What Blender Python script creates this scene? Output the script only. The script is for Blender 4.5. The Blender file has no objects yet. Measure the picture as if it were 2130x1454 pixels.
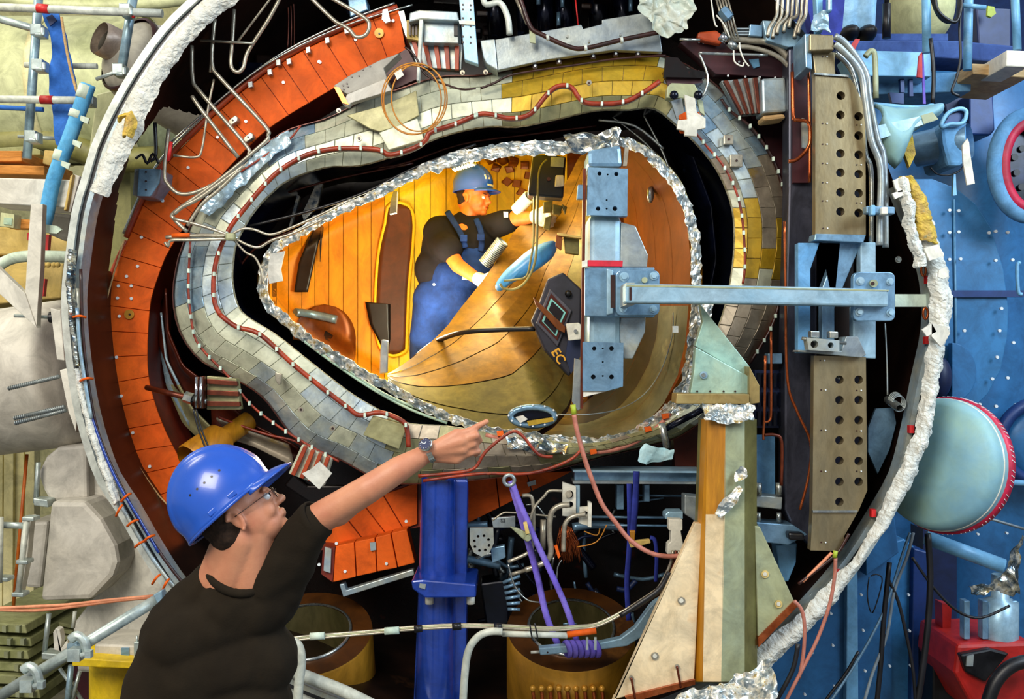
import bpy, bmesh, math, random
from mathutils import Vector, Matrix, noise
random.seed(7)
C = bpy.context.scene.collection
sc = bpy.context.scene
PI = math.pi
F = 2150.0; CZ = 2.18           # focal length in pixels of a 2130x1454 frame, eye height
def P(x, y, Y): return Vector(((x-1065)/F*Y, Y, CZ-(y-727)/F*Y))
def mp(px, Y): return px/F*Y

# ---------------- camera, world, lights, exposure
cd = bpy.data.cameras.new('camera'); cam = bpy.data.objects.new('camera', cd); C.objects.link(cam)
cam.location = (0, 0, CZ); cam.rotation_euler = (PI/2, 0, 0)
cd.sensor_width = 36; cd.lens = F/2130*36; cd.clip_start = .05; cd.clip_end = 200
sc.camera = cam
w = bpy.data.worlds.new('hall_air'); sc.world = w; w.use_nodes = True
w.node_tree.nodes['Background'].inputs[0].default_value = (.92, .93, 1.0, 1)
w.node_tree.nodes['Background'].inputs[1].default_value = .34
sc.view_settings.view_transform = 'Standard'; sc.view_settings.look = 'None'
sc.view_settings.gamma = 1; sc.view_settings.use_curve_mapping = False
sc.view_settings.exposure = .12
def lamp(name, kind, loc, energy, col, size=1, size_y=None, aim=None, spot=None):
    ld = bpy.data.lights.new(name, kind); ld.energy = energy; ld.color = col
    if kind == 'AREA':
        ld.size = size
        if size_y: ld.shape = 'RECTANGLE'; ld.size_y = size_y
    else: ld.shadow_soft_size = size
    if kind == 'SPOT': ld.spot_size = spot; ld.spot_blend = .5
    o = bpy.data.objects.new(name, ld); C.objects.link(o); o.location = loc
    if aim: o.rotation_euler = (Vector(aim)-Vector(loc)).to_track_quat('-Z', 'Y').to_euler()
    return o
lamp('hall_key_light', 'AREA', (-2.6, -1.5, 6.0), 560, (1, .93, .80), 3.2, aim=(-.3, 5, 2.2))
lamp('hall_right_light', 'AREA', (4.8, 1.0, 5.2), 300, (.70, .86, 1.0), 2.4, aim=(2.4, 6, 2.0))
lamp('hall_left_back_light', 'AREA', (-5.5, 5.0, 7.0), 300, (1, .94, .72), 2.5, aim=(-5.5, 11, 1.5))
lamp('hall_right_back_light', 'AREA', (5.5, 5.0, 7.5), 210, (.70, .86, 1.0), 2.5, aim=(5.5, 9, 1.5))
lamp('chamber_work_light', 'POINT', P(850, 640, 6.05), 60, (1, .90, .62), .2)
lamp('chamber_fill_light', 'POINT', P(1010, 420, 5.85), 26, (1, .88, .55), .15)  # added fill, no lamp there: brightens the chamber's upper right
lamp('chamber_front_light', 'POINT', P(1110, 640, 5.45), 5, (1, .8, .5), .2)

# ---------------- materials
def lin(h):
    h = h.lstrip('#'); c = [int(h[i:i+2], 16)/255 for i in (0, 2, 4)]
    return tuple(v/12.92 if v <= .04045 else ((v+.055)/1.055)**2.4 for v in c)+(1,)
MATS = {}
def mat(name, c1, c2=None, rough=.5, metal=0., scale=6., bump=.0, bscale=60., stretch=(1, 1, 1), c3=None, contrast=.5,
        coat=0, alpha=1, emit=0, trans=0, jitter=0, detail=6., grime=.3):
    m = bpy.data.materials.new(name); m.use_nodes = True; MATS[name] = m
    nt = m.node_tree; N = nt.nodes; L = nt.links; b = N['Principled BSDF']
    b.inputs['Roughness'].default_value = rough; b.inputs['Metallic'].default_value = metal
    b.inputs['Coat Weight'].default_value = coat; b.inputs['Alpha'].default_value = alpha
    b.inputs['Transmission Weight'].default_value = trans
    b.inputs['Base Color'].default_value = lin(c1)
    if rough >= .6: b.inputs['Specular IOR Level'].default_value = .2
    if c2 or bump:
        g = N.new('ShaderNodeNewGeometry'); mpn = N.new('ShaderNodeMapping'); L.new(g.outputs['Position'], mpn.inputs['Vector'])
        mpn.inputs['Scale'].default_value = stretch
    if c2:
        t = N.new('ShaderNodeTexNoise'); t.inputs['Scale'].default_value = scale; t.inputs['Detail'].default_value = detail
        t.inputs['Roughness'].default_value = .62
        L.new(mpn.outputs[0], t.inputs['Vector'])
        r = N.new('ShaderNodeValToRGB'); e = r.color_ramp.elements
        k = .5*contrast*.5
        e[0].position = .5-k; e[1].position = .5+k; e[0].color = lin(c1); e[1].color = lin(c2)
        if c3: x = e.new(.5+k+.09); x.color = lin(c3)
        L.new(t.outputs['Fac'], r.inputs['Fac'])
        src = r.outputs['Color']
        if jitter:
            oi = N.new('ShaderNodeObjectInfo'); hv = N.new('ShaderNodeHueSaturation')
            mr = N.new('ShaderNodeMapRange'); mr.inputs['To Min'].default_value = 1-jitter; mr.inputs['To Max'].default_value = 1+jitter
            L.new(oi.outputs['Random'], mr.inputs['Value']); L.new(mr.outputs[0], hv.inputs['Value']); L.new(src, hv.inputs['Color'])
            src = hv.outputs['Color']
        if grime:                                                   # smears and wear with a shape of their own
            tg = N.new('ShaderNodeTexNoise'); tg.inputs['Scale'].default_value = 5.5+scale*.6; tg.inputs['Detail'].default_value = 8; tg.inputs['Roughness'].default_value = .72; tg.inputs['Distortion'].default_value = .6
            L.new(mpn.outputs[0], tg.inputs['Vector']); mg = N.new('ShaderNodeMapRange'); mg.inputs['From Min'].default_value = .36; mg.inputs['From Max'].default_value = .62
            mg.inputs['To Min'].default_value = 1-grime; mg.inputs['To Max'].default_value = 1+grime*.35; L.new(tg.outputs['Fac'], mg.inputs['Value'])
            vm = N.new('ShaderNodeVectorMath'); vm.operation = 'SCALE'; L.new(src, vm.inputs[0]); L.new(mg.outputs[0], vm.inputs['Scale']); src = vm.outputs[0]
        L.new(src, b.inputs['Base Color'])
        rr = N.new('ShaderNodeMapRange'); rr.inputs['To Min'].default_value = max(.05, rough-.1); rr.inputs['To Max'].default_value = min(1, rough+.14)
        L.new(t.outputs['Fac'], rr.inputs['Value']); L.new(rr.outputs[0], b.inputs['Roughness'])
    if bump:
        t2 = N.new('ShaderNodeTexNoise'); t2.inputs['Scale'].default_value = bscale; t2.inputs['Detail'].default_value = 4
        L.new(mpn.outputs[0], t2.inputs['Vector'])
        bn = N.new('ShaderNodeBump'); bn.inputs['Strength'].default_value = bump; bn.inputs['Distance'].default_value = .01
        L.new(t2.outputs['Fac'], bn.inputs['Height']); L.new(bn.outputs[0], b.inputs['Normal'])
    if emit:
        b.inputs['Emission Color'].default_value = lin(c1); b.inputs['Emission Strength'].default_value = emit
    return m
class Mm:
    def __getattr__(s, k): return MATS[k]
M = Mm()
mat('hall_wall', '#cbc58c', '#d9d3a4', .8, scale=.5)
mat('hall_floor', '#6e6a5c', '#5c584c', .6, scale=2)
mat('grey_paint', '#c3beb2', '#cdc9bf', .45, scale=2, bump=.05)
mat('grey_paint_dark', '#8f8b80', '#a09c90', .45, scale=2)
mat('white_paint', '#d6d3c6', '#dedbd0', .5, scale=3)
mat('green_drum', '#b4b98a', '#c3c69c', .5, scale=1.2)
mat('green_drum_dark', '#75723c', '#868250', .55, scale=1.2)
mat('cream_yellow', '#dcd29c', '#e4dcae', .7, scale=2)
mat('sand', '#c4a860', '#d4ba78', .7, scale=2)
mat('galv', '#a9b8b8', '#c2cec9', .35, .55, scale=14)
mat('galv_blue', '#8aa9bb', '#a4c0cc', .35, .45, scale=14)
mat('galv_white', '#d4d8cc', '#c2c8be', .45, .1, scale=14)
mat('red_tape', '#c81e1e', '#b01818', .5)
mat('blue_cloth', '#2c62b8', '#3a74cc', .8, scale=8, bump=.2, bscale=40)
mat('foam_blue', '#4fa0d8', '#68b4e4', .7, scale=8)
mat('tape_pale', '#c8dccc', '#d6e4d4', .6)
mat('timber', '#b9772e', '#d39048', .6, scale=5, stretch=(1, 1, 8))
mat('timber_pale', '#c8a878', '#b89464', .6, scale=5, stretch=(1, 1, 6))
mat('orange_pole', '#c86a18', '#b85410', .5)
mat('flesh_cable', '#e0946c', '#cc7c58', .5)
mat('yellow_paint', '#e8c818', '#d8b410', .5, scale=3)
mat('green_plank', '#8c9060', '#a2a478', .6, scale=4, jitter=.15)
mat('dark_void', '#0e0a0a', '#1a1210', .6, scale=3)
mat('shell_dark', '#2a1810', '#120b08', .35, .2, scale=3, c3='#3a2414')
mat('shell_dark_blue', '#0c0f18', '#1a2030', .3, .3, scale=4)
mat('flange_white', '#c9cdc6', '#b9bfb8', .4, .2, scale=8)
mat('rubber', '#0c0c12', '#15151c', .35)
mat('fluff', '#e2e0d4', '#cfd2cc', .95, scale=16, bump=.8, bscale=70, grime=.15)
mat('fluff_yellow', '#d8b848', '#b89858', .9, scale=14, bump=.8, bscale=60, c3='#8c9070')
mat('foil', '#5c6c78', '#dcd8c4', .22, .8, scale=22, c3='#a08440', contrast=.3)  # mottled tones stand in for reflections in the crumpled metal
mat('foil_bright', '#8c989c', '#f0ecde', .28, .5, scale=24, c3='#b49a60', contrast=.22)  # reflections put into the colour here too, with paler mottling
mat('coil_orange', '#e8661a', '#d0500e', .6, scale=2.6, c3='#942c04', bump=.08, bscale=25, contrast=1.0, jitter=.05)
mat('coil_dark', '#6a1e10', '#82280f', .45, scale=4)
mat('coil_red', '#8f2d12', '#b04416', .4, scale=6)
mat('tile_silver', '#a9bccb', '#c9d0c2', .3, .45, scale=7, c3='#86a8cc', bump=.12, bscale=30, jitter=.14, contrast=.7)
mat('tile_blue', '#8fb2cc', '#b8ccd2', .25, .45, scale=9, c3='#c8be86', bump=.16, bscale=28, jitter=.16, contrast=.6)
mat('tile_pale', '#d2d4bc', '#c2c6ac', .4, .25, scale=5, c3='#b2b088', bump=.08, bscale=30, jitter=.1, contrast=.8)
mat('tile_yellow', '#cca028', '#b89c34', .35, .35, scale=5, c3='#9a985c', bump=.08, bscale=30, jitter=.09, contrast=.8)
mat('tile_brown', '#a89c88', '#8f8270', .4, .3, scale=5, c3='#a08440', bump=.08, bscale=30, jitter=.1)
mat('tile_olive', '#9c9870', '#88845c', .4, .3, scale=6, bump=.1, bscale=30, jitter=.14)
mat('seam', '#d0ceb4', '#8c8664', .5, scale=40, contrast=.3)
mat('jacket_side', '#5c2414', '#3a160e', .3, .4, scale=4, c3='#7a4a30')
mat('cable_red', '#a83a1a', '#6c2012', .4, scale=12, c3='#c85424', contrast=.6)
mat('cable_dark', '#3a1812', '#24100e', .35, scale=12)
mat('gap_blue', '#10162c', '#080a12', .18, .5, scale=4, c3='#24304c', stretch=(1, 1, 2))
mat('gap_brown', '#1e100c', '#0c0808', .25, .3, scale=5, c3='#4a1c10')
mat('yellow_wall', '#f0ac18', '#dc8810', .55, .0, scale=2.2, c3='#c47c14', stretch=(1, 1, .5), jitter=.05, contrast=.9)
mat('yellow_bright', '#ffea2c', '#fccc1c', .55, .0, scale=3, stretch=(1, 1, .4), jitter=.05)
mat('floor_gold', '#86601c', '#5a3c12', .38, .3, scale=4, c3='#5a3c14', stretch=(1.6, .4, 3), jitter=.09, contrast=.8)
mat('floor_olive', '#7c7038', '#565028', .4, .25, scale=4, c3='#b0a058', stretch=(1.4, .5, 2.6), jitter=.08, contrast=.8)
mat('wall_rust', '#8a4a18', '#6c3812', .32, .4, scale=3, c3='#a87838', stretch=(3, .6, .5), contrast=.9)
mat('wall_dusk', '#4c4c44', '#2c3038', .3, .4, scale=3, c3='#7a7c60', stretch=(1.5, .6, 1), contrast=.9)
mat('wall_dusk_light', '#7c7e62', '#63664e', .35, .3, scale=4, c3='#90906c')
mat('brown_panel', '#5c2c0e', '#4a220c', .5, scale=3)
mat('black_metal', '#0d0d10', '#18181c', .35, .2, scale=9)
mat('steel_blue', '#88acc6', '#6c94b4', .3, .5, scale=5, c3='#b4c8cc', bump=.05, contrast=.8, grime=.35)
mat('steel_blue_light', '#a6c4d4', '#90b6cc', .35, .35, scale=4, c3='#b8cfd2', bump=.04)
mat('steel_pale', '#b0b0a0', '#9cb0bc', .35, .4, scale=6, bump=.05)
mat('steel_grey', '#8c98a0', '#a4aaa4', .35, .5, scale=6, bump=.06)
mat('chrome', '#c8ccd0', None, .12, 1)
mat('dull_chrome', '#9ca6ac', '#c2c4b8', .25, .85, scale=20)
mat('tube_cream', '#b4ac98', '#9a9282', .3, .5, scale=20)
mat('worn_steel', '#2c3040', '#4c4c58', .35, .5, scale=3, c3='#7a4a34', stretch=(1.5, 1, .5), contrast=.8, grime=.5)
mat('perforated', '#9c865a', '#8c8268', .33, .6, scale=3, c3='#a4aca8', stretch=(1.3, 1, .5), bump=.05, contrast=.9)
mat('blue_paint', '#17368a', '#1d3f9c', .22, .1, scale=3, coat=.4)
mat('gold_paint', '#c88a1e', '#a86c14', .4, .2, scale=4, stretch=(3, 1, .3), c3='#d8a840')
mat('sage', '#a3a57c', '#98a084', .45, .15, scale=3, c3='#b4b084')
mat('sage_dark', '#7e7a48', '#6a6438', .45, .15, scale=3)
mat('cream_plate', '#e2c89c', '#e8d4ae', .5, scale=3, c3='#dcb888', bump=.03)
mat('gusset_teal', '#98bcae', '#b0c4a8', .42, .2, scale=4, c3='#a89868')
mat('bracket_tan', '#a08c58', '#8c7440', .42, .3, scale=5, c3='#6a4018')
mat('copper', '#c86a3a', '#a04a22', .25, .8, scale=14)
mat('copper_dark', '#74341c', '#54200f', .35, .5, scale=14)
mat('plum', '#4a1c22', '#341420', .45, .1, scale=4)
mat('strap_violet', '#6a58c0', '#8472d0', .6, scale=8)
mat('strap_indigo', '#2f3a94', '#263080', .6, scale=8)
mat('hose_pink', '#c07a68', '#b06a58', .5, scale=14)
mat('white_block', '#e0dccc', '#d2cfc0', .5)
mat('label_white', '#e4e0d0', '#d8d4c8', .6)
mat('red_label', '#d01c34', '#c01830', .4)
mat('green_tape', '#a8b830', '#98a828', .5)
mat('drum_brown', '#5c3410', '#40240c', .4, .3, scale=3, c3='#6c4418')
mat('drum_gold', '#cc9230', '#a87820', .35, .3, scale=4, stretch=(1, 1, .3))
mat('drum_inner', '#6e6440', '#54502e', .35, .4, scale=4, stretch=(1.5, 1, .3))
mat('hose_white', '#c8cabc', '#b6bcb2', .45, scale=9)
mat('wall_blue', '#2f70a4', '#2a6498', .4, .1, scale=1.2, c3='#3684bc', bump=.03)  # blue light on the right side is put into these wall colours
mat('panel_blue', '#367cb0', '#2f74a8', .4, .1, scale=1.5, bump=.03)
mat('blue_deep', '#1c3f7c', '#16346c', .4, .1, scale=2)
mat('blue_navy', '#142a5a', '#0e1e44', .45, .1, scale=2)
mat('blue_pale', '#7cb4d8', '#6aa6d0', .4, .1, scale=3, c3='#90c0dc')
mat('rivet_white', '#e8eef0', None, .3, .1)
mat('foam_grey_blue', '#6ea2cc', '#5c92c0', .7, scale=6)
mat('tape_red_white', '#c01c44', '#ac1838', .5)
mat('port_dome', '#7cacc0', '#98b8a0', .55, .1, scale=1.6, c3='#6ea0c0', grime=.12)
mat('cable_black', '#0c0c10', '#14141a', .4)
mat('cable_grey', '#7c8890', '#6a7680', .4)
mat('mat_violet', '#45609a', '#3a5088', .8, scale=5)
mat('tank_cream', '#c8c890', '#d4d4a4', .5, scale=2)
mat('trousers_pale', '#9ec4dc', '#86b2d2', .8, scale=7, bump=.2, bscale=20)
mat('machine_red', '#b8201a', '#981612', .45, scale=3)
mat('paper', '#dcd8cc', '#d0d0c6', .8, bump=.4, bscale=20)
mat('tissue_blue', '#a8d4e0', '#c0e0e4', .8, scale=10, bump=.5, bscale=30)
mat('plastic_bag', '#c4d0c0', '#dce0d0', .25, alpha=.62, scale=8, bump=.6, bscale=30)
mat('orange_wire', '#c8861e', '#b46e14', .4)
mat('device_dark', '#2c2a36', '#22222e', .5, .2, scale=5)
mat('device_face', '#54525c', '#484650', .45, .2)
mat('screen_teal', '#7cc4bc', None, .5)
mat('screen_dark', '#140c10', '#20100c', .2)
mat('yellow_ink', '#e0a020', None, .5)
mat('dark_ink', '#2c3034', None, .5)
mat('hair', '#221812', '#35261c', .8, scale=80)
mat('skin', '#c08464', '#b47458', .5, scale=9, c3='#b87058', bump=.06, bscale=160, grime=.06)
mat('skin_face', '#b97858', '#a96448', .5, scale=14, c3='#9c5a42', bump=.1, bscale=160)
mat('shirt_olive', '#1f180e', '#18120a', 1.0, scale=4, bump=.15, bscale=200, grime=.1)
mat('helmet_blue', '#1d4cae', '#2254b8', .27, scale=2, coat=.25, grime=.08)
mat('shirt_black', '#100e10', '#16131a', .9, scale=5)
mat('overall_blue', '#14306e', '#0f2454', .85, scale=7, bump=.3, bscale=40)
mat('worker_skin', '#d8702c', '#cc6028', .5, scale=7)
mat('glove_white', '#d4d0cc', '#c4c4c8', .8, scale=14, bump=.2, bscale=60)
mat('cushion_blue', '#3f8ccc', '#2c6cb4', .35, scale=3, coat=.2)
mat('duct_ring', '#9c8c80', '#b0a090', .35, .4, scale=14)
mat('eye_dark', '#101010', None, .2)
mat('trouser_dark', '#1c2434', '#182030', .9)
mat('shoe_black', '#0a0a0c', None, .5)

# ---------------- mesh helpers
class MB:
    def __init__(s): s.v = []; s.f = []; s.sm = []
    def add(s, vs, fs, smooth=False):
        n = len(s.v); s.v += [Vector(v) for v in vs]; s.f += [tuple(i+n for i in f) for f in fs]; s.sm += [smooth]*len(fs)
        return s
    def prism(s, pts, d):             # polygon (world points) swept along vector d
        d = Vector(d); n = len(pts); pts = [Vector(p) for p in pts]
        # orient so the front faces the camera side
        nn = Vector((0, 0, 0))
        for i in range(n): nn += pts[i].cross(pts[(i+1) % n])
        if nn.dot(d) > 0: pts = pts[::-1]
        return s.add(pts+[p+d for p in pts], [tuple(range(n)), tuple(range(2*n-1, n-1, -1))]+[(i, i+n, (i+1) % n+n, (i+1) % n) for i in range(n)])
    def box(s, c, sz, rot=None):
        c = Vector(c); h = [q/2 for q in sz]; vs = []
        for x in (-1, 1):
            for y in (-1, 1):
                for z in (-1, 1):
                    p = Vector((x*h[0], y*h[1], z*h[2]))
                    vs.append(c+(rot @ p if rot else p))
        return s.add(vs, [(0, 1, 3, 2), (4, 6, 7, 5), (0, 4, 5, 1), (2, 3, 7, 6), (0, 2, 6, 4), (1, 5, 7, 3)])
    def bar(s, a, b, w, h, up=(0, 1, 0)):    # rectangular bar from a to b
        a = Vector(a); b = Vector(b); z = (b-a).normalized(); u = Vector(up); x = u.cross(z)
        if x.length < 1e-4: x = Vector((1, 0, 0)).cross(z)
        x.normalize(); y = z.cross(x)
        R = Matrix((x, y, z)).transposed()
        return s.box((a+b)/2, (w, h, (b-a).length), R)
    def tube(s, pts, r, seg=8, closed=False, sub=4, caps=True, flat=1.0):
        pts = [Vector(p) for p in pts]
        if sub > 1 and len(pts) > 2: pts = catmull(pts, sub, closed)
        n = len(pts); rs = r if isinstance(r, (list, tuple)) else None
        t0 = (pts[1]-pts[0]).normalized(); u = Vector((0, 1, 0)).cross(t0)
        if u.length < .05: u = Vector((0, 0, 1)).cross(t0)
        u.normalize(); vs = []
        for i in range(n):
            a = pts[i-1] if (i > 0 or closed) else pts[0]; b = pts[(i+1) % n] if (i < n-1 or closed) else pts[-1]
            t = (b-a)
            if t.length < 1e-7: t = t0
            t.normalize(); u = (u-t*u.dot(t)); u.normalize(); v = t.cross(u)
            rr = r if not rs else rs[0]+(rs[1]-rs[0])*i/(n-1)
            for k in range(seg):
                q = 2*PI*k/seg
                vs.append(pts[i]+u*math.cos(q)*rr+v*math.sin(q)*rr*flat)
        fs = []
        m = n if closed else n-1
        for i in range(m):
            j = (i+1) % n
            for k in range(seg):
                l = (k+1) % seg; fs.append((i*seg+k, i*seg+l, j*seg+l, j*seg+k))
        s.add(vs, fs, True)
        if caps and not closed:
            s.add(vs[:seg], [tuple(range(seg-1, -1, -1))]); s.add(vs[-seg:], [tuple(range(seg))])
        return s
    def cyl(s, a, b, r, seg=16, r2=None): return s.tube([a, b], [r, r if r2 is None else r2], seg, sub=1)
    def lathe(s, prof, a, b, seg=28, arc=2*PI, smooth=True):   # profile (radius, t along a->b)
        a = Vector(a); b = Vector(b); ax = (b-a); t = ax.normalized(); u = Vector((0, 1, 0)).cross(t)
        if u.length < .05: u = Vector((0, 0, 1)).cross(t)
        u.normalize(); v = t.cross(u); vs = []; fs = []; m = len(prof)
        full = arc > 2*PI-.01; ns = seg if full else seg+1
        for k in range(ns):
            q = arc*k/seg
            for r, h in prof: vs.append(a+t*h+(u*math.cos(q)+v*math.sin(q))*r)
        for k in range(seg):
            l = (k+1) % ns
            for i in range(m-1): fs.append((k*m+i, l*m+i, l*m+i+1, k*m+i+1))
        return s.add(vs, fs, smooth)
    def closed(s, vs, fs):
        vol = sum(vs[f[0]].dot(vs[f[k]].cross(vs[f[k+1]])) for f in fs for k in range(1, len(f)-1))
        return s.add(vs, fs if vol > 0 else [f[::-1] for f in fs], True)
    def ell(s, c, r, rot=None, nu=16, nv=10):
        c = Vector(c); r = (r, r, r) if not hasattr(r, '__len__') else r; vs = []; fs = []
        for j in range(1, nv):
            th = PI*j/nv
            for i in range(nu):
                ph = 2*PI*i/nu; p = Vector((r[0]*math.sin(th)*math.cos(ph), r[1]*math.sin(th)*math.sin(ph), r[2]*math.cos(th))); vs.append(p)
        n = len(vs); vs += [Vector((0, 0, r[2])), Vector((0, 0, -r[2]))]
        for i in range(nu):
            k = (i+1) % nu; fs.append((n, i, k)); fs.append((n+1, n-nu+k, n-nu+i))
            for j in range(nv-2): fs.append((j*nu+i, (j+1)*nu+i, (j+1)*nu+k, j*nu+k))
        return s.closed([c+(rot @ p if rot else p) for p in vs], fs)
    def grid(s, fn, nu, nv, smooth=True, closed_u=False):
        vs = [fn(i/nu, j/nv) for j in range(nv+1) for i in range(nu if closed_u else nu+1)]; w = nu if closed_u else nu+1; fs = []
        for j in range(nv):
            for i in range(nu):
                k = (i+1) % w; fs.append((j*w+i, j*w+k, (j+1)*w+k, (j+1)*w+i))
        return s.add(vs, fs, smooth)
    def build(s, name, material, parent=None, bevel=0, solid=0, loc=None, sub=0):
        me = bpy.data.meshes.new(name)
        if loc is None:
            lo = [min(v[i] for v in s.v) for i in range(3)]; hi = [max(v[i] for v in s.v) for i in range(3)]
            loc = Vector([(a+b)/2 for a, b in zip(lo, hi)])
            if parent is None: loc.z = lo[2]
        loc = Vector(loc)
        me.from_pydata([tuple(v-loc) for v in s.v], [], s.f)
        me.polygons.foreach_set('use_smooth', s.sm); me.validate()
        bm = bmesh.new(); bm.from_mesh(me); bmesh.ops.remove_doubles(bm, verts=bm.verts, dist=1e-6); bmesh.ops.recalc_face_normals(bm, faces=bm.faces); bm.to_mesh(me); bm.free()
        me.materials.append(material)
        o = bpy.data.objects.new(name, me); C.objects.link(o)
        if parent: o.parent = parent
        o.location = loc-(wloc(parent) if parent else Vector((0, 0, 0)))
        o['_w'] = tuple(loc)
        if solid: md = o.modifiers.new('solidify', 'SOLIDIFY'); md.thickness = solid; md.offset = 0
        if bevel:
            md = o.modifiers.new('bevel', 'BEVEL'); md.width = bevel; md.segments = 2; md.limit_method = 'ANGLE'; md.angle_limit = .6
        if sub: md = o.modifiers.new('subdivision', 'SUBSURF'); md.levels = sub; md.render_levels = sub
        return o
def wloc(o): return Vector(o['_w'])
def catmull(p, k, closed=False):
    n = len(p); out = []
    for i in range(n if closed else n-1):
        if closed: a, b, c, d = p[i-1], p[i], p[(i+1) % n], p[(i+2) % n]
        else: a, b, c, d = p[max(i-1, 0)], p[i], p[i+1], p[min(i+2, n-1)]
        for j in range(k):
            t = j/k
            out.append(.5*((2*b)+(c-a)*t+(2*a-5*b+4*c-d)*t*t+(3*b-a-3*c+d)*t**3))
    if not closed: out.append(p[-1])
    return out
ORD = ('first', 'second', 'third', 'fourth', 'fifth', 'sixth', 'seventh', 'eighth', 'ninth')
def tag(o, label=None, cat=None, group=None, kind=None):
    if label: o['label'] = label
    if cat: o['category'] = cat
    if group: o['group'] = group
    if kind: o['kind'] = kind
    return o
def thing(name, label, cat, loc, group=None):
    o = bpy.data.objects.new(name, None); C.objects.link(o); o.location = loc; o['_w'] = tuple(loc); o.empty_display_size = .05
    return tag(o, label, cat, group)
def PP(pts, Y): return [P(p[0], p[1], p[2] if len(p) > 2 else Y) for p in pts]
def slab(pts, Y, th, mb=None): return (mb or MB()).prism(PP(pts, Y), (0, th, 0))
def ptube(pts, Y, rpx, seg=8, sub=4, mb=None, **k): return (mb or MB()).tube(PP(pts, Y), mp(rpx, Y), seg, sub=sub, **k)
def solo(mb, name, label, cat, material, group=None, **k): return tag(mb.build(name, material, **k), label, cat, group)
def inst(src, loc_world, parent, rot=None, scale=None):   # copy sharing mesh data
    o = src.copy(); C.objects.link(o); o.parent = parent; o.location = Vector(loc_world)-(wloc(parent) if parent else Vector((0, 0, 0)))
    o['_w'] = tuple(loc_world)
    if rot is not None: o.rotation_euler = rot
    if scale is not None: o.scale = scale
    return o
_proto = {}
def bolt(parent, x, y, Y, rpx, material=None, name='bolt', hpx=None):  # hex head on a washer facing the viewer
    material = material or M.dull_chrome; key = (name, material.name); r = mp(rpx, Y); loc = P(x, y, Y)
    if key not in _proto:
        mb = MB(); mb.tube([(0, 0, 0), (0, -.25, 0)], 1, 16, sub=1); mb.tube([(0, -.25, 0), (0, -.9, 0)], .62, 6, sub=1)
        me_o = mb.build(name, material, parent, loc=(0, 0, 0)); me_o.location = loc-wloc(parent); _proto[key] = me_o
        me_o.scale = (r, r, r); return me_o
    return inst(_proto[key], loc, parent, scale=(r, r, r))
def disc(parent, x, y, Y, rpx, material, name='dimple', th=.006):
    key = (name, material.name, 'd'); r = mp(rpx, Y); loc = P(x, y, Y)
    if key not in _proto:
        mb = MB(); mb.tube([(0, 0, 0), (0, -1, 0)], 1, 14, sub=1)
        o = mb.build(name, material, parent, loc=(0, 0, 0)); o.location = loc-wloc(parent); o.scale = (r, th, r); _proto[key] = o; return o
    return inst(_proto[key], loc, parent, scale=(r, th, r))
def hole_slab(outer, holes, Y, th, seg=14):   # slab with true circular holes (x, y, rpx)
    bm = bmesh.new(); es = []
    def loop(pts):
        vs = [bm.verts.new(p) for p in pts]
        for i in range(len(vs)): es.append(bm.edges.new((vs[i], vs[(i+1) % len(vs)])))
    loop(PP(outer, Y))
    for (x, y, r) in holes:
        rr = (r, r) if not hasattr(r, '__len__') else r
        loop([P(x+rr[0]*math.cos(2*PI*k/seg), y+rr[1]*math.sin(2*PI*k/seg), Y) for k in range(seg)])
    g = bmesh.ops.triangle_fill(bm, use_beauty=True, use_dissolve=False, edges=es)
    fs = [f for f in g['geom'] if isinstance(f, bmesh.types.BMFace)]
    e = bmesh.ops.extrude_face_region(bm, geom=fs)
    bmesh.ops.translate(bm, verts=[v for v in e['geom'] if isinstance(v, bmesh.types.BMVert)], vec=(0, th, 0))
    mb = MB(); bm.verts.index_update(); mb.add([v.co.copy() for v in bm.verts], [tuple(v.index for v in f.verts) for f in bm.faces]); bm.free()
    return mb
def ribbon(a, b, nt, seed, amp, freq=9., YA=None, YB=None, ns=None, closed=False, drop=0.):
    """crumpled sheet between two world polylines a and b (same length)"""
    mb = MB(); n = len(a)
    def fn(u, v):
        i = min(int(round(u*(n-1))), n-1) if not closed else int(round(u*n)) % n
        p = a[i].lerp(b[i], v)
        q = noise.noise_vector(p*freq+Vector((seed, 0, seed)))+.6*noise.noise_vector(p*freq*2.7+Vector((0, seed, 0)))
        return p+q*amp
    mb.grid(fn, (n if closed else n-1), nt, smooth=False, closed_u=closed)
    return mb
def resample(pts, n, closed=False):
    pts = [Vector(p) for p in pts]
    if closed: pts = pts+[pts[0]]
    L = [0]
    for i in range(1, len(pts)): L.append(L[-1]+(pts[i]-pts[i-1]).length)
    out = []
    m = n if closed else n-1
    j = 0
    for i in range(n):
        d = L[-1]*i/m
        while j < len(L)-2 and L[j+1] < d: j += 1
        t = (d-L[j])/max(1e-9, L[j+1]-L[j]); out.append(pts[j].lerp(pts[j+1], t))
    return out
# =====================================================================  large structure: the hall
o = MB().box((0, 9, -1.65), (44, 26, .1)).build('floor', M.hall_floor); o['kind'] = 'structure'
o = MB().box((-9, 16, 4), (26, .2, 11.2)).build('wall_back', M.hall_wall); o['kind'] = 'structure'
o = MB().box((13, 16, 4), (18, .2, 11.2)).build('wall_back_blue', M.blue_deep); o.name = 'wall_right_back'; o['kind'] = 'structure'
o = MB().box((-1.2, 2.55, -.06), (6.4, 1.9, .12)).build('trim_1', M.steel_grey); o['kind'] = 'structure'; o['label'] = None; del o['label']
lg = MB()
for x in (-4.2, 1.8):
    for y in (1.75, 3.35): lg.box((x, y, -.86), (.12, .12, 1.48))
o = lg.build('trim_2', M.steel_grey); o['kind'] = 'structure'

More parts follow.
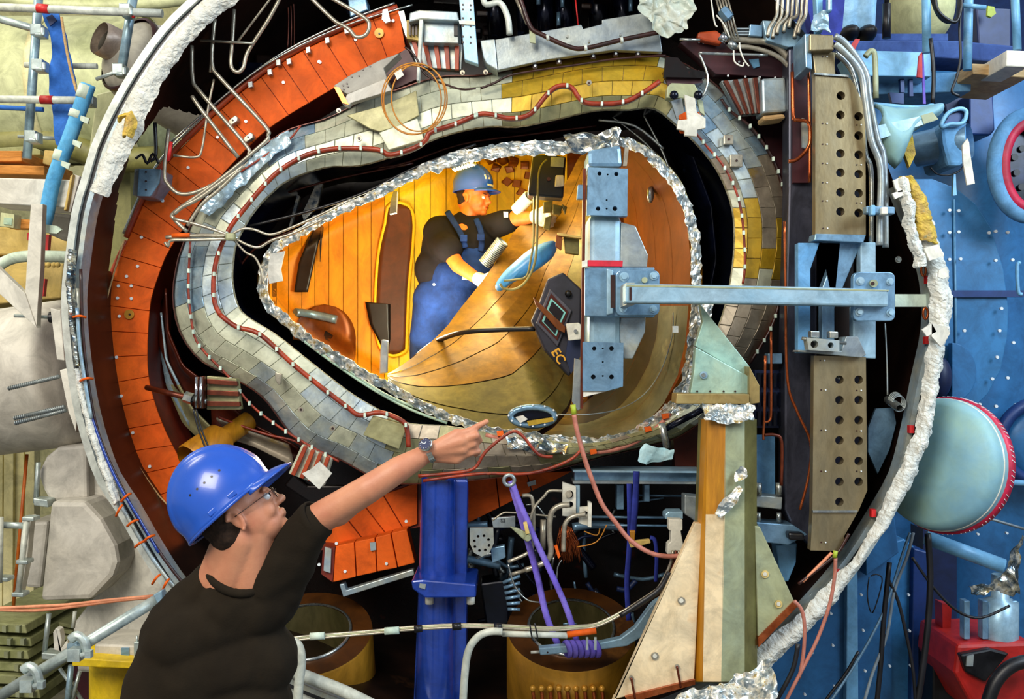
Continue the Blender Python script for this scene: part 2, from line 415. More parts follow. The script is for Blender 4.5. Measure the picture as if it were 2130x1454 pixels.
# =====================================================================  cryostat vessel ring
OUT = [(127, 620), (138, 514), (151, 430), (172, 361), (193, 292), (248, 182), (323, 69), (389, 0), (460, -60), (600, -150), (800, -225), (1000, -262), (1200, -255), (1400, -190),
       (1580, -75), (1700, 45), (1790, 160), (1860, 290), (1905, 400), (1945, 500), (1968, 600), (1968, 690), (1945, 800), (1925, 900), (1898, 1000), (1848, 1090), (1790, 1180), (1720, 1265),
       (1640, 1345), (1530, 1430), (1400, 1500), (1200, 1550), (1000, 1560), (800, 1520), (600, 1450), (450, 1350), (350, 1240), (292, 1153), (241, 1064), (206, 1012), (182, 954), (155, 860), (135, 740)]
YV = 4.8
dense = catmull([Vector((x, y, 0)) for x, y in OUT], 4, True); NV = 160
ring = resample(dense, NV, True)
def offs(ring, d):
    n = len(ring); out = []
    for i in range(n):
        t = (ring[(i+2) % n]-ring[i-2]).normalized(); nn = Vector((-t.y, t.x, 0))   # inward for this winding
        dd = d(i) if callable(d) else d
        out.append(ring[i]+nn*dd)
    return out
ves = thing('cryostat_vessel', 'huge round open steel vessel with white flange edge, seen end on', 'vessel', P(1050, 1550, YV))
def annulus(r0, r1, Y, th, mb=None, skip=None):
    mb = mb or MB(); n = len(r0)
    vs = []
    for i in range(n):
        a = P(r0[i].x, r0[i].y, Y); b = P(r1[i].x, r1[i].y, Y); vs += [a, b, b+Vector((0, th, 0)), a+Vector((0, th, 0))]
    fs = []
    for i in range(n):
        if skip and skip(i): continue
        j = (i+1) % n
        for k in range(4): fs.append((i*4+k, i*4+(k+1) % 4, j*4+(k+1) % 4, j*4+k))
    return mb.add(vs, fs, False)
cutaway = lambda i: 1570 < ring[i].x < 1885 and ring[i].y < 345
annulus(ring, offs(ring, 15), YV, .07, skip=cutaway).build('outer_flange', M.flange_white, ves)
annulus(offs(ring, 14), offs(ring, 27), YV+.02, .08, skip=cutaway).build('rubber_seal', M.rubber, ves)
annulus(offs(ring, 26), offs(ring, 36), YV+.01, .10, skip=cutaway).build('inner_flange', M.steel_pale, ves)
sh = offs(ring, 35)
def shell_fn(u, v):
    i = int(u*NV) % NV; p = sh[i].lerp(sh[(i+1) % NV], u*NV-int(u*NV)); Y = YV+.08; q = P(p.x, p.y, Y); return q+Vector((0, v*1.55, 0))
mb = MB(); tmp = MB(); tmp.grid(shell_fn, NV*4, 60, True, True)
def proj(q): return (q.x/q.y*F+1065, 727-(q.z-CZ)/q.y*F)
PORT = [(340, 222), (303, 272), (275, 310), (248, 396), (234, 500), (228, 560), (250, 600), (330, 560), (430, 400), (440, 262), (425, 244)]
def inside(x, y, poly=PORT):                                       # the open port in the vessel side
    r = False
    for i in range(len(poly)):
        (a, b), (c, d) = poly[i-1], poly[i]
        if (b > y) != (d > y) and x < (c-a)*(y-b)/(d-b)+a: r = not r
    return r
keep = []
for f in tmp.f:
    c = sum((tmp.v[i] for i in f), Vector())/4; x, y = proj(c)
    if c.y > YV+.2 and inside(x, y): continue
    keep.append(f)
def snap(vs, fs, ymin=0.):                                        # clean cut edge round the port
    for i in {i for f in fs for i in f}:
        q = vs[i]; x, y = proj(q)
        if q.y > ymin and inside(x, y):
            best = None
            for k in range(len(PORT)):
                (a, b), (c, d) = PORT[k-1], PORT[k]; t = max(0, min(1, ((x-a)*(c-a)+(y-b)*(d-b))/((c-a)**2+(d-b)**2))); p = (a+(c-a)*t, b+(d-b)*t); e = (p[0]-x)**2+(p[1]-y)**2
                if best is None or e < best[0]: best = (e, p)
            vs[i] = P(best[1][0], best[1][1], q.y)
snap(tmp.v, keep, YV+.2)
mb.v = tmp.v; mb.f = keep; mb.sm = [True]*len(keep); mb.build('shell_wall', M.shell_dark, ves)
# stiffening rib lines inside the shell
for d, Y in ():
    rr = offs(ring, 38)
    annulus(rr, offs(ring, 52), Y, .05, skip=lambda i: 236 < proj(P(rr[i].x, rr[i].y, YV+.3))[0] < 250).build('stiffening_rib', M.shell_dark, ves)
# wall bolts and red plugs round the rim
for x, y in ((1868, 540), (1873, 1010), (1838, 1082), (1690, 1240), (1745, 782)): bolt(ves, x, y, YV+.06, 7, M.dull_chrome, 'rim_bolt')
for x, y in ((1921, 562), (1925, 652)):
    MB().tube(PP([(x+5*math.cos(q), y+12*math.sin(q)) for q in [k*PI/6 for k in range(12)]], YV-.01), .006, 6, closed=True, sub=1).build('red_ring', M.copper, ves)
for x, y in ((1932, 582), (1930, 708), (1897, 893), (1818, 1068), (1745, 1194)):
    slab([(x-5, y-8), (x+5, y-8), (x+5, y+8), (x-5, y+8)], YV-.02, .03).build('red_tag', M.red_tape, ves)
slab([(1862, 612), (1934, 612), (1934, 638), (1862, 638)], YV+.05, .03).build('yellow_strip', M.tape_pale, ves)

# torn white insulation stuffed behind the flange
def band(a, b, n, nt, seed, amp, Y, name, material, label, group=None, freq=18., bulge=.035):
    A = resample(PP(a, Y), n); B = resample(PP(b, Y), n); mb = MB()
    def fn(u, v):
        i = int(round(u*(n-1))); p = A[i].lerp(B[i], v)-Vector((0, bulge*math.sin(PI*v), 0))
        q = noise.noise_vector(p*freq+Vector((seed, 0, seed)))+.5*noise.noise_vector(p*freq*2.9+Vector((0, seed, 0)))+.3*noise.noise_vector(p*freq*7)
        return p+q*amp
    mb.grid(fn, n-1, nt, smooth=False)
    o = mb.build(name, material, solid=.012); return tag(o, label, 'insulation', group)
band([(446, -20), (374, 56), (306, 148), (264, 214), (221, 308), (190, 400)], [(526, -20), (430, 48), (352, 142), (320, 212), (280, 302), (222, 408)], 190, 16, 3., .009, YV+.02, 'insulation_blanket', M.fluff,
     'thick torn white insulation along the upper left vessel rim')
band([(1880, 420), (1905, 500), (1930, 560), (1935, 640), (1928, 740), (1918, 820), (1902, 900), (1872, 980)], [(1925, 420), (1950, 500), (1968, 560), (1980, 640), (1962, 740), (1945, 820), (1935, 900), (1905, 980)], 170, 10, 9., .012, YV-.03, 'insulation_blanket', M.fluff,
     'shaggy white insulation on the right vessel rim beside the blue wall')
band([(1870, 976), (1827, 1074), (1775, 1167), (1720, 1215), (1672, 1270), (1576, 1349), (1480, 1440)], [(1908, 976), (1850, 1086), (1803, 1147), (1735, 1253), (1668, 1325), (1610, 1375), (1540, 1480)], 200, 10, 19., .008, YV-.03, 'insulation_blanket', M.fluff,
     'white insulation strip down the lower right vessel rim')
band([(1872, 370), (1890, 440), (1905, 500)], [(1900, 370), (1935, 440), (1950, 510)], 90, 10, 29., .010, YV-.06, 'insulation_mat', M.fluff_yellow,
     'yellowed insulation mat exposed below the upper right nozzle')
band([(1858, 378), (1872, 420), (1885, 490), (1905, 560)], [(1885, 372), (1898, 425), (1905, 490), (1925, 550)], 90, 8, 33., .014, YV-.1, 'insulation_mat', M.fluff,
     'frayed white fibre fringe left of the yellowed insulation mat')
band([(146, 520), (142, 600), (150, 680), (163, 760)], [(158, 520), (154, 600), (160, 680), (172, 760)], 110, 6, 41., .007, YV-.03, 'foil_wrap', M.foil,
     'crumpled bright foil on the left vessel rim beside the grey port')
band([(156, 770), (180, 880), (208, 960), (240, 1050)], [(168, 766), (193, 872), (221, 955), (250, 1042)], 120, 6, 44., .007, YV-.03, 'insulation_blanket', M.fluff,
     'narrow white insulation on the lower left vessel rim')
band([(245, 255), (258, 235), (262, 262), (258, 285)], [(268, 230), (285, 250), (283, 268), (272, 285)], 24, 6, 47., .01, YV-.07, 'insulation_mat', M.fluff_yellow,
     'small yellow stained spot of foam on the upper left insulation')
# white tape patches on the right rim
for i, (pts, lab) in enumerate(((((1922, 516), (1952, 508), (1963, 532), (1934, 542)), 'square white tape patch on the right rim level with the steel beam'),
        (((1953, 562), (1967, 556), (1974, 574), (1962, 580), (1952, 576)), 'small white tape tab just below the square tape patch'),
        (((1918, 686), (1938, 672), (1948, 690), (1928, 700)), 'white tape tab poking left from the right rim insulation'),
        (((1938, 672), (1970, 680), (1976, 694), (1958, 722), (1938, 700)), 'broad folded white tape on the right rim above the red cable coil'),
        (((1858, 375), (1880, 366), (1890, 372), (1895, 398), (1868, 400), (1862, 390)), 'white tape patch under the upper right nozzle'),
        (((1856, 402), (1885, 392), (1888, 402), (1862, 414)), 'torn white tape strip under the upper right nozzle patch'))):
    solo(slab(pts, YV-.13, .012), 'tape_patch', lab, 'tape', M.label_white, 'tape patches on the right rim')
# cables with orange ties on the lower left rim
for k, (pts, r, m_, lab) in enumerate(((((162, 600), (166, 700), (176, 800), (196, 920), (232, 1010), (285, 1110), (345, 1200), (420, 1280)), 4.5, 'steel_pale', 'pale tube running down the left inner rim with orange ties'),
        (((168, 560), (172, 690), (184, 800), (204, 900), (246, 1000), (300, 1100), (362, 1190), (430, 1270)), 3.5, 'cable_dark', 'dark brown tube running beside the pale tube on the left rim'),
        (((188, 860), (216, 940), (248, 1010), (290, 1080), (330, 1150)), 3, 'blue_paint', 'thin blue tube along the lower left inner rim'),
        (((160, 640), (166, 720), (178, 800), (190, 870)), 4, 'tile_blue', 'light blue and red banded cord on the left inner rim'))):
    o = solo(ptube(pts, YV-.02-.012*k, r), 'cooling_tube', lab, 'tube', MATS[m_], 'tubes down the left inner rim')
for k, (x, y, a) in enumerate(((165, 660, 0), (180, 790, 10), (262, 1035, 40), (248, 1062, 60), (276, 1088, 30), (310, 1120, 30), (292, 1132, 30), (325, 1205, 50), (345, 1216, 60))):
    d = Vector((math.cos(math.radians(a)), -math.sin(math.radians(a)))); pts = [(x-13*d.x, y-13*d.y, YV-.06), (x, y-3, YV-.09), (x+13*d.x, y+13*d.y, YV-.05)]
    solo(ptube(pts, YV, 2.6), 'cable_tie', 'orange cable tie round the tubes of the left rim, %s from the top' % ORD[k], 'tie', M.coil_orange, 'orange ties on the left rim')

# dark backdrop standing in for the vessel's shaded depth, open at the plasma chamber
CH = (905, 560)                                                    # chamber axis
FOIL = [(1270, 292), (1190, 300), (1110, 303), (1050, 306), (990, 316), (930, 330), (860, 362), (790, 398), (715, 432), (650, 466), (605, 494), (572, 515), (556, 540), (546, 575), (548, 615), (572, 650),
        (620, 690), (680, 732), (740, 770), (800, 802), (860, 836), (915, 862), (975, 884), (1040, 902), (1110, 910), (1180, 918), (1250, 922), (1310, 906), (1358, 878), (1398, 842), (1424, 795), (1440, 725),
        (1447, 650), (1450, 570), (1446, 495), (1430, 430), (1400, 375), (1355, 325), (1310, 298)]
fring = resample(catmull([Vector((x, y, 0)) for x, y in FOIL], 4, True), 144, True)
YF = 5.15; YD = 2.15
def bowlY(r): return YF+.05+YD*(1-max(0, min(1, r))**30)
FA = [(math.atan2(p.y-CH[1], p.x-CH[0]), math.hypot(p.x-CH[0], p.y-CH[1])) for p in fring]; FA.sort()
def Rang(a):
    n = len(FA)
    for i in range(n):
        a0, r0 = FA[i]; a1, r1 = FA[(i+1) % n]
        if i == n-1: a1 += 2*PI; a = a+2*PI if a < a0 else a
        if a0 <= a <= a1: return r0+(r1-r0)*(a-a0)/max(1e-6, a1-a0)
    return FA[0][1]
def rfrac(x, y): return math.hypot(x-CH[0], y-CH[1])/Rang(math.atan2(y-CH[1], x-CH[0]))
def BY(x, y): return bowlY(rfrac(x, y))
YA = 5.95; rf = (1-(YA+.3-YF-.05)/YD)**(1/30)
back = MB()
ri = [Vector((CH[0]+(p.x-CH[0])*rf*1.05, CH[1]+(p.y-CH[1])*rf*1.05, 0)) for p in resample(fring, NV, True)]
wr = []
for p in sh: q = P(p.x, p.y, YV+.08); q.y = YA; wr.append(Vector((*proj(q), 0)))
# align the two loops by angle
ia = sorted(ri, key=lambda p: math.atan2(p.y-CH[1], p.x-CH[0])); oa = sorted(wr, key=lambda p: math.atan2(p.y-CH[1], p.x-CH[0]))
def bk(u, v):
    i = int(u*NV) % NV; f = u*NV-int(u*NV); p = oa[i].lerp(oa[(i+1) % NV], f).lerp(ia[i].lerp(ia[(i+1) % NV], f), v); return P(p.x, p.y, YA+.3)
tmp.v = []; tmp.f = []; tmp.sm = []; tmp.grid(bk, NV*4, 90, True, True)
back.v = tmp.v; back.f = [f for f in tmp.f if not inside(*proj(sum((tmp.v[i] for i in f), Vector())/4))]; back.sm = [False]*len(back.f)
snap(back.v, back.f)
back.build('dark_backdrop', M.gap_brown, ves, solid=.03)

# =====================================================================  orange coil casing
def paired(st, closed, n):
    a = [Vector((s[0], s[1], 0)) for s in st]; c = [Vector((s[2], s[3], 0)) for s in st]
    A = catmull(a, 6, closed); Cc = catmull(c, 6, closed)
    if closed: A.append(A[0]); Cc.append(Cc[0])
    L = [0]
    for i in range(1, len(A)): L.append(L[-1]+.5*((A[i]-A[i-1]).length+(Cc[i]-Cc[i-1]).length))
    out = []; j = 0
    for i in range(n+1):
        d = L[-1]*i/n
        while j < len(L)-2 and L[j+1] < d: j += 1
        t = (d-L[j])/(L[j+1]-L[j]); out.append((A[j].lerp(A[j+1], t), Cc[j].lerp(Cc[j+1], t)))
    return out
def tiles(parent, name, st, closed, nseg, rows, Yf, matf, gap=1.0, th=.02, jit=0., brick=False):
    pr = paired(st, closed, nseg*2); cnt = 0
    for i in range(nseg):
        for r in range(len(rows)-1):
            o = 1 if brick and r % 2 else 0
            if o and not closed and i == nseg-1: o = 0
            i0, i1 = (2*i+o) % (2*nseg) if closed else 2*i+o, (2*i+2+o)
            if closed: i1 = i1 % (2*nseg)
            im = (i0+1) % (2*nseg+(0 if closed else 1))
            t0, t1 = rows[r], rows[r+1]
            def q(k, t): a, c = pr[k]; return c.lerp(a, t)
            cs = [q(i0, t0), q(im, t0), q(i1, t0), q(i1, t1), q(im, t1), q(i0, t1)]; cc = sum(cs, Vector())/6
            ts = [t0, t0, t0, t1, t1, t1]; dy = random.uniform(-jit, jit)
            inn = [c+(cc-c).normalized()*gap for c in cs]; inn2 = [c+(cc-c).normalized()*(gap+1.3) for c in cs]
            vs = [P(c.x, c.y, Yf(t)+dy-th*.8) for c, t in zip(inn, ts)]+[P(c.x, c.y, Yf(t)+dy-th) for c, t in zip(inn2, ts)]+[P(c.x, c.y, Yf(t)+dy) for c, t in zip(inn, ts)]
            fs = [(6, 7, 10, 11), (7, 8, 9, 10)]
            for k in range(6): l = (k+1) % 6; fs += [(k, l, 6+l, 6+k), (12+k, 12+l, l, k)]
            MB().add(vs, fs).build(name, matf(cc.x, cc.y, r), parent); cnt += 1
    return cnt
def strip_solid(parent, name, st, closed, n, Y, th, m_, inset=1.):
    pr = paired(st, closed, n); r0 = [a for a, c in pr]; r1 = [c for a, c in pr]
    if closed: annulus(r0[:-1], r1[:-1], Y, th).build(name, m_, parent)
    else:
        mb = MB(); mb.prism(PP([(p.x, p.y) for p in r0]+[(p.x, p.y) for p in r1[::-1]], Y), (0, th, 0)); mb.build(name, m_, parent)
COIL = [(830, 20, 845, 105), (720, 62, 765, 145), (603, 120, 660, 205), (500, 193, 560, 268), (413, 272, 490, 335), (344, 344, 425, 410), (303, 413, 383, 475), (265, 500, 348, 530), (237, 566, 326, 588), (224, 618, 314, 632),
        (220, 721, 308, 721), (224, 807, 311, 790), (241, 875, 330, 858), (268, 944, 362, 930), (330, 1036, 410, 1005), (400, 1120, 470, 1060)]
YC = 5.3
coil = thing('coil_casing', 'broad orange curved coil casing of bolted plates sweeping down the left', 'coil', P(300, 1150, YC))
strip_solid(coil, 'coil_body', COIL, False, 60, YC, .34, M.coil_dark)
tiles(coil, 'casing_plate', COIL, False, 27, [0, 1], lambda t: YC, lambda x, y, r: M.coil_orange, .8, .022)
RT = [(s[0]-3, s[1]-6) for s in COIL[:8]]
ptube(RT, YC-.02, 6, mb=None).build('edge_tube', M.coil_red, coil)
ptube([(x-6, y-8) for x, y in RT], YC-.03, 2.4).build('edge_tube', M.dull_chrome, coil)
ptube([(858, 10), (700, 60), (560, 130), (460, 205), (350, 300)], YC-.05, 2).build('edge_tube', M.dull_chrome, coil)
ptube([(262, 500), (232, 566), (219, 618), (213, 721), (215, 780), (232, 860), (262, 945), (330, 1050)], YC-.03, 4).build('edge_tube', M.coil_red, coil)
ptube([(258, 500), (228, 600), (208, 690), (211, 740), (214, 800), (240, 890), (262, 930), (330, 1030), (390, 1090)], YC-.06, 1.8, sub=3).build('edge_wire', M.timber_pale, coil)
for x, y in ((666, 130), (664, 129), (818, 44), (740, 83), (590, 172), (453, 286), (512, 253), (392, 349), (339, 418), (295, 494), (287, 554), (264, 575), (249, 658), (243, 743), (253, 824), (277, 900), (312, 970), (359, 1034), (247, 595), (274, 595), (245, 620), (274, 621)):
    disc(coil, x, y, YC-.022, 3.2, M.rivet_white, 'rivet', .008)
for x, y, r in ((789, 70, 10), (270, 654, 10)):
    disc(coil, x, y, YC-.022, r, M.drum_gold, 'round_plate', .012); disc(coil, x, y, YC-.034, 2.2, M.cable_dark, 'screw', .004)
for k, (x, y) in enumerate(((578, 140-10), (600, 128), (640, 104), (680, 84), (720, 64), (560, 150), (520, 176))):
    slab([(x-4, y-5), (x+4, y-7), (x+5, y+4), (x-3, y+6)], YC-.06, .03).build('tube_clip', M.steel_grey, coil)
for x, y in ((483, 250), (515, 285)):
    slab([(x-8, y), (x+6, y-11), (x+12, y-6), (x+11, y+2), (x-4, y+12), (x-9, y+8)], YC-.06, .04).build('lug', M.tube_cream, coil, bevel=.004)
    disc(coil, x+1, y, YC-.06, 2, M.cable_dark, 'screw', .004)
slab([(796, 20), (806, 18), (812, 44), (802, 48), (794, 40)], YC-.07, .02).build('bracket', M.steel_pale, coil)
slab([(828, 24), (840, 22), (856, 90), (843, 74)], YC-.07, .05).build('end_plate', M.steel_pale, coil)

# lower coil casing seen under the man's arm
c2 = thing('coil_casing', 'lower orange coil casing with a boxed end under the pointing arm', 'coil', P(800, 1210, 5.3))
U = [(640, 1100, 690, 1150), (700, 1075, 715, 1135), (760, 1052, 775, 1122), (820, 1032, 835, 1104), (880, 1010, 900, 1085), (940, 1000, 960, 1080)]
mbx = MB(); mbx.prism(PP([(600, 1120), (700, 1062), (800, 1024), (905, 985), (960, 985), (960, 1080), (905, 1090), (846, 1101), (698, 1136), (650, 1150)], 5.42), (0, .3, 0)); mbx.build('coil_body', M.coil_dark, c2)
for a, b, c, d in (((640, 1106), (708, 1064), (752, 1120), (690, 1136)), ((710, 1062), (752, 1046), (800, 1108), (754, 1119)), ((754, 1045), (796, 1030), (838, 1100), (802, 1108)), ((798, 1029), (868, 1004), (868, 1090), (840, 1100))):
    slab([a, b, c, d], 5.40, .03).build('casing_plate', M.coil_orange, c2, bevel=.003)
for a, b, c, d in (((698, 1136), (736, 1128), (740, 1200), (693, 1211)), ((738, 1127), (779, 1119), (783, 1190), (742, 1199)), ((781, 1118), (812, 1110), (826, 1181), (785, 1189)), ((814, 1109), (846, 1101), (863, 1171), (828, 1180))):
    slab([a, b, c, d], 5.28, .12).build('box_plate', M.coil_orange, c2, bevel=.004)
slab([(672, 1136), (697, 1138), (692, 1211), (668, 1194)], 5.29, .12).build('box_side', M.coil_dark, c2)
slab([(676, 1138), (689, 1142), (687, 1192), (673, 1187)], 5.27, .012).build('name_plate', M.steel_pale, c2)
slab([(769, 1129), (781, 1128), (782, 1144), (771, 1146)], 5.265, .015).build('clip_plate', M.steel_pale, c2)
for x, y in ((718, 1188), (804, 1172), (664, 1174), (845, 1084), (700, 1130)): disc(c2, x, y, 5.28, 3.2, M.rivet_white, 'rivet', .008)
# right hand continuation behind the column
c3 = thing('coil_casing', 'dark orange coil plate right of the blue column below the jacket', 'coil', P(1060, 1100, 5.4))
for a in (((973, 1000), (1030, 988), (1038, 1056), (973, 1088)), ((1032, 988), (1095, 984), (1105, 1022), (1040, 1055)), ((1097, 984), (1190, 980), (1160, 996), (1107, 1021))):
    slab(list(a), 5.44, .2).build('casing_plate', M.coil_orange, c3, bevel=.003)
slab([(1096, 1004), (1114, 998), (1115, 1008), (1099, 1012)], 5.42, .01).build('name_plate', M.steel_pale, c3)

# =====================================================================  thermal shield jacket round the chamber
JK = [(378, 511, 488, 514), (413, 430, 500, 485), (455, 390, 524, 444), (500, 344, 558, 406), (586, 275, 603, 372), (682, 244, 680, 347), (760, 205, 748, 344), (820, 187, 830, 320), (913, 158, 920, 283), (1000, 155, 1009, 263), (1086, 138, 1080, 263),
      (1170, 122, 1160, 247), (1240, 112, 1241, 229), (1327, 108, 1310, 228), (1400, 120, 1361, 225), (1490, 175, 1410, 262), (1560, 262, 1455, 305), (1610, 334, 1495, 358), (1638, 430, 1523, 430), (1643, 500, 1528, 500), (1632, 576, 1522, 570),
      (1610, 665, 1505, 650), (1560, 755, 1470, 740), (1500, 840, 1430, 820), (1420, 905, 1370, 880), (1344, 930, 1300, 905), (1240, 955, 1220, 922), (1148, 980, 1110, 912), (1060, 992, 1030, 902), (913, 1005, 930, 886), (800, 1003, 844, 879),
      (703, 955, 775, 845), (617, 917, 724, 814), (545, 827, 644, 752), (475, 783, 575, 697), (413, 748, 509, 655), (372, 690, 490, 625), (358, 620, 482, 580), (365, 556, 484, 545)]
YJ = 5.1
jk = thing('shield_jacket', 'triangular ring jacket of small silver, green and yellow plates', 'jacket', P(1000, 1010, YJ))
def jy(t): return YJ-.07*math.sin(PI*min(1, max(0, t)))+.10*t
pr = paired(JK, True, 150); n = 150
mb = MB()                                                          # solid body under the plates with deep side walls
ts = [0, .1, .3, .5, .7, .9, 1]
def jb(u, v):
    a, c = pr[int(round(u*n)) % n]
    if v < .12: t = 0; p = c; q = P(p.x, p.y, jy(0)); return q+Vector((0, .03, 0)) if v < .06 else q+Vector((0, .02, 0))
    if v > .88: q = P(a.x, a.y, jy(1)); return q+Vector((0, .03, 0)) if v > .94 else q+Vector((0, .02, 0))
    t = (v-.12)/.76; t = min(1, max(0, t)); p = c.lerp(a, t); return P(p.x, p.y, jy(t)+.004)
mb.grid(jb, n, 24, smooth=False, closed_u=True).build('jacket_body', M.seam, jk)
annulus([a for a, c in pr[:-1]], [a*.985+c*.015 for a, c in pr[:-1]], YJ+.06, .5).build('outer_side', M.jacket_side, jk)
annulus([c for a, c in pr[:-1]], [c*.99+a*.01 for a, c in pr[:-1]], YJ+.02, .5).build('inner_side', M.gap_blue, jk)
def jm(x, y, r):
    k = noise.noise(Vector((x*.012, y*.012, 2.2)))
    if 1045 < x < 1385 and y < 262: return M.tile_yellow if r else M.tile_olive
    if 1530 < x and 430 < y < 570 and k > -.25: return M.tile_yellow
    if x > 1480 and y > 585: return M.tile_brown
    if x > 1400 and y < 330: return M.tile_silver if k > -.2 else M.tile_blue
    if x > 1450: return M.tile_pale if k > .1 else M.tile_brown if k < -.25 else M.tile_silver
    if x < 640 and y < 500: return (M.tile_blue, M.tile_silver, M.tile_pale)[0 if k > .05 else 1 if k > -.2 else 2] if r else M.tile_silver
    if x < 480 and y < 640: return M.tile_blue if r > 1 else M.tile_silver
    if 640 <= x < 1050 and y < 400: return M.tile_pale
    if y > 880 and x > 800: return M.tile_olive if k > -.1 else M.tile_brown
    if 520 < x < 800 and y > 760: return M.tile_silver if k > -.15 else M.tile_pale
    return M.tile_pale
tiles(jk, 'shield_plate', JK, True, 74, [0, .24, .5, .76, 1], jy, jm, .55, .009, .001, True)
# red-brown cables clipped on the jacket
CB = [(458, 655), (447, 631), (444, 590), (451, 538), (475, 480), (506, 437), (569, 365), (627, 327), (672, 313), (720, 308), (786, 311), (812, 322), (861, 308), (885, 292), (896, 275), (947, 258), (992, 239), (1016, 237), (1062, 246), (1103, 237),
      (1138, 196), (1162, 179), (1189, 182), (1217, 213), (1292, 213), (1337, 193), (1372, 169)]
cab = thing('cooling_cable', 'orange brown cable clipped along the upper inner edge of the jacket', 'cable', P(1000, 237, YJ-.1), 'cables on the jacket')
ptube(CB, YJ-.10, 5.2).build('cable', M.cable_red, cab); ptube([(x, y+6) for x, y in CB], YJ-.09, 1.6).build('cable', M.tube_cream, cab)
def clips(par, path, Y, step=42, sz=(4, 8)):
    pts = resample(catmull([Vector((x, y, 0)) for x, y in path], 4), max(3, int(sum((Vector(path[i])-Vector(path[i-1])).length for i in range(1, len(path)))/step)))
    for p in pts[1:-1]: inst(clip0, P(p.x, p.y, Y), par) if clip0 else None
clip0 = None
cl = slab([(-2.4+1065, 727-4.5), (2.4+1065, 727-4.5), (2.4+1065, 727+4.5), (-2.4+1065, 727+4.5)], YJ-.125, .02).build('clip', M.tape_pale, cab, bevel=.002)
cl.location = P(992, 239, YJ-.125)-wloc(cab); clip0 = cl
clips(cab, CB, YJ-.125)
CB2 = [(458, 655), (492, 680), (540, 695), (603, 752), (655, 795), (720, 845), (748, 864), (792, 858), (837, 876), (847, 896), (850, 930)]
cab2 = thing('cooling_cable', 'orange brown cable clipped along the lower inner edge of the jacket', 'cable', P(700, 860, YJ-.1), 'cables on the jacket')
ptube(CB2, YJ-.10, 5.2).build('cable', M.cable_red, cab2); clips(cab2, CB2, YJ-.125)
CB3 = [(1440, 268), (1475, 310), (1499, 337), (1523, 378), (1540, 430), (1548, 500), (1549, 560), (1545, 590)]
cab3 = thing('cooling_cable', 'thin red cable clipped along the right inner edge of the jacket', 'cable', P(1540, 590, YJ-.1), 'cables on the jacket')
ptube(CB3, YJ-.09, 2.6).build('cable', M.cable_red, cab3); clips(cab3, CB3, YJ-.11, 30)
CB4 = [(1500, 206), (1520, 232), (1560, 262), (1589, 299), (1610, 334), (1627, 382), (1638, 430), (1643, 490), (1641, 532), (1632, 576), (1618, 640), (1600, 690), (1560, 755)]
cab4 = thing('cooling_cable', 'dark cable round the right outer edge of the jacket', 'cable', P(1630, 755, YJ-.05), 'cables on the jacket')
ptube(CB4, YJ+.0, 3.2).build('cable', M.cable_dark, cab4); clips(cab4, CB4, YJ-.02, 26)
CB5 = [(396, 500), (392, 590), (395, 640), (405, 700), (428, 735), (475, 783), (520, 840), (576, 885), (640, 925), (705, 960)]
cab5 = thing('cooling_cable', 'thin red cable round the lower left outer edge of the jacket', 'cable', P(400, 960, YJ-.05), 'cables on the jacket')
ptube(CB5, YJ-.03, 2.6).build('cable', M.cable_red, cab5); clips(cab5, CB5, YJ-.05, 30)
CB6 = [(1000, 184), (1030, 172), (1060, 157), (1120, 146), (1200, 135), (1270, 124), (1340, 118), (1385, 116)]
cab6 = thing('cooling_cable', 'thin brown braided cable along the upper outer edge of the yellow plates', 'cable', P(1200, 184, YJ-.05), 'cables on the jacket')
ptube(CB6, YJ-.05, 2.6).build('cable', M.cable_dark, cab6)
CB7 = [(500, 358), (560, 318), (600, 292), (625, 262)]
solo(ptube(CB7, YJ-.05, 2.2), 'cooling_cable', 'short thin red cable across the silver plates at upper left', 'cable', M.cable_red, 'cables on the jacket')
CB8 = [(404, 500), (414, 440), (450, 395), (500, 352), (560, 316)]
for pts, lab in (([(870, 990), (930, 985), (985, 975), (1010, 940), (1060, 900), (1085, 905), (1120, 945), (1150, 950)], 'red cable looping over the plates right of the pointing hand'),
                 ([(880, 1000), (1000, 985), (1100, 985), (1180, 960), (1210, 935)], 'dark red cable along the bottom edge of the jacket')):
    solo(ptube(pts, YJ-.12, 3.4), 'cooling_cable', lab, 'cable', M.cable_red, 'cables on the jacket')
for x, y, r, Y in ((747, 288, 7, .09), (1225, 173, 5.5, .1), (626, 852, 6, .1), (692, 891, 6, .09), (962, 152, 5, .05), (1010, 151, 5, .05), (705, 231, 5, .05)):
    disc(jk, x, y, YJ-Y, r, M.tube_cream, 'washer', .012); disc(jk, x, y, YJ-Y-.012, r*.4, M.cable_dark, 'screw', .005)
for x, y in ((1113, 137), (1163, 128), (1234, 117), (1281, 112), (1327, 112)):
    slab([(x-5, y-5), (x+5, y-5), (x+5, y+5), (x-5, y+5)], YJ-.02, .02).build('square_pad', M.cable_dark, jk); disc(jk, x, y, YJ-.02, 2.6, M.rivet_white, 'rivet', .008)
for x, y, s in ((1516, 290, 10), (1532, 334, 13)):
    slab([(x-s, y-s), (x+s, y-s), (x+s, y+s), (x-s, y+s)], YJ-.07, .03).build('sensor_pad', M.tube_cream, jk, bevel=.004); disc(jk, x, y, YJ-.07, 2.4, M.cable_dark, 'screw', .005)
slab([(572, 774), (586, 778), (583, 800), (578, 800), (572, 790)], YJ-.1, .03).build('sensor_pad', M.tube_cream, jk, bevel=.003)
slab([(775, 865), (848, 885), (842, 900), (830, 935), (755, 905)], YJ-.09, .05).build('cover_plate', M.tile_olive, jk, bevel=.004)
slab([(720, 240), (800, 218), (866, 188), (872, 240), (830, 262), (790, 274), (770, 268)], YJ-.075, .02).build('cover_plate', M.tile_olive, jk, bevel=.003)
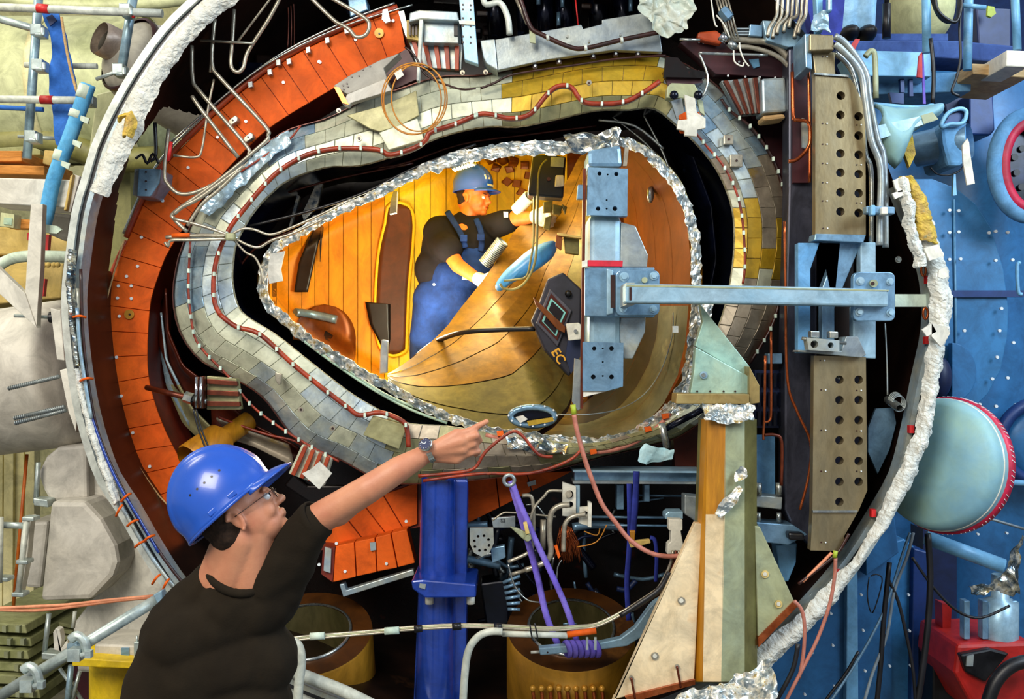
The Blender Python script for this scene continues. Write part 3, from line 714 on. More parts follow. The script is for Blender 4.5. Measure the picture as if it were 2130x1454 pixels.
slab([(788, 276), (868, 246), (882, 290), (808, 312)], YJ-.085, .03).build('cover_plate', M.tile_pale, jk, bevel=.003)

# secondary shield surfaces at lower left (steel curved faces below the jacket)
ls = thing('lower_shield', 'curved polished shield plates below the left corner of the jacket', 'shield', P(420, 960, 5.4))
def curved(par, name, top, bot, Y0, Y1, m_, n=16):
    A = resample(PP(top, Y0), n); B = resample(PP(bot, Y1), n)
    MB().grid(lambda u, v: A[int(round(u*(n-1)))].lerp(B[int(round(u*(n-1)))], v)+Vector((0, .04*math.sin(PI*v), 0)), n-1, 4).build(name, m_, par, solid=.01)
curved(ls, 'shield_plate', [(345, 600), (350, 690), (380, 760), (420, 790)], [(325, 640), (332, 720), (360, 800), (405, 850)], 5.35, 5.45, M.jacket_side)
curved(ls, 'shield_plate', [(335, 650), (345, 745), (372, 800)], [(328, 700), (345, 800), (395, 890)], 5.4, 5.5, M.tile_blue)
curved(ls, 'shield_plate', [(372, 800), (400, 850), (440, 890)], [(345, 800), (380, 880), (430, 930)], 5.4, 5.5, M.tile_olive)
curved(ls, 'shield_plate', [(430, 800), (520, 880), (620, 930)], [(440, 900), (520, 920), (620, 960)], 5.3, 5.4, M.jacket_side)
curved(ls, 'shield_plate', [(450, 870), (510, 895), (600, 925)], [(470, 910), (530, 930), (610, 970)], 5.24, 5.3, M.tile_brown)
ptube([(455, 868), (500, 885), (560, 905), (615, 918), (650, 945), (670, 975)], 5.2, 2.6).build('edge_cable', M.cable_red, ls)
# copper comb terminal at lower left
def comb(name, lab, quad, nb, Y, m1, m2, grp='copper comb connectors'):
    t = thing(name, lab, 'connector', P(sum(q[0] for q in quad)/4, max(q[1] for q in quad), Y), grp)
    slab(quad, Y+.03, .06).build('base_plate', m1, t, bevel=.003)
    a, b, c, d = [Vector((*q, 0)) for q in quad]
    for k in range(nb):
        u0 = (k+.25)/nb; u1 = (k+.7)/nb
        q = [a.lerp(b, u0), a.lerp(b, u1), d.lerp(c, u1), d.lerp(c, u0)]
        slab([(p.x, p.y) for p in q], Y, .03).build('copper_strip', m2, t, bevel=.002)
    return t
comb('comb_connector', 'copper striped connector above the man\'s helmet', [(600, 985), (672, 1012), (690, 955), (628, 925)], 4, 5.0, M.tile_pale, M.coil_red)
comb('comb_connector', 'copper striped connector block beside the threaded rod at left', [(430, 782), (430, 852), (500, 852), (492, 788)], 3, 5.0, M.tile_olive, M.copper_dark)
comb('comb_connector', 'red striped connector behind the round handled tool at top right', [(1500, 168), (1582, 160), (1585, 235), (1540, 238)], 4, 5.05, M.steel_grey, M.copper_dark)
comb('comb_connector', 'red striped slotted block under the grey switch box at the top', [(850, 85), (962, 92), (960, 145), (868, 140)], 5, 5.15, M.steel_pale, M.coil_red)
pa = slab([(648, 975), (664, 960), (690, 985), (664, 1018), (628, 985)], 4.97, .015); solo(pa, 'paper_tag', 'white folded paper tag on the jacket just above the helmet', 'tag', M.paper)
# =====================================================================  plasma chamber
ch = thing('plasma_chamber', 'bright yellow and gold lined chamber behind the foil edge with a worker inside', 'chamber', P(905, 920, YF))
outer2 = resample(fring, 144, True)
def vwall(u, v):                                                   # outside of the chamber wall
    p = outer2[int(round(u*144)) % 144]; return P(CH[0]+(p.x-CH[0])*1.02, CH[1]+(p.y-CH[1])*1.02, YF+.02+.9*v)
MB().grid(vwall, 144, 3, True, True).build('outer_wall', M.gap_brown, ch)
# lining: vertical boards following the hollow chamber
xs = [549, 575, 600, 628, 655, 684, 714, 744, 772, 800, 830, 862, 895, 928, 962, 998, 1034, 1070, 1106, 1142, 1180, 1218, 1258, 1300, 1340, 1380, 1415, 1446]
def yspan(x):
    ys = []
    n = len(fring)
    for i in range(n):
        a, b = fring[i], fring[(i+1) % n]
        if (a.x-x)*(b.x-x) <= 0 and abs(a.x-b.x) > 1e-6: ys.append(a.y+(b.y-a.y)*(x-a.x)/(b.x-a.x))
    return min(ys), max(ys)
for i in range(len(xs)-1):
    x0, x1 = xs[i]+.6, xs[i+1]-.6
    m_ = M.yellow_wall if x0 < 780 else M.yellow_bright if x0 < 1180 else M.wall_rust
    off = random.uniform(0, .01)
    def fn(u, v):
        x = x0+(x1-x0)*u; a, b = yspan(x); y = a+(b-a)*(.5-.5*math.copysign(abs(math.cos(PI*v))**.6, math.cos(PI*v))); return P(x, y, BY(x, y)+off)
    MB().grid(fn, 3, 44).build('lining_board', m_, ch)
def fn(u, v):
    x = 548+(1446-548)*u; a, b = yspan(x); y = a+(b-a)*(.5-.5*math.copysign(abs(math.cos(PI*v))**.6, math.cos(PI*v))); return P(x, y, BY(x, y)+.04)
MB().grid(fn, 60, 40).build('lining_back', M.floor_gold, ch)
def patch(pts, off, m_, name, par, th=.02):                       # piece fitted on the lining
    y0 = min(p[1] for p in pts); y1 = max(p[1] for p in pts); n_ = len(pts)
    def span(y):
        xs_ = []
        for i in range(n_):
            (a, b), (c, d) = pts[i-1], pts[i]
            if (b-y)*(d-y) <= 0 and abs(b-d) > 1e-6: xs_.append(a+(c-a)*(y-b)/(d-b))
        return min(xs_), max(xs_)
    def f(u, v): y = y0+(y1-y0)*(.002+.996*v); a, b = span(y); x = a+(b-a)*u; return P(x, y, BY(x, y)-off)
    return MB().grid(f, 6, 24).build(name, m_, par, solid=th)
def patchgrid(ul, ur, lr, ll, off, m_, name, par, n=6, nv=12):
    a, b, c, d = [Vector((*q, 0)) for q in (ul, ur, lr, ll)]
    def f(u, v): p = a.lerp(b, u).lerp(d.lerp(c, u), v); return P(p.x, p.y, BY(p.x, p.y)-off)
    return MB().grid(f, n, nv).build(name, m_, par, solid=.015)
# tall brown doorway recess with a bright rim
rim = [(801, 465), (806, 432), (822, 422), (842, 424), (856, 436), (861, 470), (856, 540), (850, 600), (846, 712), (842, 732), (818, 740), (796, 730), (784, 700), (780, 640), (784, 560), (790, 510)]
patch(rim, .03, M.brown_panel, 'doorway', ch)
mb = MB(); mb.tube([P(x, y, BY(x, y)-.035) for x, y in rim], .012, 6, closed=True, sub=2); mb.build('doorway_rim', M.yellow_bright, ch)
patch([(760, 628), (812, 632), (812, 706), (806, 738), (790, 712), (770, 675)], .05, M.black_metal, 'dark_plate', ch)
patch([(640, 500), (676, 425), (668, 480), (640, 608), (612, 608), (622, 545)], .04, M.black_metal, 'dark_slot', ch)
patch([(666, 545), (672, 470), (664, 470)], .05, M.black_metal, 'dark_slot', ch)
# round brown viewing port with a bright lip
pts = [(675+62*math.cos(q)*1.05, 705+72*math.sin(q)) for q in [PI+k*PI/14 for k in range(15)]]+[(738, 745), (735, 752), (700, 738), (640, 706)]
patch(pts, .03, M.wall_rust, 'port_cover', ch)
mb = MB(); mb.tube([P(x, y, BY(x, y)-.06) for x, y in ((614, 650), (650, 654), (700, 665))], .03, 8); mb.build('port_lip', M.steel_blue, ch)
patch([(676, 690), (692, 700), (684, 712), (668, 706)], .05, M.black_metal, 'dark_plate', ch)
# hinged plates scattered over the bright wall
for k, (x, y, a) in enumerate(((1032, 350, 20), (1060, 352, -15), (1055, 378, 40), (1075, 382, 10), (1020, 330, -30), (1068, 338, 15), (1092, 345, 0), (1046, 333, 50), (1085, 400, 30), (1100, 365, 10))):
    d = math.radians(a); cs, sn = math.cos(d), math.sin(d); q = [(x+(u*cs-v*sn)*9, y+(u*sn+v*cs)*7) for u, v in ((-1, -1), (1, -1), (1, 1), (-1, 1))]
    patch(q, .10, M.wall_rust, 'hinged_plate', ch, .03)
for x in (600, 640, 700, 755): pass
# left end and bottom rails
for pts in ([(818, 398), (826, 398), (824, 442), (810, 445), (812, 420)],): slab(pts, 5.5, .05).build('upright_rail', M.steel_grey, ch)
slab([(793, 706), (806, 708), (805, 776), (789, 778), (790, 735)], 5.45, .05).build('upright_rail', M.steel_grey, ch, bevel=.006)
# gold twisted floor fanning out of the lower left corner
RIDGE = [(806, 778), (860, 742), (900, 708), (930, 680), (960, 640), (1000, 588), (1040, 530), (1072, 478), (1100, 452), (1130, 432), (1160, 405), (1185, 365), (1205, 325), (1235, 300)]
BOT = [(806, 790), (836, 820), (880, 845), (935, 868), (1000, 888), (1060, 900), (1110, 904), (1148, 882), (1178, 850), (1200, 800), (1215, 720), (1225, 600), (1235, 480), (1242, 380)]
n = 40
def RY(u): return 5.3+1.0*min(1, (u*1.6))**.8
R_ = resample([Vector((x, y, 0)) for x, y in RIDGE], n+1); B_ = resample([Vector((x, y, 0)) for x, y in BOT], n+1)
def flr(u, v):
    i = min(n, max(0, int(round(u*n)))); a = P(R_[i].x, R_[i].y, RY(u)); b = P(B_[i].x, B_[i].y, YF+.06+.85*min(1, max(0, u-.42)/.14))
    p = a.lerp(b, v); p.z += .05*math.sin(PI*v)*math.sin(PI*u)+.01*noise.noise(p*3); return p
for k in range(9):
    v0, v1 = k/9, (k+1)/9
    off = .004*(k % 2)
    MB().grid(lambda u, v: flr(u, v0+(v1-v0)*v*.985)+Vector((0, 0, off)), n, 3).build('floor_strip', (M.floor_gold if k < 6 else M.floor_olive), ch)
MB().grid(lambda u, v: flr(u, v)-Vector((0, -.01, .03)), n, 10).build('floor_back', M.cable_dark, ch)
# right inner wall, rusty above and dusky below
def side(name, A, B, YA_, YB_, m_, strips):
    A = resample([Vector((x, y, 0)) for x, y in A], 31); B = resample([Vector((x, y, 0)) for x, y in B], 31)
    for k in range(strips):
        v0, v1 = k/strips, (k+1)/strips
        def f(u, v):
            i = int(round(u*30)); w_ = v0+(v1-v0)*(v*.99); return P(A[i].x, A[i].y, YA_).lerp(P(B[i].x, B[i].y, YB_), w_)+Vector((0, .003*(k % 2), 0))
        MB().grid(f, 30, 3).build(name, m_[k] if isinstance(m_, list) else m_, ch)
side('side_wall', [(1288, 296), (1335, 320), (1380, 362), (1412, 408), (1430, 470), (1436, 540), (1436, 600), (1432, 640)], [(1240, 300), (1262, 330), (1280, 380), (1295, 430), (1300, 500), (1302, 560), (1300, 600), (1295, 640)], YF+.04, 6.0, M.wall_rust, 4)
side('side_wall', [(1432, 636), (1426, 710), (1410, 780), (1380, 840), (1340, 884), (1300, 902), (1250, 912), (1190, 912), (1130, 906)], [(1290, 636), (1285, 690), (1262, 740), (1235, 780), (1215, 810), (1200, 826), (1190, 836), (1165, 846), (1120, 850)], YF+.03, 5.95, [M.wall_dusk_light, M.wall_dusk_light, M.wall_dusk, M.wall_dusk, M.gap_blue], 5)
ptube([(1400, 650), (1398, 700), (1375, 770), (1340, 820), (1290, 850), (1225, 862), (1160, 862)], 5.3, 1.2).build('weld_seam', M.steel_pale, ch)
slab([(1399, 678), (1411, 678), (1411, 692), (1399, 692)], 5.12, .02).build('sensor_pad', M.label_white, ch)
slab([(1166, 750), (1268, 830), (1200, 838)], 5.6, .02).build('pale_wedge', M.label_white, ch) if 0 else None
# seams on the gold floor
for pts in ([(1010, 750), (1112, 748)], [(1012, 752), (1042, 778)]):
    ptube([(a, b, 5.6) for a, b in pts], 5.6, 1.2, sub=1).build('floor_seam', M.cable_dark, ch)
# floor port with bolted rim
fp = thing('floor_port', 'small round bolted port with foil at the chamber floor front', 'port', P(1108, 880, 5.15))
mb = MB(); mb.tube(PP([(1108+46*math.cos(q), 866+19*math.sin(q)) for q in [k*PI/12 for k in range(24)]], 5.14), .016, 8, closed=True, sub=1); mb.build('rim', M.steel_blue, fp)
slab([(1108+42*math.cos(q), 866+16*math.sin(q)) for q in [k*PI/12 for k in range(24)]], 5.16, .02).build('well', M.gap_blue, fp)
for k in range(12): q = k*PI/6; disc(fp, 1108+50*math.cos(q), 864+22*math.sin(q), 5.12, 2, M.rivet_white, 'rivet', .006)
slab([(1072, 868), (1088, 864), (1098, 872), (1082, 880)], 5.11, .02).build('pale_block', M.label_white, fp)
slab([(1096, 876), (1150, 868), (1152, 876), (1100, 886)], 5.11, .02).build('yellow_bar', M.tile_yellow, fp)

# crumpled foil round the chamber edge
def scaled(k): return [Vector((CH[0]+(p.x-CH[0])*1+0, p.y, 0)) for p in fring]
R2 = resample(fring, 420, True)
inner = offs(R2, 9); outer = offs(R2, lambda i: -11 if not (900 < R2[i].x < 1290 and R2[i].y < 400) else -20)
rb = ribbon([P(p.x, p.y, YF-.05) for p in outer], [P(p.x, p.y, YF-.03) for p in inner], 8, 5., .014, 24., closed=True)
solo(rb, 'foil_edging', 'crumpled silver foil edging all round the chamber opening', 'foil', M.foil_bright, solid=.004)
R3 = [p for p in R2 if p.x > 1380 and 600 < p.y < 860]
solo(ribbon([P(p.x+4, p.y, YF-.1) for p in R3], [P(p.x+34, p.y+8, YF-.08) for p in R3], 12, 15., .02, 16.), 'foil_wad', 'bunched pale foil hanging between the chamber edge and the teal bracket', 'foil', M.foil_bright, solid=.004)
for xs_, lab, sd in ((((1180, 286), (1280, 268), (1298, 300), (1200, 318)), 'large crumpled foil flap at the top of the chamber opening', 3), (((1040, 905), (1180, 925), (1170, 950), (1060, 930)), 'crumpled foil heap under the floor port', 6)):
    a = resample(PP(xs_[:2], YF-.1), 30); b = resample(PP((xs_[3], xs_[2]), YF-.12), 30)
    solo(ribbon(a, b, 10, sd, .035, 9.), 'foil_wad', lab, 'foil', M.foil, solid=.004)
ptube([(1010, 905), (1090, 925), (1180, 935), (1250, 940), (1310, 925), (1360, 895), (1395, 860)], YF-.06, 5).build('edge_pipe', M.hose_pink, ch)
for x, y in ((1040, 902), (1170, 938), (1234, 940), (1348, 893), (1384, 866)):
    slab([(x-7, y-4), (x+6, y-6), (x+8, y+3), (x-5, y+6)], YF-.09, .03).build('red_clip', M.coil_orange, ch)
# white tape scrap at the left tip
solo(slab([(562, 528), (592, 522), (584, 560), (588, 584), (560, 590), (556, 565)], YF-.1, .012), 'tape_patch', 'torn white tape hanging at the left tip of the chamber opening', 'tape', M.paper)
# polished dark strips in the gap around the chamber (visible on the right and below)
gp = thing('gap_liner', 'dark glossy liner strips in the gap right of the chamber opening', 'liner', P(1500, 700, 5.6))
for k, (a, b) in enumerate((([(1290, 232), (1385, 250), (1440, 320), (1480, 430), (1490, 540), (1470, 640)], [(1260, 250), (1350, 272), (1405, 340), (1445, 440), (1455, 540), (1440, 640)]),
                            ([(1350, 226), (1430, 285), (1480, 370), (1510, 450), (1515, 560), (1500, 640)], [(1330, 236), (1400, 290), (1450, 375), (1484, 455), (1492, 560), (1476, 640)]))):
    A = resample(PP(a, 5.35+.1*k), 40); B = resample(PP(b, 5.65), 40)
    MB().grid(lambda u, v: A[int(round(u*39))].lerp(B[int(round(u*39))], v), 39, 3).build('liner_strip', M.gap_blue, gp, solid=.01)
for pts in ([(1335, 232), (1380, 320), (1398, 380), (1410, 440)], [(1270, 240), (1345, 300), (1400, 370)], [(690, 350), (820, 345), (960, 300), (1100, 280), (1240, 262)], [(600, 400), (700, 372), (860, 340)], [(640, 470), (540, 510), (495, 560)]):
    ptube(pts, 5.3, 2.4).build('liner_tube', M.dull_chrome if pts[0][0] > 1200 else M.jacket_side, gp)
for k, pts in enumerate(([(520, 470), (640, 440), (760, 400), (860, 350), (990, 300)], [(560, 640), (640, 715), (760, 800), (850, 850), (930, 880)], [(580, 645), (700, 750), (800, 820), (900, 860)])):
    ptube(pts, YF-.02, 3).build('liner_tube', M.gusset_teal if k else M.black_metal, gp)
# wide strips on the left side of the gap
for pts in ([(660, 378), (672, 378), (660, 430), (632, 460), (628, 445)], [(618, 405), (624, 408), (606, 470), (600, 475)]):
    slab(pts, 5.5, .03).build('white_strip', M.foil, gp)

# =====================================================================  steel frame with the horizontal beam
fr = thing('steel_post', 'light blue square steel post with bolt plates standing in the chamber mouth', 'post', P(1255, 835, 4.95))
slab([(1222, 312), (1292, 300), (1296, 348), (1222, 348)], 5.0, .25).build('post', M.steel_blue, fr, bevel=.02)
slab([(1224, 445), (1293, 447), (1292, 812), (1222, 812)], 4.98, .28).build('post', M.steel_blue_light, fr, bevel=.03)
hole_slab([(1223, 348), (1306, 351), (1305, 450), (1221, 447)], [(1247, 361, 4.5), (1282, 362, 4.5), (1264, 363, 2), (1244, 434, 4.5), (1279, 434, 5), (1262, 434, 2), (1262, 416, 2)], 4.92, .05).build('upper_plate', M.steel_blue, fr)
slab([(1226, 352), (1303, 354), (1302, 446), (1224, 444)], 4.972, .01).build('plate_back', M.cable_black, fr)
hole_slab([(1212, 711), (1297, 713), (1296, 804), (1260, 814), (1212, 813)], [(1236, 725, 4.5), (1272, 725, 5), (1254, 725, 2), (1254, 753, 2), (1234, 784, 5), (1272, 784, 5), (1254, 782, 2)], 4.92, .05).build('lower_plate', M.steel_blue, fr)
slab([(1215, 715), (1294, 716), (1293, 802), (1258, 811), (1215, 810)], 4.972, .01).build('plate_back', M.cable_black, fr)
slab([(1213, 813), (1262, 814), (1213, 826)], 4.93, .03).build('pale_wedge', M.label_white, fr)
slab([(1216, 556), (1362, 556), (1362, 660), (1216, 658)], 4.9, .08).build('middle_plate', M.steel_blue, fr, bevel=.006)
slab([(1262, 558), (1276, 562), (1276, 652), (1262, 656)], 4.87, .04).build('slotted_lip', M.steel_blue_light, fr, bevel=.006)
slab([(1270, 572), (1279, 572), (1279, 640), (1270, 640)], 4.868, .006).build('slot', M.cable_dark, fr)
slab([(1292, 462), (1322, 470), (1348, 530), (1346, 556), (1290, 556)], 5.0, .04).build('fin', M.steel_grey, fr, bevel=.004)
slab([(1292, 660), (1343, 660), (1342, 690), (1316, 746), (1298, 746), (1286, 690)], 5.0, .05).build('fin', M.steel_pale, fr, bevel=.004)
slab([(1222, 541), (1296, 542), (1295, 555), (1222, 554)], 4.89, .03).build('red_label', M.red_label, fr, bevel=.003)
slab([(1211, 543), (1222, 540), (1222, 554), (1211, 556)], 4.88, .03).build('white_tape', M.label_white, fr)
slab([(1213, 350), (1219, 350), (1213, 850), (1207, 850)], 4.93, .03).build('guide_strip', M.copper_dark, fr)
slab([(1202, 384), (1220, 384), (1220, 414), (1200, 414)], 4.95, .04).build('side_lug', M.steel_blue, fr, bevel=.003)
slab([(1195, 745), (1211, 750), (1211, 848), (1202, 855), (1190, 836)], 4.97, .03).build('foot_plate', M.steel_grey, fr, bevel=.003)
slab([(1300, 305), (1308, 308), (1304, 345), (1296, 345)], 5.0, .04).build('side_rail', M.tube_cream, fr)

bm_ = thing('tie_beam', 'long pale blue horizontal steel bar bolted between two square plates', 'beam', P(1560, 668, 4.6))
slab([(1300, 590), (1500, 593), (1700, 597), (1849, 602), (1849, 638), (1700, 635), (1500, 631), (1300, 631)], 4.55, .1).build('bar', M.steel_blue_light, bm_, bevel=.01)
slab([(1303, 592), (1849, 603), (1849, 606), (1303, 596)], 4.548, .01).build('bar_edge', M.sage, bm_)
def bolted_plate(x0, y0, x1, y1, Y, nm, bolts, par):
    r = 12; pts = []
    for cx, cy, a0 in ((x1-r, y0+r, -90), (x1-r, y1-r, 0), (x0+r, y1-r, 90), (x0+r, y0+r, 180)):
        for k in range(5): q = math.radians(a0+k*22.5); pts.append((cx+r*math.cos(q), cy+r*math.sin(q)))
    slab(pts, Y, .04).build(nm, M.steel_blue, par, bevel=.004)
    for x, y, rr in bolts: bolt(par, x, y, Y, rr, M.steel_blue_light, 'bolt')
bolted_plate(1281, 562, 1372, 656, 4.84, 'end_plate', ((1298, 576, 10), (1360, 574, 9), (1296, 642, 8), (1359, 643, 8)), bm_)
bolted_plate(1775, 566, 1862, 668, 4.6, 'end_plate', ((1789, 585, 9), (1851, 586, 8), (1787, 649, 9), (1852, 650, 9)), bm_)
disc(bm_, 1815, 590, 4.6, 8, M.sage, 'ring_nut', .02); disc(bm_, 1815, 590, 4.58, 4, M.cable_dark, 'ring_hole', .004)
disc(bm_, 1340, 583, 4.84, 6, M.sage, 'ring_nut', .02)
slab([(1303, 588), (1320, 588), (1320, 634), (1303, 634)], 4.58, .3).build('bar_end', M.steel_pale, bm_)
slab([(1309, 598), (1314, 598), (1314, 624), (1309, 624)], 4.545, .004).build('slot', M.cable_dark, bm_)

# =====================================================================  perforated plates and steel column on the right
YP = 4.72
def rows(x0, x1, ys, r=8.5): return [(x0, y, r) for y in ys if y]+[(x1, y+2, r) for y in ys if y]
up = thing('perforated_plate', 'upper tall tan steel plate with two rows of round holes', 'plate', P(1745, 500, YP), 'perforated steel plates')
hl = [(1749, 199, 9)]+[(1748, y, 9) for y in (239, 279, 319, 359, 400, 440)]+[(1786, y, 9) for y in (242, 282, 322, 362, 402, 443)]
hole_slab([(1696, 158), (1768, 162), (1778, 178), (1800, 225), (1801, 488), (1696, 490)], hl, YP, .05).build('plate', M.perforated, up)
slab([(1700, 165), (1798, 230), (1798, 484), (1700, 484)], YP+.3, .02).build('inner_back', M.gap_blue, up)
slab([(1690, 106), (1736, 108), (1738, 158), (1696, 158)], YP, .06).build('head_plate', M.perforated, up, bevel=.004)
slab([(1684, 70), (1734, 72), (1735, 104), (1692, 106), (1684, 106)], YP-.05, .12).build('head_block', M.perforated, up, bevel=.006)
slab([(1674, 70), (1686, 70), (1690, 145), (1676, 140)], YP-.02, .2).build('side_cheek', M.steel_blue, up, bevel=.004)
slab([(1694, 151), (1766, 156), (1766, 160), (1694, 155)], YP-.012, .02).build('weld_line', M.dull_chrome, up)
slab([(1696, 486), (1802, 488), (1796, 505), (1694, 500)], YP-.01, .1).build('lower_lip', M.steel_blue, up, bevel=.004)
lp = thing('perforated_plate', 'lower tall tan steel plate with two rows of round holes', 'plate', P(1745, 1145, YP), 'perforated steel plates')
hl = [(1746, y, 9) for y in (790, 832, 874, 916, 958, 1002, 1044)]+[(1786, y, 9) for y in (790, 832, 874, 917, 959, 1002)]
hole_slab([(1693, 740), (1801, 742), (1804, 1020), (1786, 1062), (1756, 1115), (1754, 1142), (1737, 1146), (1686, 1145), (1690, 1065)], hl, YP, .05).build('plate', M.perforated, lp)
slab([(1700, 745), (1799, 745), (1799, 1015), (1780, 1055), (1700, 1060)], YP+.3, .02).build('inner_back', M.gap_blue, lp)
slab([(1691, 1062), (1784, 1062), (1782, 1066), (1691, 1066)], YP-.012, .02).build('weld_line', M.dull_chrome, lp)
for t_, cells in ((up, ((1715, 257), (1715, 300), (1715, 340), (1715, 380), (1715, 418), (1786, 260), (1786, 343), (1786, 422), (1715, 118), (1716, 475))), (lp, ((1712, 811), (1712, 895), (1712, 980), (1786, 812), (1786, 896), (1786, 980), (1710, 750), (1712, 1128)))):
    for x, y in cells:
        disc(t_, x-4, y, YP, 1.5, M.cable_dark, 'pin_hole', .003); disc(t_, x+5, y, YP, 1.5, M.rivet_white, 'pin', .005)
col = thing('steel_column', 'dark worn steel column behind the perforated plates', 'column', P(1665, 1150, 4.95))
slab([(1640, 100), (1700, 100), (1700, 1150), (1650, 1100), (1632, 1060), (1632, 720), (1640, 400)], 4.95, .12).build('column_face', M.worn_steel, col, bevel=.01)
slab([(1650, 130), (1684, 130), (1684, 380), (1650, 380)], 4.92, .03).build('edge_plate', M.plum, col)
cf = thing('cross_frame', 'blue steel cross frame between the two perforated plates', 'frame', P(1730, 740, 4.8))
slab([(1660, 505), (1705, 505), (1686, 560), (1686, 735), (1660, 735)], YP+.03, .06).build('left_cheek', M.foam_grey_blue, cf, bevel=.004)
slab([(1705, 505), (1792, 505), (1736, 640), (1736, 735), (1710, 735), (1710, 600), (1745, 505)], YP+.06, .06).build('diagonal_web', M.steel_blue, cf, bevel=.004)
slab([(1790, 504), (1822, 504), (1822, 746), (1775, 744), (1775, 640), (1790, 600)], YP+.02, .06).build('right_cheek', M.steel_blue_light, cf, bevel=.004)
slab([(1660, 732), (1792, 744), (1802, 738), (1785, 700), (1760, 700), (1750, 730), (1662, 728)], YP-.04, .1).build('tray', M.steel_grey, cf, bevel=.003)
slab([(1735, 505), (1775, 530), (1775, 700), (1738, 700)], YP+.2, .05).build('dark_back', M.shell_dark, cf)
cb = thing('clamp_block', 'small drilled steel clamp block on the tray of the cross frame', 'clamp', P(1712, 735, YP-.06))
hole_slab([(1678, 702), (1746, 708), (1746, 732), (1682, 728)], [(1694, 716, (8, 8)), (1728, 718, (6, 6))], YP-.12, .06).build('block', M.steel_pale, cb)
slab([(1680, 704), (1744, 709), (1744, 730), (1684, 726)], YP-.062, .005).build('block_back', M.cable_black, cb)
MB().cyl(P(1668, 704, YP-.1), P(1760, 714, YP-.1), .008, 8).build('pin', M.dull_chrome, cb)
for x, y in ((1696, 694), (1735, 695)): slab([(x-9, y-6), (x+9, y-5), (x+9, y+9), (x-9, y+8)], YP-.11, .05).build('nut', M.dull_chrome, cb, bevel=.004)
# three bent steel pipes
for k, pts in enumerate(([(1736, 92), (1752, 104), (1790, 150), (1800, 210), (1812, 290), (1832, 350), (1830, 460), (1830, 510)], [(1736, 75), (1760, 92), (1800, 150), (1808, 205), (1825, 290), (1838, 330), (1842, 460), (1842, 515)], [(1736, 110), (1760, 130), (1776, 160), (1792, 240), (1800, 320), (1812, 360), (1812, 520)])):
    solo(ptube(pts, YP-.05+.06*k, 7 if k < 2 else 5.5, 12), 'steel_pipe', ('bent steel pipe beside the upper perforated plate, left of the pair', 'bent steel pipe beside the upper perforated plate, outermost of the three', 'bent steel pipe hugging the edge of the upper perforated plate')[k], 'pipe', M.steel_grey if k != 2 else M.dull_chrome, 'bent steel pipes')
pc = thing('pipe_clamp', 'pale blue clamp holding the bent steel pipes', 'clamp', P(1830, 445, YP-.1))
slab([(1802, 428), (1862, 430), (1862, 446), (1802, 444)], YP-.12, .05).build('clamp_bar', M.steel_blue, pc, bevel=.006)
slab([(1812, 426), (1822, 426), (1822, 448), (1812, 448)], YP-.14, .04).build('clamp_jaw', M.blue_pale, pc, bevel=.006); slab([(1834, 430), (1848, 430), (1848, 446), (1834, 446)], YP-.14, .04).build('clamp_jaw', M.label_white, pc, bevel=.006)
# =====================================================================  left background: hall, ports, scaffold
YL = 7.0
dr = thing('storage_drum', 'large pale green horizontal drum behind the scaffold at upper left', 'drum', P(60, 330, 10))
A = P(-350, 190, 10); B = P(345, 190, 10); R_d = mp(150, 10)
MB().lathe([(R_d*.3, -.1), (R_d, 0), (R_d, (B-A).length-.25), (R_d*.92, (B-A).length-.08), (R_d*.6, (B-A).length+.05), (0, (B-A).length+.1)], A, B, 48).build('shell', M.green_drum, dr)
for x in (-60, 120, 300): MB().lathe([(R_d*1.005, 0), (R_d*1.03, 0), (R_d*1.03, .07), (R_d*1.005, .07)], P(x, 190, 10), P(x+10, 190, 10), 48).build('hoop', M.cream_yellow, dr)
MB().lathe([(R_d*1.0, 0), (R_d*1.015, .01), (R_d*1.015, 3.0), (R_d*1.0, 3.01)], P(-300, 190, 10), P(300, 190, 10), 48, arc=.9).build('dark_skirt', M.green_drum_dark, dr)
MB().tube(PP([(-60, 305), (100, 290), (220, 330), (330, 330)], 9.6), .12, 8).build('skirt_pipe', M.green_drum_dark, dr)
for x in (-200, 240): slab([(x-30, 320), (x+30, 320), (x+40, 900), (x-40, 900)], 10, .4).build('saddle', M.green_drum_dark, dr)
solo(ptube([(-20, -8), (100, 10), (260, 12), (420, -8)], 9, 14, 10), 'pipe', 'pale green pipe across the top left corner', 'pipe', M.green_drum)
# domed nozzle with brown ring
nz = thing('flanged_nozzle', 'grey domed nozzle with a brown ring behind the upper left vessel rim', 'nozzle', P(260, 210, 6))
MB().lathe([(mp(34, 6), 0), (mp(36, 6), .02), (mp(36, 6), .12), (mp(30, 6), .14)], P(206, 78, 6), P(250, 100, 6.1), 28).build('brown_ring', M.duct_ring, nz)
MB().lathe([(mp(24, 6), 0), (mp(30, 6), .05), (mp(58, 6), .09), (mp(80, 6), .15), (mp(92, 6), .24), (mp(94, 6), .7)], P(218, 84, 6.03), P(290, 130, 6.2), 36).build('dome', M.grey_paint_dark, nz)
MB().lathe([(mp(80, 6), 0), (mp(86, 6), .01), (mp(86, 6), .04), (mp(80, 6), .05)], P(263, 110, 6.1), P(300, 134, 6.2), 36).build('seam_ring', M.cable_dark, nz)
solo(slab([(200, 195), (262, 180), (240, 290), (205, 330), (182, 330)], 6.4, .3), 'support_gusset', 'pale grey green gusset below the domed nozzle', 'gusset', M.green_drum, bevel=.01)

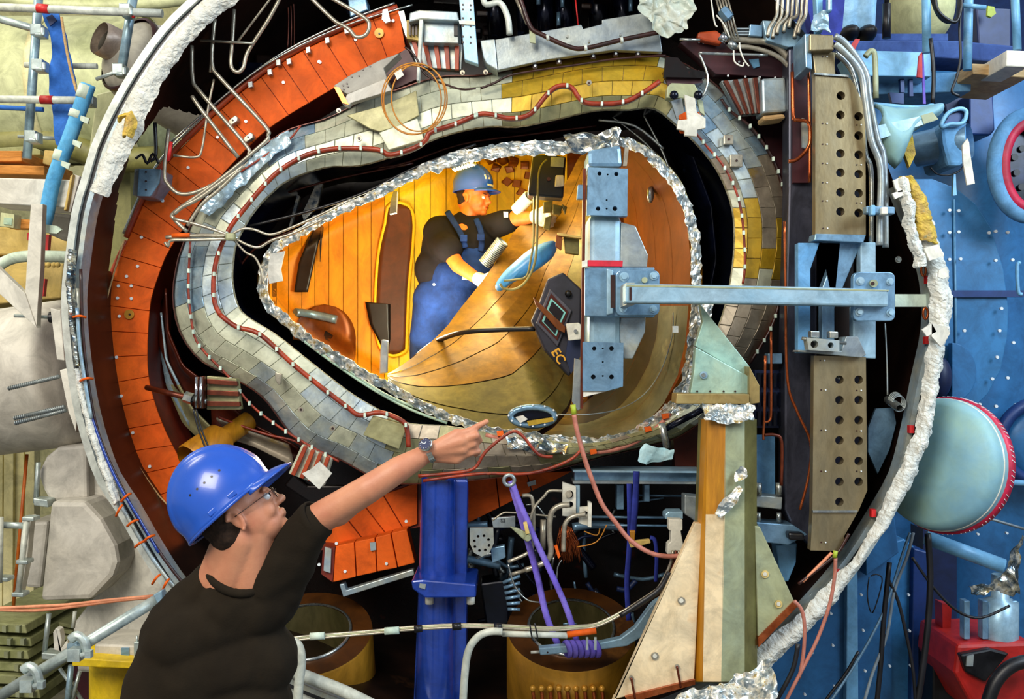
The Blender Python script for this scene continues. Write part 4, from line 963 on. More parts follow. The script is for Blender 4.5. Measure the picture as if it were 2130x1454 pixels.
sc_ = thing('scaffold', 'pale tube scaffold with red tape bands at the upper left', 'scaffold', P(60, 330, 5.9))
def rod(x0, y0, x1, y1, Y, r, m_, par, nm='tube'): return MB().cyl(P(x0, y0, Y), P(x1, y1, Y), mp(r, Y), 14).build(nm, m_, par)
rod(-30, 14, 338, 28, 5.6, 8.5, M.galv_white, sc_); rod(-30, 206, 190, 209, 5.6, 8, M.galv_white, sc_)
rod(82, -30, 56, 330, 5.75, 9, M.galv_blue, sc_); rod(281, -30, 252, 150, 5.75, 9.5, M.galv_blue, sc_)
rod(52, 135, 202, 138, 5.85, 6, M.galv_white, sc_); rod(38, 284, 118, 288, 5.85, 4, M.galv, sc_)
rod(-20, 34, 100, 68, 6.1, 8, M.galv, sc_); rod(200, 165, 262, 142, 5.8, 4, M.galv, sc_)
rod(-30, 222, 90, 228, 6.0, 5, M.blue_cloth, sc_, 'blue_rod')
for a, b, c, d, Y, r in ((78, 17, 102, 19, 5.6, 9.6), (85, 207.5, 111, 208, 5.6, 9)): rod(a, b, c, d, Y, r, M.red_tape, sc_, 'red_band')
for x, y in ((265, 24), (82, 66), (84, 138), (70, 286), (183, 210), (251, 148)):
    mb = MB(); mb.box(P(x, y, 5.66), (.06, .1, .06)); mb.cyl(P(x-9, y+6, 5.6), P(x+9, y+6, 5.6), .013, 8); mb.cyl(P(x+7, y-8, 5.58), P(x+7, y+8, 5.58), .012, 8)
    mb.build('clamp', M.galv, sc_, bevel=.008)
rod(275, 34, 280, 34, 5.6, 4, M.red_tape, sc_, 'red_band')
# blue cloth strap and foam wrapped pipe
a = [(90, 26), (100, 60), (108, 110), (106, 170), (110, 230), (114, 300)]; b = [(124, 28), (138, 90), (150, 140), (162, 190), (150, 240), (138, 310)]
solo(ribbon(resample(PP(a, 5.72), 40), resample(PP(b, 5.72), 40), 10, 2., .015, 5.), 'blue_sling', 'blue cloth sling hanging from the top scaffold tube', 'sling', M.blue_cloth, solid=.012)
slab([(96, 36), (108, 30), (118, 42), (104, 54)], 5.69, .01).build('sling_label', M.blue_navy, sc_)
solo(ptube([(128, 36), (136, 90), (146, 140), (160, 192)], 5.6, 3), 'rope', 'pale tan rope hanging in front of the blue sling', 'rope', M.timber_pale)
fp_ = thing('foam_pipe', 'light blue foam wrapped pipe with pale tape bands leaning by the vessel rim', 'pipe', P(100, 450, 5.5))
ptube([(184, 176), (168, 222), (140, 300), (112, 372), (98, 440), (90, 470)], 5.5, 15, 14).build('foam_cover', M.foam_blue, fp_)
for x, y, s in ((177, 192, 14), (160, 238, 8), (127, 325, 11)):
    d = Vector((-.33, .94)); MB().cyl(P(x-d.x*s, y-d.y*s, 5.5), P(x+d.x*s, y+d.y*s, 5.5), mp(16, 5.5), 14).build('tape_band', M.tape_pale, fp_)
for x, y in ((178, 248), (162, 298), (138, 342)): slab([(x-10, y-8), (x+8, y-2), (x+4, y+10), (x-12, y+2)], 5.44, .01).build('tape_tab', M.tape_pale, fp_)
# timber beam and clutter at left
tb = thing('timber_beam', 'orange brown timber beam resting above the white duct', 'timber', P(50, 366, 6.3))
MB().box(P(40, 347, 6.3), (.36, .7, .062)).build('beam', M.timber, tb, bevel=.004); slab([(-30, 342), (92, 345), (92, 364), (-30, 362)], 5.9, .2).build('beam', M.timber, tb, bevel=.006)
solo(slab([(92, 312), (118, 314), (108, 346), (88, 340)], 6.2, .15), 'box', 'tan cardboard box on the timber beam', 'box', M.sand, bevel=.005)
solo(slab([(-20, 308), (60, 304), (84, 312), (84, 322), (-20, 324)], 6.6, .4), 'grating', 'green grating slab above the timber beam', 'grating', M.green_plank, bevel=.004)
wd = thing('white_duct', 'pale grey rectangular duct running in from the left to the vessel rim', 'duct', P(60, 440, 5.6))
slab([(-30, 369), (148, 374), (142, 432), (-30, 422)], 5.55, .3).build('duct', M.white_paint, wd, bevel=.006)
slab([(151, 362), (166, 366), (146, 442), (133, 436)], 5.45, .12).build('flange', M.grey_paint, wd, bevel=.004)
slab([(146, 366), (152, 362), (138, 436), (132, 438)], 5.42, .08).build('flange', M.sand, wd, bevel=.004)
nb = thing('white_letter', 'flat white letter N with a pointed lower tip at the far left', 'letter', P(74, 680, 5.3))  # white letter N from printed text, built as a solid plate
slab([(64, 424), (89, 424), (84, 560), (78, 638), (76, 682), (70, 670), (52, 612), (56, 540)], 5.3, .05).build('upright', M.white_paint, nb, bevel=.003)
slab([(-20, 540), (0, 560), (52, 610), (76, 682), (-20, 594)], 5.29, .05).build('diagonal', M.white_paint, nb, bevel=.003)
# yellow cabinets and pale green pipe further back
cbt = thing('yellow_cabinet', 'sand coloured cabinet with red latch bars behind the white letter', 'cabinet', P(60, 640, 7.2))
slab([(-80, 470), (150, 476), (150, 530), (-80, 530)], 7.4, .5).build('body', M.sand, cbt, bevel=.01)
slab([(-80, 540), (132, 548), (126, 620), (-80, 640)], 7.35, .5).build('body', M.sand, cbt, bevel=.01)
slab([(20, 455), (68, 457), (64, 475), (20, 475)], 7.2, .1).build('drawer', M.timber, cbt)
slab([(2, 442), (30, 446), (28, 474), (0, 470)], 7.1, .1).build('green_panel', M.green_drum, cbt); slab([(8, 452), (25, 454), (24, 468), (7, 466)], 7.09, .01).build('window', M.gusset_teal, cbt)
for q in ([(94, 488), (102, 488), (99, 525), (93, 525)], [(86, 580), (94, 580), (90, 616), (84, 616)], [(57, 484), (63, 484), (61, 500), (56, 500)]): slab(q, 7.1, .04).build('latch_bar', M.red_tape, cbt)
solo(ptube([(-20, 600), (-8, 560), (20, 540), (60, 533), (140, 534), (190, 534)], 6.9, 12, 12), 'pipe', 'pale green pipe bending down behind the white letter', 'pipe', M.tape_pale)
for x in (92, 100, 112, 120): MB().ell(P(x, 551, 6.8), .018).build('valve_bead', M.sand, cbt)
slab([(92, 448), (98, 448), (92, 470), (88, 468)], 5.5, .03).build('red_tag', M.red_tape, fp_)
solo(slab([(90, 466), (118, 470), (128, 478), (118, 486), (88, 484)], 5.4, .02), 'plastic_film', 'crumpled clear plastic tag beside the white letter', 'film', M.tape_pale)
solo(slab([(96, 440), (152, 446), (146, 500), (130, 500), (95, 485)], 6.0, .4), 'grey_shroud', 'dark grey shroud behind the left vessel rim', 'shroud', M.grey_paint_dark, bevel=.02)
# big horizontal port
gp_ = thing('port_tube', 'huge light grey horizontal port tube entering the left vessel rim', 'port', P(60, 950, 6))
A = P(-260, 830, 6.2); B = P(150, 775, 6.0); Rp = mp(150, 6.1)
MB().lathe([(0, 0), (Rp, .01), (Rp, (B-A).length), (Rp*.9, (B-A).length+.05), (0, (B-A).length+.06)], A, B, 56).build('tube', M.grey_paint, gp_)
slab([(104, 640), (126, 646), (134, 750), (118, 748)], 5.3, .15).build('flange', M.white_paint, gp_, bevel=.004)
slab([(124, 770), (140, 766), (160, 850), (158, 900), (142, 856)], 5.2, .12).build('flange', M.white_paint, gp_, bevel=.004)
for (x0, y0, x1, y1) in ((18, 808, 124, 783), (30, 870, 135, 846), (32, 880, 138, 853)):
    mb = MB(); a = P(x0, y0, 5.3); b = P(x1, y1, 5.25); mb.cyl(a, b, .009, 10)
    for k in range(26): c = a.lerp(b, k/26); mb.tube([c, a.lerp(b, (k+.5)/26)], .0115, 8, sub=1)
    mb.build('threaded_rod', M.steel_grey, gp_)
rod(30, 657, 112, 660, 5.4, 3.5, M.galv, gp_, 'stud'); MB().lathe([(.03, 0), (.03, .02), (.016, .04)], P(104, 660, 5.4), P(112, 660, 5.4), 10).build('stud_nut', M.black_metal, gp_)
# faceted duct and funnel lower left
fd = thing('faceted_duct', 'pale grey faceted duct with a bulging middle under the port tube', 'duct', P(160, 1240, 5.8))
def hull(pts, Y, th, m_, nm, par, bev=.02): return slab(pts, Y, th).build(nm, m_, par, bevel=bev)
hull([(78, 985), (95, 950), (120, 930), (180, 925), (182, 1040), (104, 1044), (90, 1020)], 5.75, .7, M.grey_paint, 'upper_panel', fd)
hull([(104, 1042), (176, 1042), (210, 1080), (240, 1135), (246, 1170), (236, 1200), (190, 1248), (82, 1252), (96, 1120)], 5.6, .8, M.grey_paint, 'middle_panel', fd, .03)
hull([(180, 925), (200, 960), (250, 1080), (340, 1220), (330, 1400), (160, 1400), (150, 1300), (190, 1248), (236, 1200), (246, 1170), (240, 1135), (176, 1042)], 5.85, .6, M.white_paint, 'funnel_panel', fd)
hull([(52, 1086), (100, 1084), (84, 1225), (50, 1222)], 5.9, .5, M.grey_paint, 'side_port', fd)
for Y, pts in ((5.5, [(46, 1075), (66, 1073), (62, 1100), (56, 1168), (42, 1238), (30, 1236), (40, 1160), (44, 1100)]),): slab(pts, Y, .06).build('white_rib', M.white_paint, fd, bevel=.005)
fr2 = thing('lifting_stand', 'galvanised lifting stand standing left of the faceted duct', 'frame', P(40, 1240, 5.5))
rod(0, 1076, -2, 1212, 5.4, 7, M.galv_white, fr2); rod(5, 1092, 56, 1094, 5.45, 7, M.galv, fr2); rod(56, 1080, 38, 1234, 5.42, 6, M.galv_white, fr2)
for x, y in ((58, 1080), (45, 1170), (36, 1238), (4, 1206)): slab([(x-13, y-5), (x+12, y-4), (x+12, y+5), (x-13, y+4)], 5.4, .08).build('joint_plate', M.galv, fr2, bevel=.006)
rod(80, 962, 74, 1046, 5.7, 5, M.galv, fr2); slab([(68, 1036), (98, 1040), (100, 1056), (70, 1052)], 5.65, .1).build('joint_plate', M.galv, fr2, bevel=.006)
solo(MB().cyl(P(56, 945, 6.1), P(28, 1260, 6.1), mp(3.5, 6.1), 10), 'orange_pole', 'thin orange upright pole behind the lifting frame', 'pole', M.orange_pole)
cr = thing('curtain_wall', 'cream corrugated cladding at the lower left edge', 'cladding', P(10, 1250, 7.5))
for k in range(7): slab([(-80+k*22, 930-k*4), (-60+k*22, 926-k*4), (-62+k*22, 1270), (-82+k*22, 1270)], 7.5+.03*(k % 2), .1).build('panel_rib', M.cream_yellow, cr, bevel=.004)
for k, (pts, r) in enumerate((([(-20, 1266), (60, 1262), (140, 1258), (230, 1248), (320, 1240)], 3.5), ([(-20, 1268), (70, 1270), (150, 1262), (240, 1250), (322, 1242)], 3.5))):
    solo(ptube(pts, 5.1, r), 'orange_cable', ('pale orange cable slung across the lower left, upper strand', 'pale orange cable slung across the lower left, sagging strand')[k], 'cable', M.flesh_cable, 'orange cables at lower left')
# diagonal scaffold tube with clamps
dt = thing('scaffold_tube', 'long galvanised tube slanting up to the man\'s shoulder with two clamps', 'tube', P(0, 1454, 4.3))
rod(-60, 1484, 345, 1236, 4.3, 12, M.galv, dt); rod(150, 1352, 178, 1336, 4.3, 17, M.galv_blue, dt, 'sleeve')
for x, y in ((165, 1344), (66, 1408)):
    mb = MB(); mb.tube(PP([(x-18, y-14), (x-4, y-22), (x+10, y-10), (x+16, y+14)], 4.24), .02, 8); mb.box(P(x-6, y+16, 4.24), (.05, .06, .05)); mb.cyl(P(x+4, y+20, 4.2), P(x+24, y+14, 4.2), .012, 8); mb.box(P(x+20, y+16, 4.2), (.025, .03, .03))
    mb.build('clamp', M.galv, dt, bevel=.004)
slab([(318, 1238), (336, 1228), (338, 1250), (330, 1262)], 4.25, .05).build('end_clamp', M.galv_blue, dt, bevel=.004)
# yellow cylinder and green planks
yc = thing('yellow_bollard', 'bright yellow cylindrical stand with a pale top rim beside the man', 'stand', P(235, 1500, 5.2))
MB().lathe([(mp(50, 5.2), 0), (mp(50, 5.2), .32)], P(236, 1500, 5.5), P(236, 1376, 5.5), 32).build('body', M.yellow_paint, yc)
slab([(150, 1368), (300, 1378), (300, 1392), (150, 1386)], 5.2, .3).build('top_plate', M.yellow_paint, yc, bevel=.005)
slab([(196, 1340), (320, 1344), (318, 1374), (196, 1368)], 5.3, .3).build('pale_rim', M.grey_paint, yc, bevel=.01)
slab([(252, 1348), (268, 1348), (268, 1366), (252, 1365)], 5.29, .01).build('blue_label', M.steel_blue, yc)
slab([(278, 1336), (290, 1336), (290, 1372), (278, 1372)], 5.25, .05).build('lug', M.galv, yc, bevel=.003); rod(285, 1322, 285, 1340, 5.27, 2.4, M.galv, yc, 'eye_bolt')
slab([(110, 1316), (116, 1306), (124, 1310), (128, 1330), (126, 1350), (140, 1330), (142, 1346), (128, 1356), (112, 1352)], 5.3, .05).build('shackle', M.white_paint, yc, bevel=.004)
pk = thing('plank_stack', 'stack of green edged scaffold boards at the lower left corner', 'stack', P(30, 1470, 6))
for k in range(7):
    y = 1292+k*27; dx = (-6, 4, -2, 20, 14, 22, 10)[k]
    o = slab([(-60, y), (58+dx, y+8), (62+dx, y+26), (-60, y+20)], 5.9+.03*(k % 2), .9).build('board', M.green_plank, pk, bevel=.006)
    o['kind'] = 'thing' if 0 else 'part' if 0 else o.get('kind', '') or ''; del o['kind']
    for x in (14+dx, 42+dx): slab([(x-4, y+10), (x+4, y+11), (x+4, y+24), (x-4, y+23)], 5.87, .03).build('board_catch', M.sage, pk)
for k in range(4):
    slab([(30, 1274+k*14), (150, 1300+k*13), (150, 1308+k*13), (30, 1284+k*14)], 6.3, .5).build('board', M.green_plank, pk, bevel=.005)
sf = thing('scaffold_jack', 'grey scaffold jack with cross bars behind the yellow stand', 'jack', P(140, 1480, 5.6))
rod(102, 1276, 92, 1360, 5.6, 5, M.galv, sf); slab([(86, 1358), (140, 1362), (140, 1376), (86, 1372)], 5.55, .1).build('joint_plate', M.galv, sf, bevel=.005)
rod(148, 1384, 138, 1480, 5.6, 6, M.galv_blue, sf); rod(124, 1390, 180, 1470, 5.65, 4, M.galv, sf); rod(166, 1396, 146, 1470, 5.62, 4, M.galv, sf); rod(156, 1272, 152, 1306, 5.6, 4, M.galv_white, sf)
solo(slab([(150, 1385), (192, 1390), (190, 1470), (160, 1470)], 6.2, .4), 'dark_crate', 'dark maroon crate behind the scaffold jack', 'crate', M.plum)

# =====================================================================  right background: blue cryostat, pipes, ports
YR = 6.9
bw = thing('blue_vessel', 'tall blue neighbouring vessel wall with riveted curved plates', 'vessel', P(2000, 1454, YR))
def bfn(u, v): x = 1790+520*u; y = 150+1500*v; return P(x, y, YR-.25*math.sin(PI*min(1, max(0, (x-1850)/420)))**2)
MB().grid(bfn, 20, 6).build('wall', M.wall_blue, bw, solid=.06)
def egg(x0, x1, xm, pts, Y, th, nm, m_): slab(pts, Y, th).build(nm, m_, bw, bevel=.006)
egg(0, 0, 0, [(1880, 372), (1940, 372), (1990, 392), (2030, 424), (2062, 474), (2088, 560), (2098, 640), (2096, 700), (2082, 770), (2055, 820), (2024, 850), (1990, 840), (1940, 830), (1920, 700), (1920, 560)], YR-.42, .1, 'curved_plate', M.panel_blue)
slab([(1880, 604), (2130, 604), (2130, 618), (1880, 618)], YR-.45, .03).build('weld_band', M.blue_deep, bw)
MB().cyl(P(1984, 415, YR-.43), P(1990, 800, YR-.43), .008, 8).build('seam_line', M.blue_pale, bw)
rv = MB()
for x, y in ((1973, 484), (1992, 483), (2055, 485), (1973, 438), (1992, 439), (2069, 482), (2069, 542), (1973, 540), (1996, 539), (2094, 484), (2104, 541), (2081, 642), (2004, 688), (2077, 688), (2006, 730), (2072, 743), (2004, 781), (2062, 788), (2094, 786), (2036, 841), (2070, 845), (2111, 842), (2066, 888), (2056, 943), (2106, 713)):
    q = P(x, y, YR-.46); rv.tube([q, q-Vector((0, .02, 0))], .010, 8, sub=1)
tag(rv.build('rivet', M.rivet_white, bw), kind='stuff')
slab([(2016, 195), (2066, 192), (2070, 270), (2060, 282), (2016, 280)], YR-.5, .2).build('recess_frame', M.blue_deep, bw, bevel=.01)
slab([(1960, 200), (2010, 195), (2016, 280), (1980, 282)], YR-.35, .05).build('recess_panel', M.blue_navy, bw, bevel=.01)
def ringport(cx, cy, rx, ry, Y, t, nm, m_, par): MB().tube([P(cx+rx*math.cos(k*PI/20), cy+ry*math.sin(k*PI/20), Y) for k in range(40)], t, 10, closed=True, sub=1).build(nm, m_, par)
mh = thing('manhole', 'round blue manhole with red and white taped rim at the right edge', 'manhole', P(2140, 455, YR-.7))
ringport(2140, 345, 70, 104, YR-.72, .05, 'rim', M.foam_grey_blue, mh); ringport(2142, 345, 54, 88, YR-.74, .035, 'tape_ring', M.tape_red_white, mh)
slab([(2140+60*math.cos(k*PI/20), 345+94*math.sin(k*PI/20)) for k in range(40)], YR-.66, .05).build('cover', M.gap_blue, mh)
for x, y in ((2108, 328), (2112, 360), (2124, 310), (2122, 390)): disc(mh, x, y, YR-.66, 7, M.black_metal, 'cover_hole', .02)
ringport(2170, 920, 90, 84, YR-.5, .04, 'dome_rim', M.blue_deep, bw)
MB().ell(P(2170, 920, YR-.4), (.28, .12, .27), None, 32, 16).build('blue_dome', M.wall_blue, bw)
MB().lathe([(mp(52, YR), 0), (mp(60, YR), .02), (mp(60, YR), .1)], P(1955, 768, YR-.5), P(1955, 768, YR-.4), 32).build('round_boss', M.panel_blue, bw) if 0 else None
egg(0, 0, 0, [(1930+50+52*math.cos(k*PI/16), 775+62*math.sin(k*PI/16)) for k in range(-8, 9)], YR-.5, .06, 'round_flange', M.wall_blue)
MB().ell(P(1955, 785, YR-.5), (.07, .08, .13), None, 20, 12).build('round_boss', M.blue_navy, bw)
solo(ptube([(2122, 548), (2116, 552), (2118, 606), (2126, 612)], YR-.8, 4), 'handle', 'small pale blue grab handle on the blue wall at the right edge', 'handle', M.blue_pale)
# port with red-white tape
pt = thing('taped_port', 'pale blue port tube wrapped with red and white tape at its mouth', 'port', P(1940, 1110, 5.2))
Rp = mp(137, 5.0); ax = Vector((.80, .58, -.14)).normalized(); B = P(1966, 967, 5.05); A = B-ax*.34
MB().lathe([(0, .20), (Rp*.5, .205), (Rp*.88, .22), (Rp*.97, .24), (Rp, .28), (Rp*1.03, .36), (Rp*1.03, .38), (Rp*.94, .38), (0, .37)], A, B, 56).build('tube', M.port_dome, pt)
MB().lathe([(Rp*1.0, .325), (Rp*1.05, .33), (Rp*1.05, .372), (Rp*1.0, .376)], A, B, 56).build('red_tape', M.tape_red_white, pt)
MB().lathe([(Rp*.99, .29), (Rp*1.015, .295), (Rp*1.015, .30), (Rp*.99, .305)], A, B, 56).build('lip', M.label_white, pt)
tm = MB()
u_ = Vector((0, 0, 1)).cross(ax).normalized(); v_ = ax.cross(u_)
for k in range(90):
    if k % 5 == 4: continue
    q = 2*PI*k/90; rd = u_*math.cos(q)+v_*math.sin(q); c = A+ax*.35+rd*Rp*1.052; tn = -u_*math.sin(q)+v_*math.cos(q)
    tm.bar(c-tn*.006-ax*.012, c+tn*.004+ax*.012, .003, .004, up=rd)
tag(tm.build('tape_mark', M.rivet_white, pt), kind='stuff')
solo(slab([(1905, 836), (1926, 812), (1936, 822), (1920, 846), (1930, 850), (1905, 842)], 5.0, .02), 'tape_patch', 'small pale blue tape tag on top of the taped port', 'tape', M.blue_pale)
# upper nozzles
un = thing('nozzle', 'pale blue cone shaped nozzle with a yellowed lower edge beside the bent pipes', 'nozzle', P(1860, 360, 5.0))
mb = MB(); A_ = resample(PP([(1816, 218), (1860, 222), (1905, 226), (1940, 222)], 5.0), 12); B_2 = resample(PP([(1826, 270), (1840, 330), (1862, 352), (1874, 330), (1884, 280), (1915, 260), (1950, 238)], 4.9), 12)
mb.grid(lambda u, v: A_[int(round(u*11))].lerp(B_2[int(round(u*11))], v)-Vector((0, .1*math.sin(PI*v), 0)), 11, 8); mb.build('cone', M.port_dome, un, solid=.02)
ptube([(1816, 217), (1870, 222), (1920, 224), (1940, 220), (1948, 232)], 4.98, 5, 8).build('cone_rim', M.blue_pale, un)
slab([(1822, 262), (1940, 236), (1948, 250), (1828, 290)], 4.84, .012).build('label_strip', M.steel_blue_light, un); slab([(1916, 240), (1940, 233), (1952, 248), (1922, 258)], 4.835, .01).build('label_strip', M.sage, un)
slab([(1872, 285), (1898, 280), (1905, 320), (1892, 348), (1882, 320)], 4.95, .03).build('yellow_lining', M.fluff_yellow, un)
fn_ = thing('foam_nozzle', 'short steel nozzle wrapped with a pale blue foam sleeve', 'nozzle', P(1980, 360, 5.3))
MB().lathe([(mp(36, 5.3), 0), (mp(38, 5.3), .13), (mp(36, 5.3), .26)], P(1906, 312, 5.35), P(1975, 300, 5.25), 28).build('tube', M.steel_blue, fn_)
mb = MB(); mb.prism(PP([(1956, 266), (1972, 250), (1990, 240), (2006, 244), (2012, 256), (2014, 330), (1998, 346), (1972, 346), (1960, 300)], 5.15), (0, .3, 0)); mb.build('foam_sleeve', M.foam_grey_blue, fn_, bevel=.02)
ptube([(1958, 264), (1976, 258), (1994, 258), (2006, 252), (2010, 232), (1996, 226), (1974, 234), (1962, 250)], 5.12, 4.5, closed=True).build('sleeve_lip', M.blue_pale, fn_)
slab([(1962, 262), (1975, 240), (1996, 232), (2004, 240), (1998, 256), (1978, 256)], 5.14, .01).build('sleeve_mouth', M.blue_deep, fn_)
solo(slab([(2002, 302), (2012, 288), (2016, 296), (2018, 318), (2028, 382), (2012, 385), (2004, 340)], 5.05, .012), 'tape_patch', 'long white tape strip hanging off the foam sleeve', 'tape', M.label_white)
ptube([(1935, 348), (1950, 362), (1975, 364), (1996, 355), (2004, 345)], 5.2, 1.8).build('cord', M.cable_black, fn_)
slab([(1984, 362), (1988, 362), (1990, 406), (1982, 407)], 5.3, .02).build('drip_strip', M.blue_pale, fn_)
# upper right platform
pf = thing('work_platform', 'blue steel work platform with a violet mat at the upper right', 'platform', P(1930, 195, 6.0))
MB().box(P(1820, 86, 6.2)+Vector((0, .3, -.02)), (.75, .9, .04)).build('mat', M.mat_violet, pf)
slab([(1755, 84), (1990, 84), (2125, 96), (2125, 132), (1985, 122), (1755, 108)], 5.75, .25).build('mat_edge', M.mat_violet, pf, bevel=.01)
slab([(1775, 104), (1938, 108), (1937, 160), (1800, 158)], 5.65, .3).build('beam_face', M.blue_pale, pf, bevel=.006)
slab([(1790, 158), (2022, 148), (2020, 190), (1830, 196), (1808, 190)], 5.8, .3).build('beam_face', M.foam_grey_blue, pf, bevel=.006)
ptube([(1800, 118), (1812, 106), (1820, 120), (1822, 205)], 5.5, 6, 10).build('hand_rail', M.sage, pf)
for q in ([(1872, 148), (1880, 148), (1882, 192), (1874, 192)], [(1892, 150), (1898, 150), (1900, 200), (1892, 200)], [(1850, 192), (1880, 194), (1880, 216), (1856, 214)]): slab(q, 5.7, .03).build('dark_slot', M.blue_deep, pf)
slab([(1770, 94), (1780, 80), (1789, 82), (1778, 104)], 5.6, .02).build('red_strap', M.red_tape, pf)
solo(slab([(2020, 132), (2140, 136), (2140, 162), (2024, 154)], 5.6, .5), 'deck_board', 'pale timber deck board under the right scaffold post', 'board', M.timber_pale, bevel=.005)
solo(slab([(2094, 104), (2140, 106), (2140, 140), (2093, 138)], 5.4, .3), 'white_box', 'cream box standing on the deck at the right edge', 'box', M.white_block, bevel=.006)
sp = thing('scaffold_post', 'pair of pale blue round posts joined by couplers at the upper right', 'post', P(1930, 110, 5.5))
rod(1926, -40, 1928, 110, 5.5, 9, M.blue_pale, sp, 'post'); rod(2016, -40, 2012, 146, 5.45, 9, M.blue_pale, sp, 'post'); rod(2110, -40, 2116, 104, 5.5, 8.5, M.blue_pale, sp, 'post'); rod(1995, 10, 2050, 16, 5.4, 5, M.blue_pale, sp, 'coupler')
bp = thing('black_cylinder', 'black gas strut standing on the violet mat', 'strut', P(1843, 82, 5.9)); rod(1844, 8, 1844, 80, 5.9, 8.5, M.black_metal, bp, 'body'); rod(1844, -40, 1844, 10, 5.9, 5, M.black_metal, bp, 'rod')
solo(MB().ell(P(1915, 20, 7), (mp(62, 7), .3, mp(82, 7)), None, 32, 20), 'cream_tank', 'rounded cream tank behind the platform posts', 'tank', M.tank_cream)
solo(slab([(2030, 14), (2104, 18), (2104, 128), (2038, 128)], 6.0, .15), 'display_board', 'dark blue grey board behind the upper right posts', 'panel', M.blue_navy, bevel=.01)
solo(slab([(2055, 12), (2068, 14), (2072, 28), (2062, 36), (2054, 32)], 5.9, .02), 'green_tag', 'bright green tag hanging on the dark board', 'tag', M.green_tape)
for k in range(4):
    solo(ptube([(1945-k*3, -10), (1950, 20+k*3), (1970, 40+k*2), (1990, 44-k*2), (2000-k*2, 10), (1996, -20)], 5.3+.02*k, 3.6, 10), 'black_hose', 'loop of black hose at the upper right, %s of four counting outwards in' % ORD[k], 'hose', M.cable_black, 'black hose loops')
solo(ptube([(2000, 0), (1996, 60), (1998, 120), (1990, 160), (1980, 190), (1996, 200)], 5.35, 3), 'black_hose', 'long black hose dropping past the deck board', 'hose', M.cable_black)
solo(ptube([(1936, 80), (1942, 150), (1940, 215)], 5.4, 4.5), 'black_hose', 'thick black hose right of the blue platform beam', 'hose', M.cable_black)
rs = thing('ratchet_strap', 'violet strap with a red end hanging at the blue platform beam', 'strap', P(1920, 220, 5.5))
slab([(1912, 116), (1918, 108), (1919, 162), (1908, 160)], 5.5, .015).build('red_end', M.red_tape, rs); slab([(1917, 110), (1921, 110), (1926, 216), (1921, 216)], 5.51, .01).build('strap', M.strap_violet, rs)
# clear of the frame: the platform's uprights
# lower right
lb = thing('blue_support', 'blue boxed support legs with rivets under the right vessel rim', 'support', P(1780, 1454, 5.8))
slab([(1660, 1260), (1760, 1150), (1820, 1090), (1856, 1090), (1856, 1470), (1560, 1470)], 5.85, .3).build('leg_panel', M.wall_blue, lb, bevel=.01)
slab([(1762, 1190), (1784, 1176), (1786, 1470), (1760, 1470)], 5.8, .35).build('edge_strip', M.blue_pale, lb, bevel=.006)
slab([(1795, 1150), (1880, 1120), (1905, 1140), (1905, 1470), (1795, 1470)], 5.95, .4).build('leg_panel', M.panel_blue, lb, bevel=.01)
slab([(1900, 1140), (1935, 1150), (1925, 1470), (1895, 1470)], 5.9, .4).build('leg_side', M.blue_deep, lb, bevel=.008)
slab([(1800, 1090), (1860, 1070), (1870, 1150), (1802, 1198)], 5.75, .1).build('cover_panel', M.wall_blue, lb, bevel=.006)
rv = MB()
for x, y in ((1790, 1236), (1888, 1236), (1794, 1310), (1890, 1311), (1849, 1384), (1892, 1383), (1798, 1394), (1727, 1275), (1731, 1341), (1688, 1356), (1734, 1426), (1673, 1443), (1995, 1106), (2032, 1110), (2092, 1108)):
    q = P(x, y, 5.72); rv.tube([q, q-Vector((0, .02, 0))], .007, 8, sub=1)
tag(rv.build('rivet', M.rivet_white, lb), kind='stuff')
solo(slab([(1920, 1100), (1990, 1150), (1990, 1330), (1960, 1470), (1920, 1470)], 6.4, .2), 'dark_recess', 'dark blue box in the shadow right of the support legs', 'box', M.blue_navy)
solo(slab([(1996, 1095), (2090, 1040), (2130, 1060), (2130, 1290), (1960, 1250)], 6.7, .1), 'blue_hatch', 'shadowed dark blue hatch at the lower right', 'hatch', M.blue_deep)
wb = thing('tube_beam', 'pale blue slanting tube from the taped port down to the foil wrapped pump', 'tube', P(2090, 1190, 5.3))
MB().tube(PP([(1925, 1118, 5.3), (2088, 1178, 5.2)], 5.3), mp(15, 5.3), 16, sub=1).build('tube', M.blue_pale, wb)
pu = thing('vacuum_pump', 'silver pump topped with crumpled blue foil at the lower right', 'pump', P(2085, 1330, 5.4))
MB().lathe([(mp(34, 5.4), 0), (mp(36, 5.4), .02), (mp(36, 5.4), .2), (mp(18, 5.4), .22), (mp(16, 5.4), .34)], P(2080, 1330, 5.4), P(2080, 1200, 5.4), 28).build('body', M.steel_blue_light, pu)
for x in (2012, 2050, 2110): slab([(x-6, 1250), (x+6, 1250), (x+6, 1330), (x-6, 1330)], 5.35, .06).build('side_post', M.steel_blue, pu, bevel=.004)
a = resample(PP([(2010, 1220), (2060, 1205), (2085, 1195), (2110, 1140), (2122, 1120)], 5.2), 40); b = resample(PP([(2030, 1245), (2070, 1220), (2100, 1235), (2122, 1230), (2130, 1200)], 5.2), 40)
ribbon(a, b, 12, 8., .03, 9.).build('foil_wrap', M.foil, pu, solid=.004)
rm = thing('red_machine', 'red welding machine with a thick black hose over it', 'machine', P(2060, 1470, 5.2))
slab([(1992, 1340), (2150, 1335), (2150, 1500), (2040, 1500), (1986, 1400)], 5.3, .5).build('body', M.machine_red, rm, bevel=.02)
slab([(1998, 1362), (2060, 1350), (2100, 1360), (2050, 1420), (2010, 1400)], 5.26, .06).build('front_recess', M.black_metal, rm, bevel=.01)
slab([(2012, 1366), (2026, 1362), (2024, 1386), (2010, 1386)], 5.25, .01).build('label_plate', M.steel_grey, rm)
